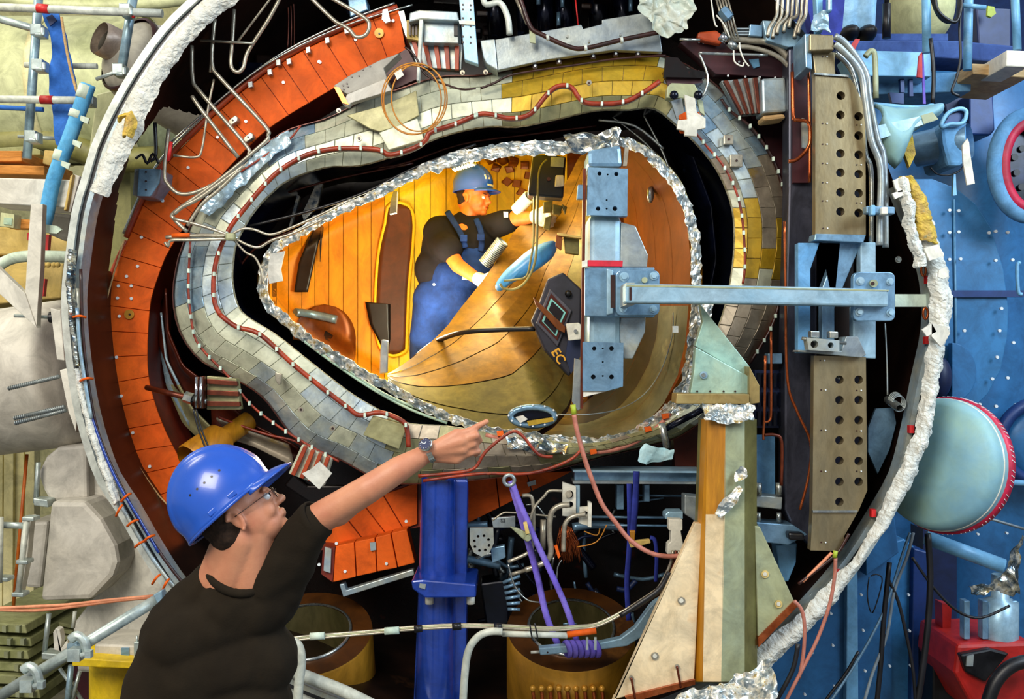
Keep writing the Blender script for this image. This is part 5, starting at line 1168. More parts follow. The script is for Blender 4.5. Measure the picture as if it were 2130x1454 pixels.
ptube([(2050, 1480), (2070, 1420), (2110, 1382), (2170, 1372)], 5.15, 14, 12).build('black_hose', M.cable_black, rm)
solo(slab([(1960, 1255), (1980, 1260), (1975, 1350), (1962, 1355)], 5.6, .1), 'red_post', 'narrow red and dark post left of the red machine', 'post', M.machine_red)
solo(slab([(1940, 1340), (1992, 1345), (1990, 1480), (1940, 1480)], 5.7, .4), 'dark_crate', 'black crate left of the red machine', 'crate', M.black_metal, bevel=.01)
hb = thing('taped_bar', 'thin pale bar with a red tape flag at the right edge', 'bar', P(2070, 1015, 5.2)); rod(1998, 997, 2150, 1006, 5.2, 6, M.blue_pale, hb, 'bar'); rod(2032, 999, 2056, 1001, 5.2, 7.4, M.red_tape, hb, 'red_band'); slab([(2030, 1006), (2038, 1006), (2036, 1022), (2032, 1018)], 5.15, .01).build('red_flag', M.red_tape, hb)
solo(ptube([(2000, 1075), (2036, 1066), (2044, 1074), (2130, 1100)], 6.2, 3), 'lever', 'dark lever with a chrome tip inside the blue hatch', 'lever', M.steel_grey)
# loose cables at right
for pts, r, m_, lab in (([(1900, 1108), (1886, 1160), (1860, 1230), (1845, 1320), (1815, 1400), (1795, 1470)], 3.4, 'cable_grey', 'grey cable hanging from the taped port'),
                        ([(1893, 1108), (1878, 1150), (1850, 1240), (1825, 1300), (1780, 1380), (1720, 1470)], 3, 'steel_blue', 'pale blue cable hanging beside the grey cable'),
                        ([(1850, 1170), (1838, 1290), (1832, 1380), (1822, 1480)], 5.5, 'cable_black', 'thick black cable running straight down the support legs'),
                        ([(1845, 1200), (1868, 1250), (1885, 1320), (1900, 1400), (1905, 1480)], 3.6, 'cable_black', 'black cable curving right over the support legs'),
                        ([(1898, 1160), (1940, 1220), (1990, 1270), (2040, 1285), (2100, 1260)], 3, 'cable_black', 'black cable sagging towards the silver pump'),
                        ([(1930, 1110), (1935, 1200), (1930, 1300), (1918, 1400), (1905, 1480)], 7, 'cable_black', 'bundle of dark cable at the edge of the support legs'),
                        ([(1786, 1355), (1760, 1400), (1730, 1440), (1700, 1480)], 3.4, 'cable_black', 'short black cable at the foot of the support legs'),
                        ([(1808, 1200), (1804, 1240), (1815, 1275), (1835, 1210), (1825, 1195), (1812, 1198)], 1.4, 'cable_black', 'thin black wire loop on the blue support'),
                        ([(1738, 1160), (1736, 1200), (1725, 1260), (1700, 1330), (1670, 1390), (1628, 1470)], 4, 'hose_pink', 'pink hose hanging from the lower perforated plate'),
                        ([(1652, 1250), (1668, 1270), (1674, 1310), (1670, 1370), (1662, 1410)], 4, 'hose_pink', 'pink hose looping from the sage gusset corner'),
                        ([(1660, 1340), (1650, 1390), (1625, 1440), (1600, 1480)], 5, 'cable_black', 'black cable behind the pink hose')):
    solo(ptube(pts, 4.55 if 'pink' in lab else 5.2, r), 'hanging_cable', lab, 'cable', MATS[m_], 'loose cables at the right')
solo(ptube([(1738, 1146), (1736, 1160)], 4.55, 5, sub=1), 'green_ferrule', 'green tape ferrule at the top of the pink hose', 'tape', M.green_tape)
for pts, m_, lab in (([(1766, 1110), (1755, 1130), (1742, 1150), (1700, 1185), (1660, 1215)], 'cable_dark', 'dark braided cable lying in the lower right vessel'), ([(1730, 1150), (1700, 1180), (1670, 1210)], 'flesh_cable', 'short orange pink cable end in the lower right vessel')):
    solo(ptube(pts, 4.7, 3.4), 'hanging_cable', lab, 'cable', MATS[m_])
# cable gland at the right inside wall
cg = thing('cable_gland', 'coiled wire with a bright threaded gland inside the right vessel wall', 'gland', P(1870, 855, 4.85))
MB().lathe([(.016, 0), (.02, .02), (.02, .12), (.014, .14)], P(1845, 830, 4.95), P(1884, 858, 4.75), 14).build('gland', M.dull_chrome, cg)
for k in range(5): MB().tube([P(1862+14*math.cos(q)+k*2, 832+16*math.sin(q)+k*2, 4.9-.01*k) for q in [j*PI/10 for j in range(20)]], .003, 6, closed=True, sub=1).build('wire_turn', M.steel_grey, cg)
ptube([(1841, 672), (1845, 760), (1846, 822)], 4.85, 1.6).build('wire', M.steel_pale, cg)
solo(slab([(1822, 850), (1858, 848), (1864, 880), (1850, 935), (1826, 985), (1806, 940), (1806, 890)], 5.0, .02), 'plastic_film', 'pale blue plastic film behind the lower perforated plate', 'film', M.steel_blue)
# horizontal braces inside the right gap
for pts, r, m_, lab in (([(1632, 460), (1634, 600), (1638, 790), (1660, 860), (1686, 920), (1682, 990), (1664, 1060)], 3, 'copper', 'long copper pipe down the steel column'),
                        ([(1648, 150), (1650, 240), (1660, 250), (1682, 256), (1684, 300), (1660, 330), (1640, 336)], 4, 'copper', 'copper pipe bending around the upper steel column'),
                        ([(1682, 148), (1684, 260), (1684, 380)], 3.4, 'copper', 'straight copper pipe at the edge of the upper perforated plate'),
                        ([(1592, 740), (1590, 860), (1588, 900), (1588, 915)], 2.6, 'copper', 'thin copper pipe right of the bracket'),
                        ([(1604, 690), (1604, 850), (1600, 875), (1590, 878)], 2.6, 'copper', 'thin pale copper pipe beside the steel column'),
                        ([(1590, 905), (1612, 905), (1626, 920), (1625, 1010)], 3.6, 'copper_dark', 'short bent copper pipe right of the yellow column')):
    solo(ptube(pts, 4.82, r), 'copper_pipe', lab, 'pipe', MATS[m_], 'copper pipes right of the jacket')
# =====================================================================  tubes and fittings inside the ring, upper left
tl = [([(399, 95), (401, 165), (418, 193), (509, 299), (518, 320), (509, 344), (427, 392), (378, 404), (351, 385), (342, 358), (351, 268)], 'cream bent tube looping low over the orange casing beside the blue box'),
      ([(447, 40), (442, 89), (442, 138), (458, 162), (550, 261), (557, 282), (547, 299), (447, 382), (365, 440), (362, 455), (389, 482)], 'cream bent tube with the longest straight run over the orange casing'),
      ([(399, 200), (423, 234), (495, 327)], 'short straight cream tube leaning on the orange casing'),
      ([(445, 165), (433, 224), (420, 310), (406, 327), (361, 323)], 'thin cream tube bending left above the blue box'),
      ([(487, 20), (483, 89), (480, 134), (492, 150), (506, 141), (516, 107), (560, 38), (590, -20)], 'cream tube with a tight U bend in the dark upper left'),
      ([(416, 84), (526, 90)], 'thin level tube across the upright tubes at upper left'),
      ([(641, -10), (693, 41), (713, 53), (727, 62), (741, 77), (761, 72), (768, 52), (754, 34), (679, -10)], 'cream tube ending in a small loop at the top of the orange casing'),
      ([(442, 89), (437, 150)], 'thin brown tube behind the upright tubes'),
      ([(495, 86), (560, 0), (575, -20)], 'thin cream tube slanting up out of the frame')]
for k, (pts, lab) in enumerate(tl):
    solo(ptube(pts, 5.08-.02*(k % 3), 4.2 if k < 3 or k in (4, 6) else 2.6, 10), 'bent_tube', lab, 'tube', M.tube_cream, 'bent tubes at upper left')
for k, (pts, r, lab, m_) in enumerate((([(345, 494), (400, 490), (478, 490)], 4, 'cream pipe with a red band crossing the jacket at left', 'tube_cream'), ([(343, 504), (350, 512), (356, 500), (400, 499), (478, 497)], 3.2, 'hooked pipe just below the red banded pipe', 'tube_cream'),
        ([(478, 490), (505, 476), (530, 478), (562, 488), (603, 475), (672, 444), (730, 415)], 2.8, 'thin cream tube waving from the junction up over the dark gap', 'tube_cream'), ([(482, 492), (516, 510), (540, 514), (565, 500), (610, 485), (680, 452)], 2.8, 'thin cream tube dipping below its twin over the dark gap', 'tube_cream'),
        ([(484, 496), (510, 524), (530, 535), (543, 562), (546, 590)], 2.4, 'thin cream tube bending down to the left foil tip', 'tube_cream'), ([(360, 455), (420, 470), (478, 490)], 3.4, 'cream pipe sloping into the junction at left', 'tube_cream'),
        ([(509, 344), (470, 372), (415, 412), (380, 430), (362, 445)], 4.4, 'cream tube sweeping along the silver foil corner of the jacket', 'tube_cream'), ([(500, 352), (455, 395), (420, 425), (390, 470)], 4, 'cream tube lowest of the bundle at the silver corner', 'tube_cream'))):
    solo(ptube(pts, 4.93, r, 10), 'thin_pipe', lab, 'tube', MATS[m_], 'pipes over the left of the jacket')
solo(ptube([(358, 490), (395, 489)], 4.925, 4.8, 10, sub=1), 'red_band', 'faded red tape on the pipe crossing the jacket', 'tape', M.coil_orange)
solo(MB().box(P(480, 493, 4.9), (.045, .04, .035)), 'pipe_junction', 'small tan junction where the thin cream tubes meet', 'junction', M.sage, bevel=.008)
jb_ = thing('junction_box', 'light blue steel junction box hanging left of the orange casing', 'box', P(308, 408, 5.1))
slab([(288, 350), (336, 352), (332, 380), (312, 409), (284, 408)], 5.1, .18).build('body', M.steel_blue, jb_, bevel=.006); slab([(280, 352), (289, 350), (286, 408), (276, 406)], 5.12, .16).build('side_plate', M.steel_grey, jb_)
for y in (358, 377, 395): disc(jb_, 304, y, 5.1, 2, M.cable_dark, 'screw', .004)
ptube([(282, 330), (296, 322), (306, 340), (318, 320), (330, 340)], 5.15, 3).build('cord', M.cable_black, jb_); ptube([(322, 255), (324, 320), (312, 335)], 5.2, 4).build('cord', M.cable_black, jb_)
solo(ptube([(356, 295), (350, 335)], 5.0, 4, 8, sub=1), 'red_sleeve', 'red and white sleeve on the tube above the blue box', 'sleeve', M.red_tape)
for k, x in enumerate((600, 606, 612)): solo(ptube([(x-3, -10), (x, 40), (x-2+k, 104)], 5.5, 1.6), 'orange_wire', 'thin orange wire in the dark top left of the vessel', 'wire', M.copper_dark, 'orange wires in the dark')
for x0, y0, x1, y1, s in ((650, -10, 690, 30, 30), (880, 0, 940, 10, 40)): pass
solo(slab([(722, -10), (760, -10), (766, 20), (728, 36)], 5.3, .15), 'grey_clamp', 'grey clamp at the top of the orange casing', 'clamp', M.steel_blue, bevel=.006)
solo(slab([(700, -20), (745, -20), (750, 20), (722, 30)], 5.6, .2), 'dark_bracket', 'dark steel bracket behind the grey clamp', 'bracket', M.gap_blue, bevel=.006)
# switch box at the top
sb = thing('switch_box', 'pale grey cabinet with a slotted front on top of the red combs', 'box', P(905, 90, 5.1))
slab([(852, 26), (872, 20), (952, 24), (956, 44), (876, 40), (850, 46)], 5.05, .3).build('lid', M.steel_pale, sb, bevel=.006)
slab([(846, 42), (872, 40), (872, 84), (846, 80)], 5.12, .2).build('slot_panel', M.sand, sb); slab([(880, 42), (954, 46), (954, 90), (880, 88)], 5.1, .25).build('front', M.steel_pale, sb, bevel=.004)
for x in (850, 857, 864): slab([(x, 46), (x+4, 46), (x+4, 74), (x, 72)], 5.1, .01).build('slot', M.cable_dark, sb)
slab([(944, 48), (952, 48), (952, 74), (944, 74)], 5.09, .01).build('window', M.cable_black, sb); slab([(872, 40), (880, 40), (872, 168), (866, 168)], 5.04, .05).build('upright', M.galv_white, sb, bevel=.003)
st = thing('slotted_strut', 'galvanised upright strut with bolt pairs at the top of the jacket', 'strut', P(975, 135, 5.0))
slab([(954, -10), (984, -10), (995, 134), (966, 124)], 5.0, .05).build('strut', M.steel_blue_light, st, bevel=.004); slab([(954, 42), (988, 44), (988, 52), (956, 50)], 4.99, .02).build('splice', M.steel_pale, st)
for y in (10, 38, 54, 76, 88, 20): disc(st, 963, y, 5.0, 2, M.cable_dark, 'hole', .003); disc(st, 979, y+1, 5.0, 2, M.cable_dark, 'hole', .003)
tr = thing('cable_tray', 'long grey steel tray plate above the yellow shield plates', 'tray', P(1200, 140, 5.05))
slab([(1030, 82), (1209, 51), (1213, 60), (1253, 50), (1252, 41), (1339, 27), (1371, 64), (1378, 108), (1275, 104), (1138, 124), (1036, 146)], 5.05, .04).build('tray_plate', M.steel_grey, tr, bevel=.003)
slab([(999, 84), (1029, 81), (1035, 146), (1012, 132), (1006, 120)], 5.04, .2).build('tray_end', M.steel_pale, tr, bevel=.004)
for k, x in enumerate((1140, 1180, 1225, 1290, 1365)): disc(tr, x, (80, 78, 88, 74, 64)[k], 5.0, 3, M.dull_chrome, 'clip', .02)
slab([(1101, 62), (1113, 64), (1114, 90), (1102, 88)], 4.98, .01).build('green_tag', M.sage, tr)
th_ = thing('black_hose', 'glossy dark brown hose clipped across the grey tray', 'hose', P(1220, 105, 4.97))
ptube([(1072, -20), (1083, 0), (1103, 55), (1127, 72), (1186, 98), (1220, 100), (1292, 83), (1375, 66)], 4.98, 5, 10).build('hose', M.cable_dark, th_)
for x, y in ((1139, 78), (1218, 99), (1293, 83)): MB().cyl(P(x-3, y+1, 4.98), P(x+3, y, 4.98), .016, 12).build('clip', M.galv_white, th_)
solo(ptube([(1072, -10), (1098, 50)], 5.0, 5, sub=1), 'upright_tube', 'pale upright tube left of the dark hose', 'tube', M.tube_cream)
solo(ptube([(1005, -5), (1012, 10), (1040, 6), (1056, 36), (1060, 72)], 5.0, 6.5, 10), 'silver_pipe', 'pale ribbed silver pipe curving down right of the strut', 'pipe', M.galv_white)
solo(MB().cyl(P(1196, -10, 5.3), P(1203, 56, 5.3), .004, 6), 'red_rod', 'thin red rod in the dark above the tray', 'rod', M.red_tape)
for k, (x, d) in enumerate(((1025, .05), (1080, .03), (1130, .05), (1170, .05), (1240, .06), (1290, .05), (1330, .04))):
    solo(MB().cyl(P(x, -60, 5.9), P(x+8, 90, 5.9), d, 14), 'dark_cylinder', 'dark glossy cylinder above the grey tray, %s from the left' % ORD[k], 'cylinder', M.gap_blue, 'dark cylinders above the tray')
for k, (x, y) in enumerate(((1120, -4), (1170, 2), (1162, 40), (1312, 10))): solo(MB().cyl(P(x, y-14, 5.8), P(x, y+14, 5.8), .012, 8), 'chrome_tip', 'small bright fitting in the shadow above the grey tray', 'fitting', M.steel_blue, 'bright fittings above the tray')
a = resample(PP([(1328, -10), (1336, 22), (1352, 45), (1384, 76)], 4.95), 50); b = resample(PP([(1440, -10), (1444, 30), (1434, 58), (1406, 72)], 4.95), 50)
solo(ribbon(a, b, 44, 4., .03, 12.), 'plastic_bag', 'cloudy crumpled plastic bag over the end of the tray', 'bag', M.plastic_bag, solid=.003)
# wedge bracket, wire coil
wk = thing('wedge_bracket', 'grey wedge shaped steel bracket between orange casing and jacket', 'bracket', P(760, 220, 5.1))
slab([(694, 178), (730, 155), (790, 125), (832, 110), (798, 142), (806, 165), (722, 196)], 5.02, .1).build('top_plate', M.grey_paint_dark, wk, bevel=.003); slab([(722, 196), (800, 164), (815, 188), (730, 214), (724, 222), (712, 216)], 4.99, .05).build('front_plate', M.grey_paint, wk, bevel=.003)
slab([(694, 180), (706, 182), (726, 218), (712, 214)], 4.98, .02).build('copper_edge', M.copper, wk)
for x, y in ((714, 178), (722, 174), (732, 160), (747, 158), (755, 145), (770, 138), (715, 186), (724, 180)): disc(wk, x, y, 5.02, 1.8, M.cable_dark, 'screw', .004)
solo(slab([(830, 112), (846, 100), (868, 140), (866, 165), (820, 185), (798, 145)], 5.2, .1), 'dark_recess', 'dark plate between the wedge bracket and the red comb', 'plate', M.plum)
wl = thing('wire_coil', 'loose coil of thin orange wire hanging over the jacket', 'wire', P(860, 282, 4.9))
for cx, cy, rx, ry in ((862, 205, 68, 74), (858, 208, 60, 72), (870, 203, 56, 70)):
    MB().tube([P(cx+rx*math.cos(q), cy+ry*math.sin(q), 4.93+.01*math.sin(3*q)) for q in [k*PI/18 for k in range(36)]], .0035, 6, closed=True, sub=2).build('loop', M.orange_wire, wl)
slab([(820, 152), (834, 143), (840, 156), (826, 166)], 4.91, .006).build('tag', M.label_white, wl)
solo(ptube([(842, 98), (856, 108), (870, 128), (880, 150), (900, 165), (925, 175), (960, 186), (990, 184)], 4.95, 2.2), 'thin_cable', 'thin blue and red cable running from the wire coil over the plates', 'cable', M.cable_dark)

# upper right cluster
mf = thing('tube_manifold', 'pale steel manifold plate with seven silver tubes curving up', 'manifold', P(1630, 95, 4.95))
slab([(1586, 42), (1664, 46), (1673, 94), (1640, 98), (1595, 84)], 4.95, .05).build('plate', M.steel_blue_light, mf, bevel=.004)
for k, (x0, x1, y1) in enumerate(((1617, 1597, 75), (1627, 1607, 78), (1638, 1616, 70), (1648, 1630, 66), (1658, 1641, 57), (1668, 1652, 78), (1677, 1660, 70))):
    ptube([(x0+2, -20), (x0, 10), (x0-2, 34), (x1+4, y1-18), (x1, y1)], 4.88+.01*(k % 2), 4, 8).build('tube', M.tube_cream, mf); disc(mf, x1, y1, 4.95, 4, M.cable_black, 'port_hole', .005)
slab([(1560, 50), (1586, 52), (1586, 76), (1558, 74)], 4.97, .06).build('side_block', M.steel_blue, mf, bevel=.004)
for k in range(3): slab([(1530, 58+k*6), (1558, 58+k*6), (1558, 61+k*6), (1530, 61+k*6)], 4.98, .03).build('connector_pin', M.steel_grey, mf)
pp_ = thing('plum_plate', 'dark plum coloured plate with rivets under the silver tubes', 'plate', P(1550, 160, 5.15))
slab([(1414, 88), (1440, 78), (1500, 84), (1540, 110), (1600, 112), (1640, 140), (1640, 162), (1489, 154), (1452, 120)], 5.12, .08).build('plate', M.plum, pp_, bevel=.003)
for x, y in ((1537, 129), (1514, 158), (1550, 160), (1580, 161), (1612, 162), (1454, 88), (1463, 89), (1475, 88)): disc(pp_, x, y, 5.12, 2.2, M.rivet_white, 'rivet', .006)
slab([(1558, 124), (1578, 122), (1580, 138), (1568, 142)], 5.11, .01).build('blue_patch', M.blue_pale, pp_)
for k, pts in enumerate(([(1512, 80), (1556, 84), (1597, 88), (1624, 104), (1641, 125), (1654, 143), (1680, 148)], [(1530, 98), (1556, 98), (1597, 108), (1624, 122), (1642, 140)], [(1454, 110), (1500, 112), (1597, 115)], [(1414, 82), (1456, 83)])):
    solo(ptube(pts, 5.0-.02*k, (7, 5, 3, 3)[k], 12), 'steel_tube', ('thick silver tube curving down to the perforated plate head', 'thinner silver tube just below the thick curving tube', 'straight thin tube under the curving tubes', 'short chrome tube at the plastic bag')[k], 'tube', M.tube_cream if k < 2 else M.dull_chrome, 'silver tubes at upper right')
solo(ptube([(1454, 110), (1472, 157), (1468, 188), (1459, 202)], 4.96, 2.6), 'steel_tube', 'thin chrome tube dropping to the white handled tool', 'tube', M.dull_chrome, 'silver tubes at upper right')
for k, (pts, lab) in enumerate((([(1478, -10), (1486, 45), (1492, 56)], 'white wire hanging left of the grey fitting'), ([(1490, 32), (1505, 50), (1518, 78)], 'white wire crossing the grey fitting'), ([(1526, 105), (1528, 128), (1544, 138), (1547, 130)], 'hooked white wire over the plum plate'), ([(1538, 88), (1540, 105), (1548, 125), (1558, 138)], 'straight white wire end over the plum plate'))):
    solo(ptube(pts, 4.9, 1.7), 'white_wire', lab, 'wire', M.label_white, 'white wires at upper right')
ft = thing('pipe_fitting', 'grey hexagonal fitting with a fan of thin metal rods', 'fitting', P(1515, 45, 4.95))
MB().lathe([(0, 0), (.026, .005), (.03, .03), (.028, .06), (0, .07)], P(1500, 18, 4.95), P(1522, 44, 4.95), 6, smooth=False).build('hex_body', M.steel_blue, ft)
for k in range(5): MB().cyl(P(1485+k*6, -20, 4.96), P(1512+k*6, 80, 4.96), .005, 6).build('rod', M.tube_cream, ft)
MB().cyl(P(1498, 74, 4.95), P(1512, 84, 4.95), .022, 10).build('chrome_end', M.chrome, ft); MB().cyl(P(1516, 88, 4.94), P(1530, 100, 4.94), .02, 10).build('chrome_end', M.dull_chrome, ft)
slab([(1452, 66), (1490, 62), (1508, 76), (1500, 92), (1470, 86), (1450, 80)], 5.05, .05).build('orange_block', M.coil_red, ft, bevel=.01)
for k, (x, y) in enumerate(((1530, -10), (1575, -10), (1500, -40))):
    solo(ptube([(x, y), (x+30, y+20), (x+62, y+62)], 5.4, 15, 14), 'dark_pipe', ('thick dark pipe slanting behind the hexagonal fitting', 'thick dark pipe slanting behind the silver manifold tubes', 'thick dark pipe nearest the plastic bag')[k], 'pipe', M.gap_brown, 'thick dark pipes at upper right')
solo(slab([(1584, 163), (1634, 160), (1638, 232), (1586, 236)], 5.0, .15), 'steel_box', 'square tan and blue steel box right of the red comb', 'box', M.steel_pale, bevel=.012)
solo(slab([(1586, 240), (1632, 236), (1636, 246), (1588, 252)], 4.98, .12), 'tan_bar', 'short tan round bar under the square steel box', 'bar', M.timber_pale, bevel=.02)
solo(slab([(1560, 238), (1640, 240), (1650, 300), (1660, 420), (1640, 470), (1625, 380), (1590, 290)], 5.35, .1), 'plum_shroud', 'dark plum shroud curving down behind the right jacket edge', 'panel', M.plum)
solo(slab([(1668, 245), (1682, 250), (1680, 310), (1670, 306)], 4.88, .02), 'white_strip', 'pale strip beside the copper pipes', 'strip', M.steel_pale)
cp = thing('column_head', 'pale blue foil wrapped post rising above the perforated plate', 'post', P(1705, 70, 4.75))
slab([(1697, -20), (1712, -20), (1712, 66), (1700, 66)], 4.75, .06).build('post', M.blue_pale, cp, bevel=.006); ribbon(resample(PP([(1690, 30), (1688, 66)], 4.74), 10), resample(PP([(1722, 20), (1726, 66)], 4.74), 10), 8, 3., .02, 12.).build('foil', M.steel_blue_light, cp, solid=.004)
slab([(1722, -10), (1732, -10), (1732, 24), (1722, 24)], 4.7, .04).build('cylinder', M.steel_blue, cp, bevel=.01)
solo(slab([(1670, -30), (1760, -30), (1752, 60), (1738, 90), (1690, 60)], 5.5, .1), 'violet_sheet', 'deep blue sheet behind the foil wrapped post', 'sheet', M.strap_indigo)
a = resample(PP([(412, 432), (452, 392), (498, 347), (560, 296), (600, 272)], YJ-.03), 70); b = resample(PP([(438, 455), (478, 408), (520, 368), (572, 322), (606, 300)], YJ-.06), 70)
solo(ribbon(a, b, 12, 7., .012, 14.), 'foil_wrap', 'crumpled blue silver foil over the upper left corner of the jacket', 'foil', M.tile_blue, solid=.003)
# white handled clamp on the jacket
hc = thing('clamp_tool', 'white cross shaped clamp with orange pads on the upper right of the jacket', 'clamp', P(1430, 290, 4.95))
slab([(1388, 180), (1396, 172), (1445, 174), (1454, 190), (1450, 206), (1386, 204)], 4.97, .06).build('bracket', M.sage, hc, bevel=.006)
slab([(1423, 196), (1446, 204), (1450, 234), (1468, 246), (1468, 266), (1450, 270), (1450, 284), (1424, 282), (1424, 272), (1408, 268), (1410, 250), (1430, 248)], 4.92, .02).build('white_handle', M.white_block, hc, bevel=.003)
slab([(1412, 240), (1430, 230), (1430, 250), (1414, 248)], 4.95, .02).build('orange_pad', M.coil_orange, hc); slab([(1452, 232), (1466, 248), (1452, 250)], 4.95, .02).build('orange_pad', M.coil_orange, hc); slab([(1413, 268), (1428, 268), (1427, 276), (1416, 276)], 4.95, .02).build('orange_pad', M.coil_orange, hc)
slab([(1396, 210), (1418, 204), (1424, 236), (1408, 248)], 4.96, .02).build('side_arm', M.steel_grey, hc); slab([(1450, 204), (1462, 210), (1466, 240), (1456, 232)], 4.96, .02).build('side_arm', M.sage, hc)
for x in (1402, 1452): MB().ell(P(x, 198, 4.93), (.022, .02, .022), None, 10, 8).build('knob', M.gap_blue, hc)
solo(slab([(1380, 148), (1455, 146), (1462, 172), (1390, 180)], 5.05, .05), 'plum_shroud', 'small dark plum shroud above the white cross clamp', 'panel', M.plum)
solo(slab([(1385, 118), (1410, 120), (1430, 142), (1470, 150), (1466, 162), (1380, 160)], 5.02, .03), 'dark_comb', 'dark ribbed plate end right of the yellow shield plates', 'plate', M.gap_brown)

# =====================================================================  lower left fittings
tr_ = thing('threaded_rod', 'rusty threaded rod with a nut reaching over the orange casing', 'rod', P(400, 840, 5.0))
MB().cyl(P(305, 806, 5.15), P(385, 826, 5.0), .014, 10).build('rod', M.copper_dark, tr_); MB().lathe([(.028, 0), (.028, .04)], P(384, 825, 5.0), P(400, 830, 5.0), 6, smooth=False).build('nut', M.dull_chrome, tr_); MB().cyl(P(400, 829, 5.0), P(430, 836, 5.0), .014, 10).build('rod', M.dull_chrome, tr_)
slab([(404, 786), (424, 782), (424, 850), (406, 850)], 4.97, .04).build('cheek_plate', M.jacket_side, tr_, bevel=.004)
for x in (408, 418): MB().cyl(P(x, 784, 4.94), P(x, 848, 4.94), .008, 8).build('stud', M.chrome, tr_)
for k, (x0, x1) in enumerate(((402, 432), (408, 440))): solo(ptube([(x0, 850), (x0+10, 890), (x1, 945)], 4.95, 2), 'black_rope', ('black rope hanging behind the helmet, left strand', 'black rope hanging behind the helmet, right strand')[k], 'rope', M.cable_black, 'black cords by the threaded rod')
gt = thing('gold_tube', 'wide golden tube end behind the top of the blue helmet', 'tube', P(420, 975, 5.0))
MB().lathe([(.085, 0), (.09, .01), (.09, .2), (.05, .24), (.05, .4)], P(395, 960, 5.0), P(460, 915, 5.15), 24).build('tube', M.gold_paint, gt); MB().tube(PP([(388, 950), (402, 958), (410, 948), (418, 962), (432, 958)], 4.85), .006, 6).build('wire_spring', M.copper_dark, gt)
solo(slab([(640, 1010), (720, 1010), (800, 1004), (870, 1002), (880, 1012), (700, 1062), (650, 1050), (590, 1010), (610, 985)], 5.6, .05), 'dark_plate', 'dark glossy brown plate under the lower left of the jacket', 'plate', M.gap_brown, bevel=.01)

# =====================================================================  bottom: columns, straps, drums
bc = thing('blue_column', 'tall glossy royal blue round column with a bolted flange at the bottom centre', 'column', P(915, 2060, 5.0))
MB().lathe([(mp(36, 5.05), 0), (mp(42, 5.05), 1.2), (mp(58, 5.05), 4.1)], P(912, 995, 5.1), P(905, 1454, 5.1), 28).build('tube', M.blue_paint, bc)
slab([(940, 998), (973, 998), (970, 1300), (966, 2040), (925, 2040)], 5.12, .14).build('web', M.blue_paint, bc, bevel=.01); slab([(880, 1000), (890, 1000), (860, 1600), (845, 2040), (835, 2040)], 5.1, .1).build('web', M.blue_paint, bc, bevel=.008)
slab([(855, 1208), (880, 1206), (990, 1216), (990, 1243), (884, 1244), (858, 1226)], 4.9, .36).build('flange', M.blue_paint, bc, bevel=.008)
for x in (893, 979): MB().cyl(P(x, 1240, 4.98), P(x, 1256, 4.98), .02, 12).build('bolt_end', M.white_block, bc)
slab([(873, 1214), (886, 1216), (884, 1226), (872, 1222)], 4.89, .01).build('label_plate', M.steel_pale, bc)
solo(slab([(706, 1216), (716, 1214), (720, 1228), (860, 1184), (862, 1196), (714, 1242)], 5.3, .06), 'steel_rail', 'worn steel rail under the lower orange box', 'rail', M.steel_pale, bevel=.004)
yc2 = thing('octagonal_column', 'eight sided column with gold and sage faces standing right of centre', 'column', P(1515, 1430, 4.6))
def face(p, m_, th=.03, Y0=4.6): 
    mb = MB(); mb.prism([P(*q) for q in p], (0, th, 0)); mb.build('column_face', m_, yc2)
face([(1461, 872, 4.66), (1471, 872, 4.58), (1462, 1418, 4.58), (1442, 1418, 4.66)], M.gold_paint)
face([(1471, 872, 4.58), (1509, 872, 4.55), (1508, 1070, 4.55), (1468, 1070, 4.58)], M.gold_paint); face([(1468, 1070, 4.58), (1508, 1070, 4.55), (1500, 1418, 4.55), (1462, 1418, 4.58)], M.cream_plate)
face([(1509, 872, 4.55), (1549, 872, 4.58), (1549, 1418, 4.58), (1500, 1418, 4.55)], M.sage); face([(1549, 872, 4.58), (1574, 872, 4.68), (1575, 1390, 4.68), (1549, 1418, 4.58)], M.sage_dark)
mb = MB(); mb.prism(PP([(1461, 872), (1574, 872), (1575, 1420), (1442, 1420)], 4.7), (0, .1, 0)); mb.build('column_back', M.sage_dark, yc2)
a = resample(PP([(1462, 842), (1500, 840), (1570, 842)], 4.56), 40); b = resample(PP([(1468, 876), (1510, 878), (1566, 874)], 4.52), 40); ribbon(a, b, 14, 12., .012, 24.).build('foil_collar', M.foil_bright, yc2, solid=.004)
for c_ in ([(1528, 988), (1542, 968), (1554, 972), (1552, 996), (1530, 1000)], [(1488, 1068), (1500, 1040), (1538, 1010), (1546, 1018), (1530, 1046), (1498, 1080)]):
    p = [Vector((*q, 0)) for q in c_]; ribbon(resample(PP(c_[:3], 4.535), 16), resample(PP([c_[0]]+c_[:2:-1], 4.53), 16), 6, 2., .01, 20.).build('foil_patch', M.foil_bright, yc2, solid=.003)
g1 = thing('cream_gusset', 'large cream triangular plate leaning on the left of the octagonal column', 'plate', P(1380, 1470, 4.62))
slab([(1446, 1088), (1460, 1090), (1444, 1416), (1280, 1454), (1262, 1500), (1258, 1500)], 4.62, .05).build('plate', M.cream_plate, g1, bevel=.004)
for x, y in ((1417, 1249), (1362, 1364)): disc(g1, x, y, 4.62, 8, M.tube_cream, 'washer', .008); disc(g1, x, y, 4.612, 4.5, M.white_block, 'plug', .006)
slab([(1300, 1450), (1446, 1414), (1446, 1424), (1310, 1462)], 4.6, .04).build('copper_edge', M.copper, g1)
for x, y in ((1313, 1410), (1408, 1386)): ptube([(x, y), (x+4, y+22), (x+8, y+44)], 4.6, 2.4).build('small_tube', M.copper_dark, g1); disc(g1, x, y, 4.61, 5, M.tube_cream, 'washer', .008)
g2 = thing('sage_gusset', 'sage green triangular plate on the right of the octagonal column', 'plate', P(1620, 1330, 4.66))
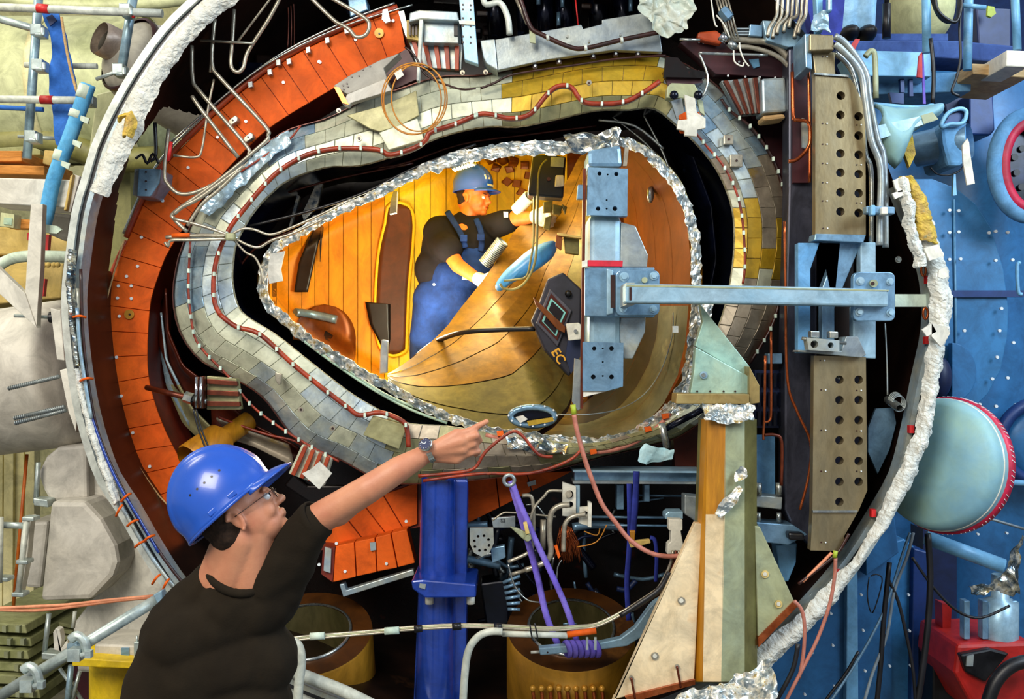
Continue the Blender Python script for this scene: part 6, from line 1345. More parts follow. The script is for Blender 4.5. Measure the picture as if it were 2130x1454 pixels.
slab([(1570, 1094), (1581, 1096), (1652, 1250), (1577, 1326)], 4.66, .05).build('plate', M.sage, g2, bevel=.004); slab([(1577, 1326), (1652, 1250), (1662, 1258), (1578, 1346)], 4.65, .08).build('copper_edge', M.copper, g2)
for x, y in ((1591, 1194), (1619, 1256)): disc(g2, x, y, 4.66, 8, M.sand, 'washer', .008); disc(g2, x, y, 4.652, 4, M.white_block, 'plug', .006)
tb_ = thing('corner_bracket', 'pale teal folded triangular bracket on top of the octagonal column', 'bracket', P(1500, 842, 4.65))
slab([(1456, 632), (1510, 700), (1559, 762), (1560, 786), (1446, 720), (1462, 670)], 4.7, .05).build('upper_plate', M.gusset_teal, tb_, bevel=.003)
slab([(1447, 722), (1560, 784), (1559, 820), (1436, 818), (1444, 770)], 4.64, .06).build('front_plate', M.gusset_teal, tb_, bevel=.004); slab([(1408, 819), (1559, 820), (1559, 841), (1406, 840)], 4.56, .14).build('base_plate', M.bracket_tan, tb_, bevel=.004)
slab([(1559, 762), (1580, 802), (1580, 838), (1559, 841)], 4.6, .15).build('side_cap', M.bracket_tan, tb_, bevel=.003)
disc(tb_, 1463, 780, 4.64, 8, M.steel_blue_light, 'washer', .01); disc(tb_, 1463, 780, 4.63, 4, M.dull_chrome, 'screw', .01)
for x in (1450, 1477, 1529, 1505): disc(tb_, x, 814, 4.64, 2, M.cable_dark, 'screw', .004)
a = resample(PP([(1440, 1428), (1505, 1420), (1560, 1394), (1596, 1362)], 4.5), 60); b = resample(PP([(1380, 1490), (1500, 1490), (1570, 1480), (1620, 1440)], 4.4), 60)
solo(ribbon(a, b, 40, 14., .035, 12.), 'foil_heap', 'heap of crumpled gold and silver foil at the foot of the octagonal column', 'foil', M.foil_bright, solid=.004)
# steel beam, hangers
sbm = thing('steel_beam', 'pale blue steel channel under the jacket crossing to the yellow column', 'beam', P(1325, 1006, 5.2))
slab([(1195, 979), (1462, 981), (1462, 1005), (1195, 1004)], 5.2, .12).build('web', M.steel_blue, sbm, bevel=.004); slab([(1192, 1001), (1462, 1003), (1462, 1007), (1192, 1006)], 5.15, .2).build('lower_flange', M.steel_grey, sbm); slab([(1192, 978), (1462, 980), (1462, 984), (1192, 982)], 5.15, .2).build('upper_flange', M.steel_blue_light, sbm)
for x0, x1, y1 in ((1283, 1298, 1060), (1340, 1352, 1044), (1196, 1206, 1070)):
    solo(slab([(x0, 1008), (x1, 1008), (x1, y1), (x0, y1)], 5.3, .08), 'hanger', 'steel hanger below the channel, '+{1283: 'second from the left', 1340: 'rightmost', 1196: 'leftmost'}[x0], 'hanger', M.steel_blue, 'hangers below the channel', bevel=.004)
def strap(pts, Y, w_, m_, lab, nm='violet_strap', grp='violet lifting straps', wd=None):
    q = resample(catmull([Vector((x, y, 0)) for x, y in pts], 4), 24); a = offs_open(q, w_/2); b = offs_open(q, -w_/2)
    A = [P(p.x, p.y, Y) for p in a]; B = [P(p.x, p.y, Y+.01) for p in b]
    solo(MB().grid(lambda u, v: A[int(round(u*23))].lerp(B[int(round(u*23))], v)-Vector((0, .004*math.sin(PI*v), 0)), 23, 3), nm, lab, 'strap', m_, grp, solid=.003)
def offs_open(r, d):
    out = []
    for i in range(len(r)): t = (r[min(i+1, len(r)-1)]-r[max(i-1, 0)]).normalized(); out.append(r[i]+Vector((-t.y, t.x, 0))*d)
    return out
strap([(1062, 1000), (1070, 1030), (1082, 1070), (1096, 1120), (1118, 1200), (1136, 1280), (1160, 1340)], 4.96, 13, M.strap_violet, 'violet strap hanging from the eye, left strand down to the drum')
strap([(1064, 1000), (1078, 1040), (1098, 1085), (1112, 1120), (1150, 1200), (1180, 1270), (1200, 1335)], 4.93, 12, M.strap_violet, 'violet strap hanging from the eye, right strand down to the drum')
strap([(1324, 980), (1321, 1050), (1316, 1110)], 5.0, 13, M.strap_indigo, 'indigo strap over the steel channel, front strand')
strap([(1309, 1006), (1310, 1120), (1304, 1210), (1308, 1290)], 5.03, 11, M.strap_indigo, 'indigo strap hanging behind down to the dark hook')
strap([(1352, 1118), (1362, 1124), (1366, 1160), (1364, 1210)], 5.0, 8, M.strap_indigo, 'short indigo strap right of the yellow ratchet')
ey = thing('lifting_eye', 'grey ring eye holding the violet straps below the jacket', 'ring', P(1060, 1010, 4.95))
MB().tube([P(1059+11*math.cos(q), 999+11*math.sin(q), 4.93) for q in [k*PI/8 for k in range(16)]], .009, 8, closed=True, sub=1).build('ring', M.steel_grey, ey)
rt = thing('ratchet_buckle', 'steel ratchet buckle with a lever on the violet straps', 'buckle', P(1090, 1130, 4.9))
slab([(1060, 1096), (1078, 1100), (1104, 1112), (1106, 1122), (1096, 1128), (1086, 1120)], 4.88, .03).build('lever', M.sage, rt, bevel=.004); slab([(1088, 1088), (1096, 1086), (1102, 1110), (1094, 1112)], 4.87, .03).build('frame', M.sand, rt, bevel=.003); disc(rt, 1098, 1118, 4.88, 6, M.sage, 'axle', .02)
yr = thing('ratchet_buckle', 'yellow brass ratchet buckle on the indigo strap', 'buckle', P(1335, 1140, 4.95))
slab([(1308, 1128), (1330, 1124), (1352, 1122), (1354, 1130), (1330, 1136), (1312, 1140)], 4.93, .03).build('lever', M.sand, yr, bevel=.004); slab([(1310, 1104), (1322, 1104), (1320, 1126), (1312, 1126)], 4.94, .03).build('hook', M.gold_paint, yr, bevel=.004)
ph = thing('pink_hose', 'long pink hose from the green ferrule sweeping to the cream plate', 'hose', P(1300, 1160, 4.7))
ptube([(1194, 862), (1200, 895), (1212, 940), (1225, 980), (1251, 1046), (1280, 1086), (1310, 1123), (1350, 1149), (1385, 1157), (1416, 1156)], 4.75, 5, 12).build('hose', M.hose_pink, ph); ptube([(1192, 842), (1194, 862)], 4.75, 5.6, 10, sub=1).build('green_ferrule', M.green_tape, ph)
# tube manifold below the jacket
mn = thing('drilled_plate', 'pale drilled steel plate holding the bent steel tubes', 'plate', P(1185, 1076, 5.1))
hole_slab([(1170, 1003), (1198, 1012), (1198, 1076), (1170, 1073)], [(1185, 1028, 8), (1186, 1050, 7)], 5.1, .03).build('plate', M.white_block, mn); slab([(1196, 1010), (1206, 1010), (1206, 1078), (1196, 1076)], 5.12, .03).build('side', M.steel_blue_light, mn)
MB().cyl(P(1183, 1028, 5.08), P(1183, 1028, 5.12), .017, 14).build('plug', M.tube_cream, mn)
m2 = thing('drilled_plate', 'small pale drilled plate right of the taller drilled plate', 'plate', P(1218, 1098, 5.05)); hole_slab([(1206, 1056), (1224, 1054), (1224, 1094), (1204, 1088)], [(1218, 1068, 5)], 5.05, .03).build('plate', M.white_block, m2); slab([(1224, 1045), (1231, 1047), (1230, 1097), (1223, 1096)], 5.02, .06).build('edge', M.white_block, m2)
for k, (pts, r, lab) in enumerate((([(1185, 1050), (1165, 1052), (1150, 1062), (1144, 1080), (1143, 1112), (1146, 1147), (1139, 1165), (1120, 1176), (1093, 1186)], 6, 'thick silver tube bending from the drilled plate down to the left'),
        ([(1218, 1070), (1200, 1072), (1185, 1078), (1175, 1092), (1173, 1115), (1172, 1147)], 5, 'silver tube bending down from the small drilled plate'), ([(1086, 1031), (1104, 1032), (1109, 1050), (1110, 1090), (1108, 1134), (1099, 1150), (1057, 1169)], 4, 'slim silver tube with an upper hook left of the thick tube'),
        ([(1130, 1081), (1129, 1143)], 6, 'straight silver tube piece between the bent tubes'), ([(1170, 1021), (1143, 1021), (1132, 1032), (1112, 1055), (1100, 1090)], 3, 'thin dark tube slanting up to the drilled plate'), ([(1094, 1186), (1060, 1196)], 4, 'short silver tube end at the brass fitting'),
        ([(1024, 1083), (1045, 1068), (1060, 1066), (1110, 1070), (1156, 1075)], 2, 'thin steel rod running level behind the straps'), ([(1095, 1050), (1115, 1051), (1130, 1068), (1142, 1084)], 1.6, 'thin wire arc behind the bent tubes'), ([(1057, 1174), (1064, 1200), (1075, 1226), (1097, 1248), (1125, 1253)], 1.7, 'thin silver wire arc sweeping under the tubes'), ([(1168, 1165), (1160, 1180), (1158, 1206)], 1.5, 'thin wire hanging right of the tubes'))):
    solo(ptube(pts, 5.0+.02*(k % 4), r, 10), 'silver_tube', lab, 'tube', M.tube_cream if r > 1.9 else M.dull_chrome, 'silver tubes below the jacket')
cbz = thing('copper_brush', 'tuft of copper wires below the bent tubes', 'wire', P(1185, 1180, 5.2)); mb = MB()
for k in range(70): x = random.uniform(1158, 1206); MB.tube(mb, PP([(x*.5+585, random.uniform(1092, 1120)), (x, 1130), (x+random.uniform(-6, 10), random.uniform(1145, 1172))], random.uniform(5.1, 5.25)), .0022, 4, sub=2)
tag(mb.build('wire_tuft', M.copper, cbz), kind='stuff')
slab([(1153, 1136), (1159, 1134), (1166, 1158), (1161, 1162)], 5.0, .02).build('red_strip', M.coil_orange, cbz)
for x0, y0, x1, y1 in ((1215, 1105, 1248, 1098), (1200, 1138, 1262, 1092)): ptube([(x0, y0), ((x0+x1)/2+10, (y0+y1)/2+12), (x1, y1)], 5.1, 1.3).build('loose_wire', M.orange_wire, cbz)
for k, (x0, y0, x1, y1, r) in enumerate(((1230, 1075, 1400, 1077, 2.6), (1230, 1092, 1400, 1094, 2.6), (1330, 1030, 1440, 1032, 2.6), (1325, 1044, 1380, 1036, 2))):
    solo(MB().cyl(P(x0, y0, 5.4), P(x1, y1, 5.4), mp(r, 5.4), 8), 'steel_rod', ('upper of the two long level rods behind the pink hose', 'lower of the two long level rods behind the pink hose', 'short level rod just under the steel channel', 'short slanting rod under the steel channel')[k], 'rod', M.steel_blue, 'level steel rods')
pl = thing('stamped_plate', 'grey steel plate stamped with S2 below the orange coil plate', 'plate', P(1045, 1100, 5.15)); slab([(1022, 1078), (1072, 1074), (1072, 1098), (1026, 1098)], 5.15, .03).build('plate', M.steel_grey, pl, bevel=.003)
def text(s, x, y, Y, hpx, m_, par, rot=0, name='lettering', bold=0):
    cu = bpy.data.curves.new(name, 'FONT'); cu.body = s; cu.size = mp(hpx, Y)*1.35; cu.extrude = .0015; cu.offset = bold; cu.align_x = 'CENTER'; cu.align_y = 'CENTER'
    t = bpy.data.objects.new('tmp', cu); C.objects.link(t); bpy.context.view_layer.update(); me = bpy.data.meshes.new_from_object(t.evaluated_get(bpy.context.evaluated_depsgraph_get())); bpy.data.objects.remove(t)
    me.materials.clear(); me.materials.append(m_); o = bpy.data.objects.new(name, me); C.objects.link(o); o.parent = par; o.location = P(x, y, Y)-wloc(par); o.rotation_euler = (PI/2, 0 if not rot else rot, 0); o['_w'] = tuple(P(x, y, Y)); return o
text('S2', 1046, 1083, 5.145, 8, M.dark_ink, pl)
hp = thing('hole_plate', 'round ended steel plate with a ring of bolt holes right of the blue column', 'plate', P(1000, 1158, 5.15))
hole_slab([(977, 1098), (1026, 1098), (1027, 1130), (1018, 1150), (1002, 1158), (986, 1150), (977, 1130)], [(1002+16*math.cos(q), 1130+16*math.sin(q), 3) for q in [k*PI/4+.3 for k in range(8)]], 5.15, .03).build('plate', M.steel_pale, hp); slab([(1020, 1140), (1050, 1135), (1052, 1160), (1024, 1172)], 5.2, .05).build('blue_block', M.steel_blue, hp, bevel=.004)
solo(slab([(998, 1214), (1057, 1206), (1060, 1298), (1012, 1308)], 5.5, .2), 'dark_box', 'dark slate box right of the blue column', 'box', M.gap_blue, bevel=.01)
for k in range(6): solo(MB().cyl(P(1046+k*2, 1212+k*11, 5.3), P(1082, 1204+k*11+(k-2)*3, 5.3), .009, 8), 'steel_stud', 'bright steel stud right of the dark slate box, %s from the top' % ORD[k], 'stud', M.steel_blue, 'studs beside the slate box')
solo(slab([(1391, 1064), (1384, 1070), (1384, 1080), (1421, 1080), (1421, 1064)], 5.0, .1), 'stop_block', 'pale blue grey block on the white notched bracket', 'block', M.steel_blue_light, bevel=.004)
solo(slab([(1391, 1080), (1420, 1081), (1420, 1103), (1416, 1104), (1421, 1130), (1424, 1150), (1388, 1153), (1389, 1132), (1396, 1126), (1396, 1104), (1391, 1103)], 4.9, .06), 'white_block', 'white notched bracket above the tube bundle', 'bracket', M.white_block, bevel=.004)
solo(slab([(1424, 1030), (1462, 1034), (1460, 1100), (1440, 1080), (1424, 1070)], 5.0, .1), 'grey_bracket', 'grey steel bracket left of the octagonal column under the channel', 'bracket', M.steel_grey, bevel=.006)
tbn = thing('tube_bundle', 'bundle of four dark bronze tubes running down along the cream plate', 'tubes', P(1390, 1230, 4.8))
for k in range(4): ptube([(1400+k*6, 1145), (1392+k*5.5, 1180), (1368+k*5, 1225), (1340+k*4, 1248), (1310+k*3, 1268)], 4.78+.01*k, 3.4).build('tube', M.copper_dark if k % 2 else M.tube_cream, tbn)
# drums
def drum(cx, cy, lab, Y=5.25):
    t = thing('ring_drum', lab, 'drum', P(cx, cy+170, Y), 'brass ring drums'); ax = Vector((0, -math.sin(.42), math.cos(.42))); c = P(cx, cy, Y); R = mp(134, Y); r = mp(88, Y); H = .45
    MB().lathe([(R, 0), (R, H-.01), (R*.985, H)], c-ax*H, c, 64).build('outer_wall', M.drum_gold, t); MB().lathe([(R*.99, 0), (r*1.03, 0), (r*1.03, -.02), (R*.99, -.02)], c+ax*.002, c+ax, 64, smooth=False).build('top_ring', M.drum_brown, t)
    MB().lathe([(r, 0), (r, H)], c-ax*H, c, 56).build('inner_wall', M.drum_inner, t); MB().lathe([(r*1.02, 0), (r*1.04, .012), (r*.98, .014)], c, c+ax, 56).build('foil_lip', M.dull_chrome, t)
    MB().lathe([(0.001, 0), (r, 0)], c-ax*(H-.02), c, 40).build('bottom', M.drum_inner, t)
    return t, c, ax, R
d1, c, ax, R = drum(1188, 1306, 'brass ring drum under the violet straps')
d2, _, _, _ = drum(640, 1316, 'brass ring drum partly hidden behind the man')
for k in range(9):
    x = 1108+k*18; MB().tube(PP([(x, 1434), (x+2, 1450), (x+3, 1475)], 5.0), .009, 8).build('copper_stub', M.copper, d1); MB().ell(P(x, 1432, 4.99), (.016, .014, .016), None, 10, 8).build('brass_knob', M.drum_gold, d1)
hk = thing('hook_bar', 'pale blue crooked bar lying on the drum, wrapped by the violet strap', 'bar', P(1200, 1365, 4.85))
mb = MB(); mb.prism(PP([(1120, 1348), (1245, 1338), (1290, 1328), (1320, 1306), (1352, 1262), (1374, 1240), (1378, 1262), (1340, 1322), (1305, 1344), (1250, 1352), (1124, 1364)], 4.85), (0, .05, 0)); mb.build('bar', M.steel_blue_light, hk, bevel=.006); rod(1104, 1357, 1122, 1356, 4.87, 3, M.white_block, hk, 'pin'); disc(hk, 1139, 1357, 4.85, 1.8, M.cable_dark, 'hole', .003)
wr_ = MB()
for k in range(6): wr_.tube([P(1180+k*12+8*math.cos(q)*.6+4*math.sin(q), 1350+17*math.sin(q), 4.875-.05*math.cos(q)) for q in [j*PI/8 for j in range(16)]], .013, 6, closed=True, sub=1, flat=.4)
wr_.build('strap_wrap', M.strap_violet, hk)
ch_ = thing('cable_harness', 'tan and black cable harness crossing level over the drums', 'cable', P(950, 1320, 4.7))
for k in range(3): ptube([(600, 1334-k*3), (641, 1329-k*3), (775, 1318-k*3), (844, 1311-k*3), (947, 1305-k*3), (1034, 1306-k*3), (1138, 1311-k*3), (1200, 1308-k*3), (1241, 1303-k*3), (1290, 1280-k*3), (1330, 1254-k*2), (1372, 1226-k*2)], 4.68+.01*k, 2.7).build('cable', (M.tube_cream, M.sage, M.tube_cream)[k], ch_)
ptube([(1290, 1281), (1330, 1255), (1372, 1225), (1392, 1190)], 4.65, 5.5).build('black_sleeve', M.cable_black, ch_)
for x, y, s in ((660, 1322, 15), (815, 1311, 15), (870, 1307, 8), (950, 1302, 9), (1036, 1303, 8)): MB().cyl(P(x-s, y+2, 4.67), P(x+s, y, 4.67), .017, 12).build('cable_wrap', M.tape_pale if s > 10 else M.cable_black, ch_)
MB().cyl(P(1045, 1318, 4.67), P(1180, 1322, 4.67), .014, 12).build('white_conduit', M.hose_white, ch_); MB().cyl(P(1180, 1320, 4.67), P(1240, 1312, 4.67), .0145, 12).build('red_label', M.coil_orange, ch_)
ptube([(1102, 1298), (1108, 1330), (1118, 1328), (1112, 1296)], 4.62, 1.6).build('cable_tie', M.cable_black, ch_)
for x in (1219, 1236): slab([(x, 1326), (x+5, 1326), (x+5, 1352), (x, 1352)], 4.66, .01).build('clip', M.steel_pale, ch_)
solo(ptube([(1045, 1314), (1020, 1314), (995, 1324), (975, 1352), (967, 1400), (962, 1480)], 4.62, 8, 12), 'white_hose', 'thick white hose bending down right of the blue column', 'hose', M.hose_white)
solo(ptube([(600, 1332), (620, 1342), (627, 1375), (622, 1420), (618, 1480)], 4.6, 10, 12), 'white_hose', 'thick white hose just right of the man\'s shirt', 'hose', M.hose_white)
solo(ptube([(560, 1370), (610, 1396), (660, 1416), (720, 1440), (800, 1480)], 4.75, 13, 14), 'white_conduit', 'wide pale conduit sloping off the bottom edge beside the man', 'conduit', M.hose_white)
solo(ribbon(resample(PP([(1326, 932), (1340, 922), (1362, 928), (1402, 936)], 4.85), 24), resample(PP([(1326, 955), (1346, 968), (1372, 962), (1398, 958)], 4.85), 24), 10, 6., .02, 9.), 'blue_tissue', 'pale blue tissue stuffed below the jacket', 'tissue', M.tissue_blue, solid=.006)
rd = thing('brace_rod', 'dark chrome brace rod under the right corner of the jacket', 'rod', P(1395, 910, 5.0)); MB().cyl(P(1378, 895, 4.95), P(1460, 852, 4.95), .016, 12).build('rod', M.gap_blue, rd); MB().cyl(P(1376, 880, 4.93), P(1388, 932, 4.93), .018, 12).build('joint', M.dull_chrome, rd)
for x, y in ((1168, 925), (1060, 920)):
    pass
# right of the octagonal column
rb_ = thing('fin_block', 'dark blue finned block between octagonal column and steel column', 'block', P(1605, 900, 5.0)); slab([(1570, 770), (1628, 770), (1628, 890), (1570, 890)], 5.05, .1).build('body', M.blue_navy, rb_)
for k in range(5):
    for j in range(3): slab([(1576+k*11, 776+j*40), (1582+k*11, 776+j*40), (1582+k*11, 806+j*40), (1576+k*11, 806+j*40)], 5.02, .03).build('fin', M.gap_blue, rb_)
solo(slab([(1598, 735), (1628, 735), (1628, 757), (1598, 757)], 4.95, .08), 'blue_box', 'small pale blue box beside the lower jacket edge', 'box', M.steel_blue, bevel=.006)
lg_ = thing('bolted_ledge', 'pale blue bolted steel ledge right of the octagonal column', 'ledge', P(1600, 1130, 4.9))
slab([(1572, 1030), (1628, 1034), (1626, 1060), (1570, 1054)], 4.9, .12).build('ledge', M.steel_pale, lg_, bevel=.005); slab([(1572, 1086), (1650, 1092), (1680, 1112), (1640, 1134), (1586, 1128)], 4.88, .14).build('ledge', M.steel_blue, lg_, bevel=.005); slab([(1572, 905), (1612, 905), (1612, 1030), (1572, 1030)], 5.0, .05).build('back_plate', M.foam_grey_blue, lg_)
for x in (1578, 1620):
    MB().cyl(P(x, 1004, 4.9), P(x, 1030, 4.9), .016, 10).build('bolt', M.dull_chrome, lg_); MB().cyl(P(x, 1066, 4.9), P(x, 1086, 4.9), .012, 10).build('bolt', M.dull_chrome, lg_)
slab([(1640, 1108), (1674, 1110), (1674, 1125), (1642, 1124)], 4.82, .08).build('knurled_knob', M.cable_black, lg_, bevel=.01)
solo(slab([(1614, 1134), (1658, 1130), (1656, 1170), (1640, 1210), (1624, 1210)], 5.1, .1), 'pale_shroud', 'pale blue shroud behind the sage plate', 'panel', M.blue_pale, bevel=.006)
solo(slab([(1430, 850), (1462, 850), (1462, 985), (1405, 985), (1400, 900)], 5.35, .1), 'ribbed_shroud', 'dark ribbed brown shroud left of the yellow column', 'panel', M.jacket_side)
# dim pipes in the dark vessel bottom; steel blue ones stand for light glints
rnd = random.Random(5)
for k in range(46):
    x = rnd.uniform(930, 1420); y = rnd.uniform(1020, 1300); L_ = rnd.uniform(30, 110); a = rnd.choice((0, .2, 1.4, 1.6, -.4, .9))
    pts = [(x, y), (x+L_*.5*math.cos(a)+rnd.uniform(-12, 12), y+L_*.5*math.sin(a)+rnd.uniform(-12, 12)), (x+L_*math.cos(a), y+L_*math.sin(a))]
    solo(ptube(pts, rnd.uniform(5.5, 5.95), rnd.uniform(2, 9), 10), 'dark_pipe', 'dim pipe in the dark lower part of the vessel', 'pipe', rnd.choice((M.gap_blue, M.shell_dark_blue, M.steel_blue, M.steel_blue, M.dull_chrome, M.blue_navy)), 'dim pipes in the dark lower vessel')
for k in range(22):
    x = rnd.choice((rnd.uniform(420, 640), rnd.uniform(860, 1420))); y = rnd.uniform(-40, 90) if x > 640 else rnd.uniform(0, 200); s = rnd.uniform(10, 34)
    solo(slab([(x-s, y-s*.6), (x+s, y-s*.5), (x+s*.9, y+s*.6), (x-s, y+s*.5)], rnd.uniform(5.6, 6.0), .12), 'dark_block', 'dim machine block in the dark upper part of the vessel', 'block', rnd.choice((M.gap_blue, M.shell_dark_blue, M.gap_brown, M.shell_dark)), 'dim blocks in the dark upper vessel', bevel=.01)

# =====================================================================  inside the chamber
dv = thing('display_unit', 'dark display unit with two framed screens leaning in the chamber', 'device', P(1160, 785, 5.3))
slab([(1139, 580), (1171, 566), (1210, 602), (1208, 738), (1184, 784), (1133, 729), (1105, 666), (1122, 628)], 5.32, .22).build('body', M.device_dark, dv, bevel=.01)
slab([(1184, 690), (1208, 676), (1208, 740), (1188, 778), (1176, 742)], 5.29, .04).build('side_panel', M.blue_navy, dv)
slab([(1144, 600), (1190, 646), (1160, 722), (1115, 672)], 5.3, .03).build('face_frame', M.device_face, dv, bevel=.005); slab([(1146, 610), (1182, 648), (1159, 708), (1121, 670)], 5.29, .012).build('bezel', M.jacket_side, dv)
for q in ([(1146, 620), (1177, 650), (1165, 676), (1137, 644)], [(1133, 654), (1163, 682), (1157, 700), (1127, 668)]):
    c_ = Vector((sum(p[0] for p in q)/4, sum(p[1] for p in q)/4)); slab(q, 5.285, .008).build('screen_frame', M.screen_teal, dv); slab([tuple(c_+(Vector(p)-c_)*.78) for p in q], 5.28, .006).build('screen', M.screen_dark, dv)
slab([(1109, 618), (1120, 628), (1177, 680), (1175, 693), (1160, 686), (1114, 634)], 5.24, .02).build('brown_handle', M.wall_rust, dv, bevel=.003); slab([(1177, 673), (1204, 671), (1209, 676), (1208, 706), (1183, 709)], 5.2, .03).build('white_lug', M.label_white, dv, bevel=.005); disc(dv, 1197, 689, 5.2, 4, M.dull_chrome, 'screw', .015)
MB().ell(P(1182, 611, 5.3), (.018, .015, .018), None, 12, 8).build('knob', M.black_metal, dv)
text('EC', 1161, 741, 5.28, 20, M.yellow_ink, dv, rot=1.0, bold=.001)
cbx = thing('control_box', 'black control box with a grey socket hanging from the chamber roof', 'box', P(1135, 412, 5.6))
slab([(1108, 320), (1152, 322), (1178, 326), (1176, 350), (1172, 412), (1098, 406), (1098, 398)], 5.6, .15).build('body', M.black_metal, cbx, bevel=.012); slab([(1146, 326), (1174, 328), (1172, 348), (1145, 346)], 5.59, .01).build('grey_panel', M.steel_grey, cbx)
slab([(1156, 364), (1173, 364), (1174, 386), (1154, 388)], 5.57, .03).build('socket', M.label_white, cbx, bevel=.006); disc(cbx, 1141, 373, 5.6, 4, M.plum, 'button', .012)
gc = thing('hand_cable', 'olive cable hanging from the control box in a loop to the glove', 'cable', P(1060, 605, 5.55))
ptube([(1138, 332), (1126, 345), (1120, 370), (1118, 440), (1116, 520), (1108, 560), (1090, 590), (1068, 602), (1048, 600), (1040, 590)], 5.6, 2.6).build('cable', M.sage_dark, gc); ptube([(1112, 400), (1110, 450), (1110, 500), (1104, 540), (1095, 575), (1070, 582), (1048, 584)], 5.65, 2.2).build('cable', M.sage_dark, gc)
def corr(p0, p1, r, n, lab, m_):
    mb = MB(); a = Vector(p0); b = Vector(p1); L_ = (b-a).length; prof = []
    for k in range(n): prof += [(r*.66, L_*k/n), (r, L_*(k+.35)/n), (r, L_*(k+.65)/n)]
    mb.lathe(prof+[(r*.82, L_)], a, b, 18); return solo(mb, 'corrugated_hose', lab, 'hose', m_, 'corrugated hoses')
corr(P(1008, 550, 6.15), P(1046, 502, 6.1), .042, 16, 'grey corrugated hose between the worker and the gold ridge', M.steel_grey)
corr(P(1074, 438, 6.3), P(1102, 408, 6.2), .04, 9, 'pale corrugated hose just under the black control box', M.label_white)
corr(P(940, 340, 5.75), P(985, 326, 5.7), .05, 8, 'silver corrugated hose at the chamber roof above the helmet', M.foil)
bl = thing('blue_cushion', 'flat glossy blue pad like a spindle held under the worker\'s glove', 'pad', P(1095, 590, 5.8))
pts = [(1030, 594), (1046, 568), (1070, 545), (1100, 520), (1130, 505), (1152, 501), (1157, 512), (1152, 532), (1130, 552), (1100, 572), (1066, 588), (1040, 606)]
mb = MB(); cc_ = P(1092, 552, 5.72); n_ = len(pts); ringp = catmull([Vector((x, y, 0)) for x, y in pts], 3, True); vs = []
for k, f in enumerate((1, .93, .7, .35, 0)): vs += [P(1092+(p.x-1092)*f, 552+(p.y-552)*f, 5.78-.06*math.sqrt(1-f*f)) for p in ringp]
m_n = len(ringp); fs = [(k*m_n+i, k*m_n+(i+1) % m_n, (k+1)*m_n+(i+1) % m_n, (k+1)*m_n+i) for k in range(4) for i in range(m_n)]; mb.add(vs, fs, True); mb.prism([v+Vector((0, 0, 0)) for v in vs[:m_n]], (0, .02, 0)); mb.build('pad', M.cushion_blue, bl)
bk = thing('angle_bracket', 'brown angle bracket at the right end of the blue pad', 'bracket', P(1180, 535, 5.5)); slab([(1157, 486), (1170, 490), (1168, 520), (1156, 512)], 5.62, .05).build('tab', M.wall_rust, bk, bevel=.004); slab([(1172, 490), (1205, 494), (1204, 530), (1176, 526)], 5.66, .05).build('tab', M.floor_olive, bk, bevel=.004); slab([(1160, 484), (1210, 492), (1210, 496), (1160, 489)], 5.6, .06).build('top_edge', M.sand, bk)
bk2 = thing('angle_bracket', 'group of small tan angle brackets under the black control box', 'bracket', P(1150, 480, 6.0))
for q in ([(1130, 420), (1150, 416), (1148, 440), (1130, 442)], [(1150, 424), (1170, 428), (1166, 446), (1150, 444)], [(1134, 452), (1148, 448), (1144, 478), (1130, 474)], [(1168, 424), (1180, 430), (1176, 446)]): slab(q, 5.85, .05).build('tab', M.floor_olive, bk2, bevel=.004)
solo(MB().tube([P(*p) for p in ((868, 740, 5.75), (905, 712, 5.7), (960, 692, 5.5), (1040, 686, 5.42), (1112, 684, 5.36))], .014, 8), 'black_cable', 'black cable lying across the gold floor to the display unit', 'cable', M.cable_black)
solo(ptube([(1245, 250), (1320, 262), (1380, 310)], 5.2, 3), 'liner_pipe', 'thin chrome pipe in the dark gap at the upper right', 'pipe', M.dull_chrome)
MB().ell(P(1353, 405, 5.45), (.02, .02, .045), None, 12, 8).build('wall_fitting', M.dull_chrome, ch)
MB().ell(P(1358, 500, 5.4), (.03, .02, .02), None, 12, 8).build('wall_fitting', M.copper_dark, ch) if 0 else None
# =====================================================================  people
def capsule(mb, a, b, ra, rb, seg=20):
    a = Vector(a); b = Vector(b); d = b-a; L_ = d.length; t = d.normalized(); u = Vector((0, 1, 0)).cross(t)
    if u.length < .05: u = Vector((0, 0, 1)).cross(t)
    u.normalize(); v = t.cross(u); vs = []; fs = []; rings = []
    for k in range(1, 7): q = -PI/2+k*PI/12; rings.append((ra*math.cos(q), ra*math.sin(q)))
    for k in range(0, 6): q = k*PI/12; rings.append((rb*math.cos(q), L_+rb*math.sin(q)))
    for r, h in rings: vs += [a+t*h+(u*math.cos(2*PI*k/seg)+v*math.sin(2*PI*k/seg))*r for k in range(seg)]
    n = len(vs); vs += [a-t*ra, b+t*rb]
    for k in range(seg):
        l = (k+1) % seg; fs.append((n, l, k)); fs.append((n+1, n-seg+k, n-seg+l))
        for i in range(len(rings)-1): fs.append((i*seg+k, i*seg+l, (i+1)*seg+l, (i+1)*seg+k))
    return mb.closed(vs, fs)
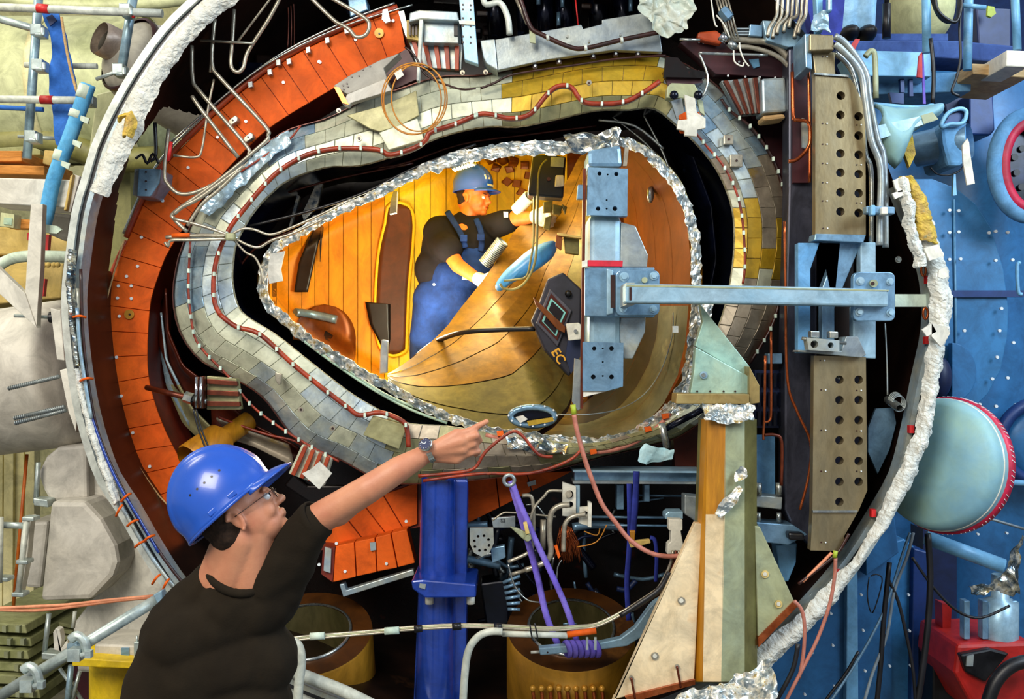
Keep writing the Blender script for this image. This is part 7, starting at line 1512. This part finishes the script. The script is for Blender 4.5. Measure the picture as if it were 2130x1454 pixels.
def fuse(mb, name, material, parent, voxel, smooth=4, bump=0, factor=.5, fr=6.):
    """union the pieces into one continuous skin"""
    me = bpy.data.meshes.new('raw'); me.from_pydata([tuple(v) for v in mb.v], [], mb.f); me.validate()
    t = bpy.data.objects.new('raw', me); C.objects.link(t)
    m = t.modifiers.new('r', 'REMESH'); m.mode = 'VOXEL'; m.voxel_size = voxel; m.use_smooth_shade = True
    if smooth: s_ = t.modifiers.new('s', 'SMOOTH'); s_.iterations = smooth; s_.factor = factor
    bpy.context.view_layer.update(); e = t.evaluated_get(bpy.context.evaluated_depsgraph_get()); out = bpy.data.meshes.new_from_object(e); bpy.data.objects.remove(t)
    out.name = name
    base = wloc(parent)
    if bump:
        for v in out.vertices:
            q = v.co; f = noise.noise(Vector((q.x*fr*1.6, q.y*fr, q.z*fr*.8)))+.5*noise.noise(q*fr*2.3+Vector((4, 0, 0))); v.co = q+v.normal*f*bump
    out.transform(Matrix.Translation(-base))
    out.polygons.foreach_set('use_smooth', [True]*len(out.polygons)); out.materials.clear(); out.materials.append(material)
    o = bpy.data.objects.new(name, out); C.objects.link(o); o.parent = parent; o['_w'] = tuple(base); return o
def head_parts(hc, R, s=1.):
    """head in its own frame: +x forward, +z up, y left; hc centre; returns mesh"""
    mb = MB(); X = lambda v: hc+R @ (Vector(v)*s)
    def E(c, r, rot=None): mb.ell(X(c), [q*s for q in r], R @ rot if rot else R, 24, 16)
    E((-.012, 0, .035), (.097, .076, .09)); E((.02, 0, -.015), (.074, .066, .085)); E((.038, 0, -.06), (.050, .050, .046)); E((.07, 0, -.088), (.022, .024, .018))       # cranium, face, jaw, chin
    E((-.05, 0, -.02), (.055, .06, .065)); E((.086, 0, .018), (.013, .045, .012))                                                                          # nape, brow
    rn = Matrix.Rotation(-.5, 3, 'Y'); E((.098, 0, -.008), (.012, .011, .03), Matrix.Rotation(-.35, 3, 'Y')); E((.109, 0, -.026), (.014, .013, .012)); E((.1, .01, -.03), (.01, .009, .008)); E((.1, -.01, -.03), (.01, .009, .008))  # nose
    E((.09, 0, -.052), (.011, .024, .007)); E((.088, 0, -.063), (.012, .022, .008)); E((.06, .036, -.03), (.028, .02, .028)); E((.06, -.036, -.03), (.028, .02, .028))    # lips, cheeks
    for sy in (1, -1):
        for k in range(10):
            q = -1.2+k*.42; E((-.012+.018*math.cos(q)-.004, sy*.078, -.008+.03*math.sin(q)), (.0065, .009, .0065))
        E((-.012, sy*.072, -.008), (.014, .008, .024))
    return mb, X
def helmet(par, hc, R, s, mat_, decal=False):
    """hard hat with ridges, rim, peak and vent holes"""
    X = lambda v: hc+R @ (Vector(v)*s); mb = MB(); nu, nv = 72, 26
    a_, b_, c_ = .138, .114, .150
    def f(u, v):
        q = 2*PI*u; th = PI/2*min(1, v/.88); r = math.sin(th); x = a_*r*math.cos(q); y = b_*r*math.sin(q); z = c_*math.cos(th)-max(0, v-.88)*.25
        k = 0.
        for c0 in (0, .034, -.034): k += .0075*math.exp(-((y-c0)/.0085)**2)
        k *= max(0, min(1, (z+.01)/.04))
        if v > .9: k += .004*(v-.9)*10
        n_ = Vector((x/a_**2, y/b_**2, max(0, z)/c_**2)).normalized()
        return X(Vector((x, y, z))+n_*k)
    mb.grid(f, nu, nv, True, True)
    mb.build('helmet_shell' if decal is None else 'shell', mat_, par, solid=.004*s)
    rim = MB(); pts = []
    for k in range(48): q = 2*PI*k/48; pts.append(X((a_*1.025*math.cos(q), b_*1.03*math.sin(q), -.030)))
    rim.tube(pts, .0045*s, 8, closed=True, sub=1); rim.build('rim', mat_, par)
    pk = MB()
    def g(u, v):
        q = (u-.5)*2.1; ext = .062*math.cos(q*PI/2.15)**.8*v if abs(q) < 1.05 else 0
        d = Vector((math.cos(q), math.sin(q), 0)); return X(Vector((a_*1.0*math.cos(q), b_*1.0*math.sin(q), -.028))+d*ext+Vector((0, 0, -.016*v*v+.010*math.cos(q*1.3)*(1-v)*.8)))
    pk.grid(g, 28, 8); pk.build('peak', mat_, par, solid=.005*s)
def vents(par, hc, R, s, ys=-1):
    X = lambda v: hc+R @ (Vector(v)*s)
    for k in range(5):
        x = -.045+k*.024; z = .060; y = ys*.114*math.sqrt(max(0, 1-(x/.138)**2-(z/.150)**2)); n_ = Vector((x/.138**2, y/.114**2, z/.150**2)).normalized()
        MB().cyl(X(Vector((x, y, z))-n_*.004), X(Vector((x, y, z))+n_*.0022), .0036*s, 12).build('vent_hole', M.cable_black, par)
def chain(mb, pts, rad, seg=16):
    for i in range(len(pts)-1): capsule(mb, pts[i], pts[i+1], rad[i], rad[i+1], seg)

# ------------------------------ man in the foreground, back to the viewer, pointing right
YM = 3.0
man = thing('person', 'man in a blue hard hat and dark olive shirt pointing at the jacket', 'person', Vector((P(480, 1500, YM).x, YM+.1, 0)))
hc = P(504, 1072, YM)
yaw = math.radians(14); pitch = math.radians(-36)                  # looking right, a little away, chin raised
R = Matrix.Rotation(yaw, 3, 'Z') @ Matrix.Rotation(pitch, 3, 'Y') @ Matrix.Rotation(math.radians(-10), 3, 'X')
hm, X = head_parts(hc, R, 1.06)
neck0 = P(478, 1225, YM+.04)
capsule(hm, X((-.035, 0, -.05)), neck0, .062, .072, 24)
capsule(hm, X((.0, 0, -.06)), P(520, 1210, YM+.03), .055, .068, 24); capsule(hm, X((-.05, 0, -.03)), P(462, 1200, YM+.05), .055, .07, 24)
# arm
arm = [P(590, 1150, YM+.04), P(665, 1078, YM), P(765, 1018, YM-.03), P(830, 976, YM-.02), P(886, 944, YM)]
chain(hm, arm, [.062, .047, .042, .038, .027], 24); capsule(hm, P(700, 1062, YM), P(742, 1030, YM-.02), .047, .041, 20)
wr = P(890, 941, YM)
def hp_(x, y, d): return P(x, y, YM+d)
# palm as overlapping bones, then fingers
for (x, y, d, r) in ((952, 904, .0, .019), (962, 917, -.006, .020), (964, 934, -.002, .018), (958, 950, .008, .015)):
    capsule(hm, P(902, 936, YM+.0), hp_(x, y, d), .024, r, 16)
capsule(hm, P(905, 948, YM+.01), hp_(950, 955, .008), .02, .016, 16)
chain(hm, [hp_(955, 903, 0), hp_(978, 896, -.004), hp_(997, 885, -.002), hp_(1012, 877, .0)], [.0135, .0112, .0098, .0085], 14)          # index, extended
chain(hm, [hp_(964, 915, -.006), hp_(990, 906, -.012), hp_(997, 916, .018), hp_(984, 926, .03)], [.0135, .0125, .0105, .009], 14)           # middle, bent
chain(hm, [hp_(966, 930, -.004), hp_(985, 924, -.006), hp_(990, 932, .024), hp_(976, 938, .03)], [.0125, .0112, .0095, .0085], 14)          # ring, bent
chain(hm, [hp_(960, 949, .006), hp_(982, 942, .002), hp_(996, 939, .012), hp_(990, 946, .032)], [.0115, .0098, .0088, .0078], 14)           # little, bent
chain(hm, [hp_(915, 925, .02), hp_(945, 908, .04), hp_(968, 908, .045), hp_(984, 912, .04)], [.017, .0125, .011, .0095], 14)               # thumb, behind
# hidden left arm and hand, torso, legs: one body
sh_l = P(350, 1310, YM+.02); sh_r = P(570, 1190, YM+.06)
chain(hm, [sh_l, P(318, 1500, YM-.02), P(350, 1690, YM-.08)], [.052, .042, .028], 16)
hl = P(356, 1720, YM-.09); capsule(hm, P(350, 1690, YM-.08), hl+Vector((0, 0, -.05)), .028, .03, 14)
for k in range(4): chain(hm, [hl+Vector((-.024+.016*k, 0, -.06)), hl+Vector((-.026+.017*k, -.006, -.10)), hl+Vector((-.024+.016*k, -.02, -.135))], [.0095, .009, .0075], 10)
chain(hm, [hl+Vector((.03, 0, -.02)), hl+Vector((.045, -.01, -.06)), hl+Vector((.04, -.015, -.085))], [.012, .0105, .009], 10)
chest = P(475, 1330, YM+.08); pel = P(470, 1800, YM+.08)
capsule(hm, neck0, chest, .07, .12, 20); capsule(hm, chest, pel, .12, .12, 20)
zf = .06
for sx in (-.11, .11):
    kn = Vector((pel.x+sx, YM+.06, .52)); an = Vector((pel.x+sx*1.1, YM+.1, .09)); chain(hm, [Vector((pel.x+sx*.8, pel.y, pel.z-.02)), kn, an], [.085, .058, .04], 16); capsule(hm, an, an+Vector((0, .12, -.04)), .04, .03, 12)
fuse(hm, 'body', M.skin, man, .0048, 3)
# facial details
for sy in (1, -1):
    MB().ell(X((.082, sy*.03, 0)), (.013, .013, .011), R, 16, 10).build('eye', M.rivet_white, man); MB().ell(X((.0925, sy*.031, .0)), (.004, .006, .006), R, 10, 8).build('iris', M.eye_dark, man)
gl = MB()
for sy in (1, -1): gl.tube([X((.106+.006*math.cos(q)*0, sy*(.032+.020*math.cos(q)), -.002+.016*math.sin(q))) for q in [k*PI/8 for k in range(16)]], .0011, 6, closed=True, sub=1)
gl.tube([X((.106, .012, .0)), X((.112, 0, .004)), X((.106, -.012, .0))], .0011, 6)
for sy in (1, -1): gl.tube([X((.106, sy*.052, .004)), X((.06, sy*.078, .004)), X((-.01, sy*.084, .004))], .0012, 6)
gl.build('glasses', M.cable_dark, man)
# hair below the helmet
hr = MB()
hr.ell(X((-.03, 0, .02)), (.084*1.06, .079*1.06, .07*1.06), R, 30, 20); hr.ell(X((-.052, 0, -.018)), (.062, .071, .058), R, 24, 16)
fuse(hr, 'hair', M.hair, man, .004, 3, .0008, fr=60)
hh = hc+R @ Vector((-.016, 0, .066)); RH = R @ Matrix.Rotation(math.radians(-5), 3, 'Y')
hat = bpy.data.objects.new('hard_hat', None); C.objects.link(hat); hat.parent = man; hat.location = hh-wloc(man); hat['_w'] = tuple(hh)
helmet(hat, hh, RH, 1.06, M.helmet_blue); vents(hat, hh, RH, 1.06)
for (x, z) in ((.035, -.012), (-.03, -.012)):
    Y_ = -.117; X2 = lambda v: hh+RH @ (Vector(v)*1.06)
    MB().box(X2((x, Y_*math.sqrt(1-(x/.142)**2), z)), (.026, .006, .014), RH).build('side_slot', M.helmet_blue, hat, bevel=.002)
# shirt
sh = MB()
def S(x, y, d=.06): return P(x, y, YM+d)
capsule(sh, S(455, 1265, .06), S(505, 1255, .06), .095, .085, 28)
capsule(sh, S(375, 1330, .03), S(560, 1250, .06), .115, .09, 28); capsule(sh, S(400, 1400, .06), S(530, 1370, .08), .15, .13, 28); capsule(sh, S(400, 1480, .07), S(505, 1470, .08), .165, .15, 28); capsule(sh, S(410, 1640, .07), S(500, 1640, .08), .15, .14, 28); capsule(sh, S(415, 1800, .07), S(505, 1800, .08), .15, .14, 28)
capsule(sh, S(496, 1252, .05), S(480, 1270, .05), .108, .11, 28); capsule(sh, S(448, 1190, .06), S(365, 1300, .03), .05, .085, 28)
chain(sh, [S(560, 1215, .05), S(600, 1165, .03), S(645, 1095, .0)], [.085, .078, .062], 28); capsule(sh, S(575, 1250, .06), S(620, 1130, .02), .07, .07, 24)
chain(sh, [S(360, 1330, .02), S(325, 1410, .0), S(300, 1500, -.02), S(300, 1560, -.03)], [.085, .082, .076, .07], 24)
shirt = fuse(sh, 'shirt', M.shirt_olive, man, .008, 6, .009, fr=9.)
col_ = MB(); cen = S(500, 1180, .045)
col_.tube([cen+Vector((.092, 0, -.024))*math.cos(q)+Vector((0, -.092, -.052))*math.sin(q) for q in [k*PI/14 for k in range(28)]], .0125, 10, closed=True, sub=1); col_.build('collar', M.shirt_olive, man)
cf = MB(); ce = S(652, 1086, .0); axd = (arm[2]-arm[0]).normalized(); u1 = axd.cross(Vector((0, 1, 0))).normalized(); u2 = axd.cross(u1)
cf.lathe([(.056, -.03), (.061, .0), (.060, .018), (.054, .018), (.052, -.03)], ce, ce+axd, 32); cf.build('sleeve_cuff', M.shirt_olive, man)
# trousers and shoes (out of the frame)
tr2 = MB(); capsule(tr2, pel+Vector((-.05, 0, .05)), pel+Vector((.05, 0, .05)), .15, .15, 24)
for sx in (-.11, .11): chain(tr2, [Vector((pel.x+sx*.8, pel.y, pel.z)), Vector((pel.x+sx, YM+.06, .52)), Vector((pel.x+sx*1.1, YM+.1, .16))], [.12, .09, .075], 20)
fuse(tr2, 'trousers', M.trouser_dark, man, .012, 3)
for sx in (-.11, .11): MB().ell(Vector((pel.x+sx*1.1, YM+.16, .05)), (.05, .14, .05), None, 16, 10).build('shoe', M.shoe_black, man)
# wristwatch
wt = bpy.data.objects.new('wristwatch', None); C.objects.link(wt); wt.parent = man; wc = P(893, 938, YM); wt.location = wc-wloc(man); wt['_w'] = tuple(wc)
ad = (P(960, 915, YM)-P(870, 953, YM)).normalized(); e1 = ad.cross(Vector((0, 1, 0))).normalized()
if e1.z < 0: e1 = -e1
e2 = ad.cross(e1)
if e2.y > 0: e2 = -e2                                              # towards the viewer
fc = wc+(e1*.62+e2*.78).normalized()*.036; nf = (e1*.62+e2*.78).normalized()
MB().lathe([(.0205, 0), (.0215, .004), (.0215, .008), (.019, .010)], fc-nf*.004, fc, 32).build('case', M.dull_chrome, wt); MB().cyl(fc+nf*.0045, fc+nf*.0055, .0175, 32).build('dial', M.blue_navy, wt)
for a in range(12):
    q = a*PI/6; t1 = ad*math.cos(q)+(nf.cross(ad))*math.sin(q); MB().box(fc+nf*.0062+t1*.0145, (.0022, .0022, .0012)).build('hour_mark', M.rivet_white, wt)
for q, l in ((.8, .009), (2.4, .012)): t1 = ad*math.cos(q)+(nf.cross(ad))*math.sin(q); MB().bar(fc+nf*.0064, fc+nf*.0064+t1*l, .0014, .0008, up=nf).build('watch_hand', M.rivet_white, wt)
for k in range(2, 25):
    q = k*2*PI/26+.1; dn = nf*math.cos(q)+(nf.cross(ad))*math.sin(q)*1.0; rr = .0325
    if math.cos(q) > .78: continue
    for o_, w_ in ((-.0055, .004), (0, .006), (.0055, .004)):
        p = wc+dn*rr+ad*(o_+.0); MB().box(p, (w_, .0075, .003), Matrix((ad, dn.cross(ad), dn)).transposed()).build('band_link', M.dull_chrome, wt)

# ------------------------------ worker inside the chamber
YW = 6.6
wk_ = thing('person', 'worker in a blue hard hat and blue bib overalls inside the chamber', 'person', P(920, 760, YW))
hw = P(986, 412, YW-.02); Rw = Matrix.Rotation(math.radians(-28), 3, 'Z') @ Matrix.Rotation(math.radians(4), 3, 'Y')
wm, XW = head_parts(hw, Rw, 1.05); capsule(wm, XW((-.02, 0, -.06)), P(968, 478, YW), .058, .062, 20)
W = lambda x, y, d=0: P(x, y, YW+d)
# right arm (towards the viewer)
chain(wm, [W(915, 478, -.05), W(938, 530, -.2), W(952, 552, -.26), W(996, 582, -.38)], [.06, .05, .046, .034], 18)
chain(wm, [W(1035, 470, -.08), W(1070, 455, -.25), W(1112, 452, -.38)], [.058, .05, .034], 18)
capsule(wm, W(965, 500, 0), W(930, 620, .05), .15, .14, 20)
for dx, dy, dd in ((-36, 60, 0), (10, 50, .1)):
    chain(wm, [W(930+dx*.3, 640, .05), W(900+dx*.5, 710, .0+dd), W(880+dx*.2, 762, .1+dd)], [.1, .075, .05], 16)
fuse(wm, 'body', M.worker_skin, wk_, .007, 2)
for sy in (1, -1): MB().ell(XW((.083, sy*.03, 0)), (.012, .012, .009), Rw, 12, 8).build('eye', M.rivet_white, wk_); MB().ell(XW((.093, sy*.031, 0)), (.003, .005, .005), Rw, 8, 6).build('iris', M.eye_dark, wk_); MB().bar(XW((.094, sy*.018, .02)), XW((.09, sy*.045, .02)), .004, .005).build('eyebrow', M.hair, wk_)
MB().ell(XW((.093, 0, -.058)), (.010, .023, .006), Rw, 12, 8).build('lips', M.coil_red, wk_)
h2 = MB(); h2.ell(XW((-.03, 0, .02)), (.088, .083, .07), Rw, 20, 12); h2.ell(XW((-.055, 0, -.02)), (.05, .066, .055), Rw, 20, 12); fuse(h2, 'hair', M.hair, wk_, .008, 1)
h3 = hw+Rw @ Vector((-.012, 0, .070)); hat2 = bpy.data.objects.new('hard_hat', None); C.objects.link(hat2); hat2.parent = wk_; hat2.location = h3-wloc(wk_); hat2['_w'] = tuple(h3)
RH2 = Rw @ Matrix.Rotation(math.radians(-4), 3, 'Y')
helmet(hat2, h3, RH2, .94, M.helmet_blue); X3 = lambda v: h3+RH2 @ (Vector(v)*.94)
MB().box(X3((.126, -.03, .055)), (.006, .04, .03), RH2 @ Matrix.Rotation(-.35, 3, 'Y') @ Matrix.Rotation(-.2, 3, 'Z')).build('label', M.label_white, hat2); MB().box(X3((.131, -.03, .06)), (.006, .018, .016), RH2 @ Matrix.Rotation(-.35, 3, 'Y') @ Matrix.Rotation(-.2, 3, 'Z')).build('label_mark', M.helmet_blue, hat2)
MB().box(X3((.142, -.01, .0)), (.006, .07, .012), RH2 @ Matrix.Rotation(-.2, 3, 'Y')).build('label', M.label_white, hat2)
ts_ = MB(); capsule(ts_, W(915, 480), W(1005, 478, -.05), .10, .09, 24); capsule(ts_, W(930, 510), W(985, 515, -.03), .16, .15, 24); capsule(ts_, W(915, 560, .02), W(960, 570), .16, .15, 24); capsule(ts_, W(966, 462), W(968, 480), .075, .08, 20)
chain(ts_, [W(912, 484, -.03), W(920, 510, -.1), W(934, 518, -.2)], [.10, .095, .088], 20); chain(ts_, [W(1020, 474, -.06), W(1045, 464, -.17), W(1060, 460, -.22)], [.085, .08, .072], 20); capsule(ts_, W(905, 520), W(900, 575, .03), .09, .1, 20)
fuse(ts_, 'shirt', M.shirt_black, wk_, .011, 3, .004)
ov = MB(); capsule(ov, W(940, 575, -.03), W(985, 560, -.06), .15, .13, 24); capsule(ov, W(970, 530, -.08), W(990, 528, -.09), .105, .09, 20); capsule(ov, W(912, 625, .0), W(950, 620, -.02), .165, .16, 24)
chain(ov, [W(905, 650), W(890, 700, 0), W(880, 742, .1)], [.15, .12, .09], 20); chain(ov, [W(945, 645), W(930, 690, .05), W(910, 740, .12)], [.14, .11, .09], 20)
fuse(ov, 'bib_overalls', M.overall_blue, wk_, .011, 3, .005, fr=5.)
for pts in ([W(930, 440, -.09), W(944, 462, -.15), W(960, 490, -.20), W(968, 515, -.21)], [W(990, 455, -.12), W(1000, 480, -.17), W(1002, 505, -.19), W(1000, 522, -.18)]): MB().tube(pts, .019, 8, flat=.35).build('shoulder_strap', M.overall_blue, wk_)
for x, y in ((964, 494), (1000, 492)): slab([(x-7, y-6), (x+8, y-6), (x+8, y+8), (x-7, y+8)], YW-.24, .02).build('buckle', M.overall_blue, wk_, bevel=.004)
slab([(962, 571), (986, 577), (985, 584), (961, 581)], YW-.27, .01).build('name_patch', M.label_white, wk_); slab([(1047, 440), (1057, 441), (1057, 452), (1048, 452)], YW-.33, .01).build('sleeve_patch', M.label_white, wk_)
disc(wk_, 903, 592, YW-.19, 3, M.dull_chrome, 'metal_button', .01)
def glove(mb, c, d, r=1., pose=()):
    d = Vector(d).normalized(); up = Vector((0, 0, 1)); side = d.cross(up).normalized(); n_ = side.cross(d)
    capsule(mb, c-d*.05, c, .036*r, .04*r, 16)
    for k in range(4):
        o_ = n_*(.03-.02*k)*r; a = c+o_; L_ = (.038, .045, .042, .034)[k]*r; b = a+d*L_; e = b+d*.012-side*.034*(-1 if pose else 1)+Vector((0, .02, 0)); f = e-d*.02+Vector((0, .012, 0))
        chain(mb, [a, b, e, f], [.0155*r, .014*r, .012*r, .010*r], 10)
    chain(mb, [c-d*.03+n_*.03, c+n_*.055+d*.01, c+n_*.05+d*.045], [.018*r, .0145*r, .012*r], 10)
g_ = MB(); glove(g_, W(1016, 588, -.44), W(1040, 592, -.5)-W(996, 582, -.38), 1.15); capsule(g_, W(996, 580, -.38), W(1008, 586, -.42), .042, .045, 16); fuse(g_, 'glove', M.glove_white, wk_, .005, 2)
g_ = MB(); glove(g_, W(1128, 452, -.42), W(1140, 455, -.46)-W(1112, 452, -.38), 1.25); capsule(g_, W(1116, 450, -.38), W(1128, 450, -.4), .045, .05, 16); fuse(g_, 'glove', M.glove_white, wk_, .005, 2)
MB().ell(W(880, 742, .05), (.07, .13, .05), Matrix.Rotation(-.4, 3, 'Y'), 16, 10).build('shoe', M.shoe_black, wk_)

# ------------------------------ person on the upper platform (only the lower legs are in view)
YP3 = 6.0
p3 = thing('person', 'person in pale blue trousers standing on the violet mat, only legs in view', 'person', P(1785, 84, YP3))
z0 = P(0, 84, YP3).z; xl = P(1770, 0, YP3).x; xr = P(1806, 0, YP3).x; Y3 = YP3+.1; b3 = MB()
for x in (xl, xr): chain(b3, [Vector((x+(.05 if x == xl else -.03), Y3+.02, z0+.85)), Vector((x, Y3, z0+.45)), Vector((x, Y3, z0+.06))], [.08, .055, .04], 14)
mx = (xl+xr)/2; capsule(b3, Vector((mx, Y3, z0+.9)), Vector((mx, Y3, z0+1.35)), .13, .14, 18); capsule(b3, Vector((mx, Y3, z0+1.35)), Vector((mx, Y3, z0+1.52)), .06, .055, 14)
hm3, X4 = head_parts(Vector((mx, Y3, z0+1.63)), Matrix.Rotation(-1.2, 3, 'Z'), 1.); b3.add(hm3.v, hm3.f, True)
for s_ in (-1, 1):
    chain(b3, [Vector((mx+s_*.18, Y3, z0+1.38)), Vector((mx+s_*.24, Y3, z0+1.1)), Vector((mx+s_*.22, Y3-.12, z0+.88))], [.05, .042, .03], 12); hnd = Vector((mx+s_*.22, Y3-.14, z0+.85))
    for k in range(4): chain(b3, [hnd+Vector((-.02+.014*k, 0, -.02)), hnd+Vector((-.02+.014*k, -.01, -.07))], [.010, .008], 8)
    chain(b3, [hnd+Vector((-s_*.03, 0, 0)), hnd+Vector((-s_*.04, -.01, -.04))], [.011, .009], 8); capsule(b3, hnd+Vector((0, .02, .03)), hnd+Vector((0, 0, -.02)), .03, .03, 12)
fuse(b3, 'body', M.skin, p3, .01, 2)
t3 = MB()
for x in (xl, xr): chain(t3, [Vector((x+(.04 if x == xl else -.02), Y3+.02, z0+.9)), Vector((x, Y3, z0+.45)), Vector((x, Y3, z0+.1))], [.12, .095, .075], 18)
fuse(t3, 'trousers', M.trousers_pale, p3, .012, 2, .006)
t4 = MB(); capsule(t4, Vector((mx, Y3, z0+.95)), Vector((mx, Y3, z0+1.36)), .16, .17, 20); capsule(t4, Vector((mx-.16, Y3, z0+1.38)), Vector((mx+.16, Y3, z0+1.38)), .08, .08, 18)
for s_ in (-1, 1): chain(t4, [Vector((mx+s_*.18, Y3, z0+1.38)), Vector((mx+s_*.24, Y3, z0+1.14))], [.075, .06], 14)
fuse(t4, 'jacket', M.trousers_pale, p3, .015, 2, .004)
for x in (xl, xr): MB().ell(Vector((x, Y3-.05, z0+.045)), (.055, .13, .05), None, 16, 10).build('boot', M.shoe_black, p3)
h4 = MB(); h4.ell(X4((-.02, 0, .035)), (.098, .082, .09), Matrix.Rotation(-1.2, 3, 'Z'), 18, 12); fuse(h4, 'hair', M.hair, p3, .01, 1)
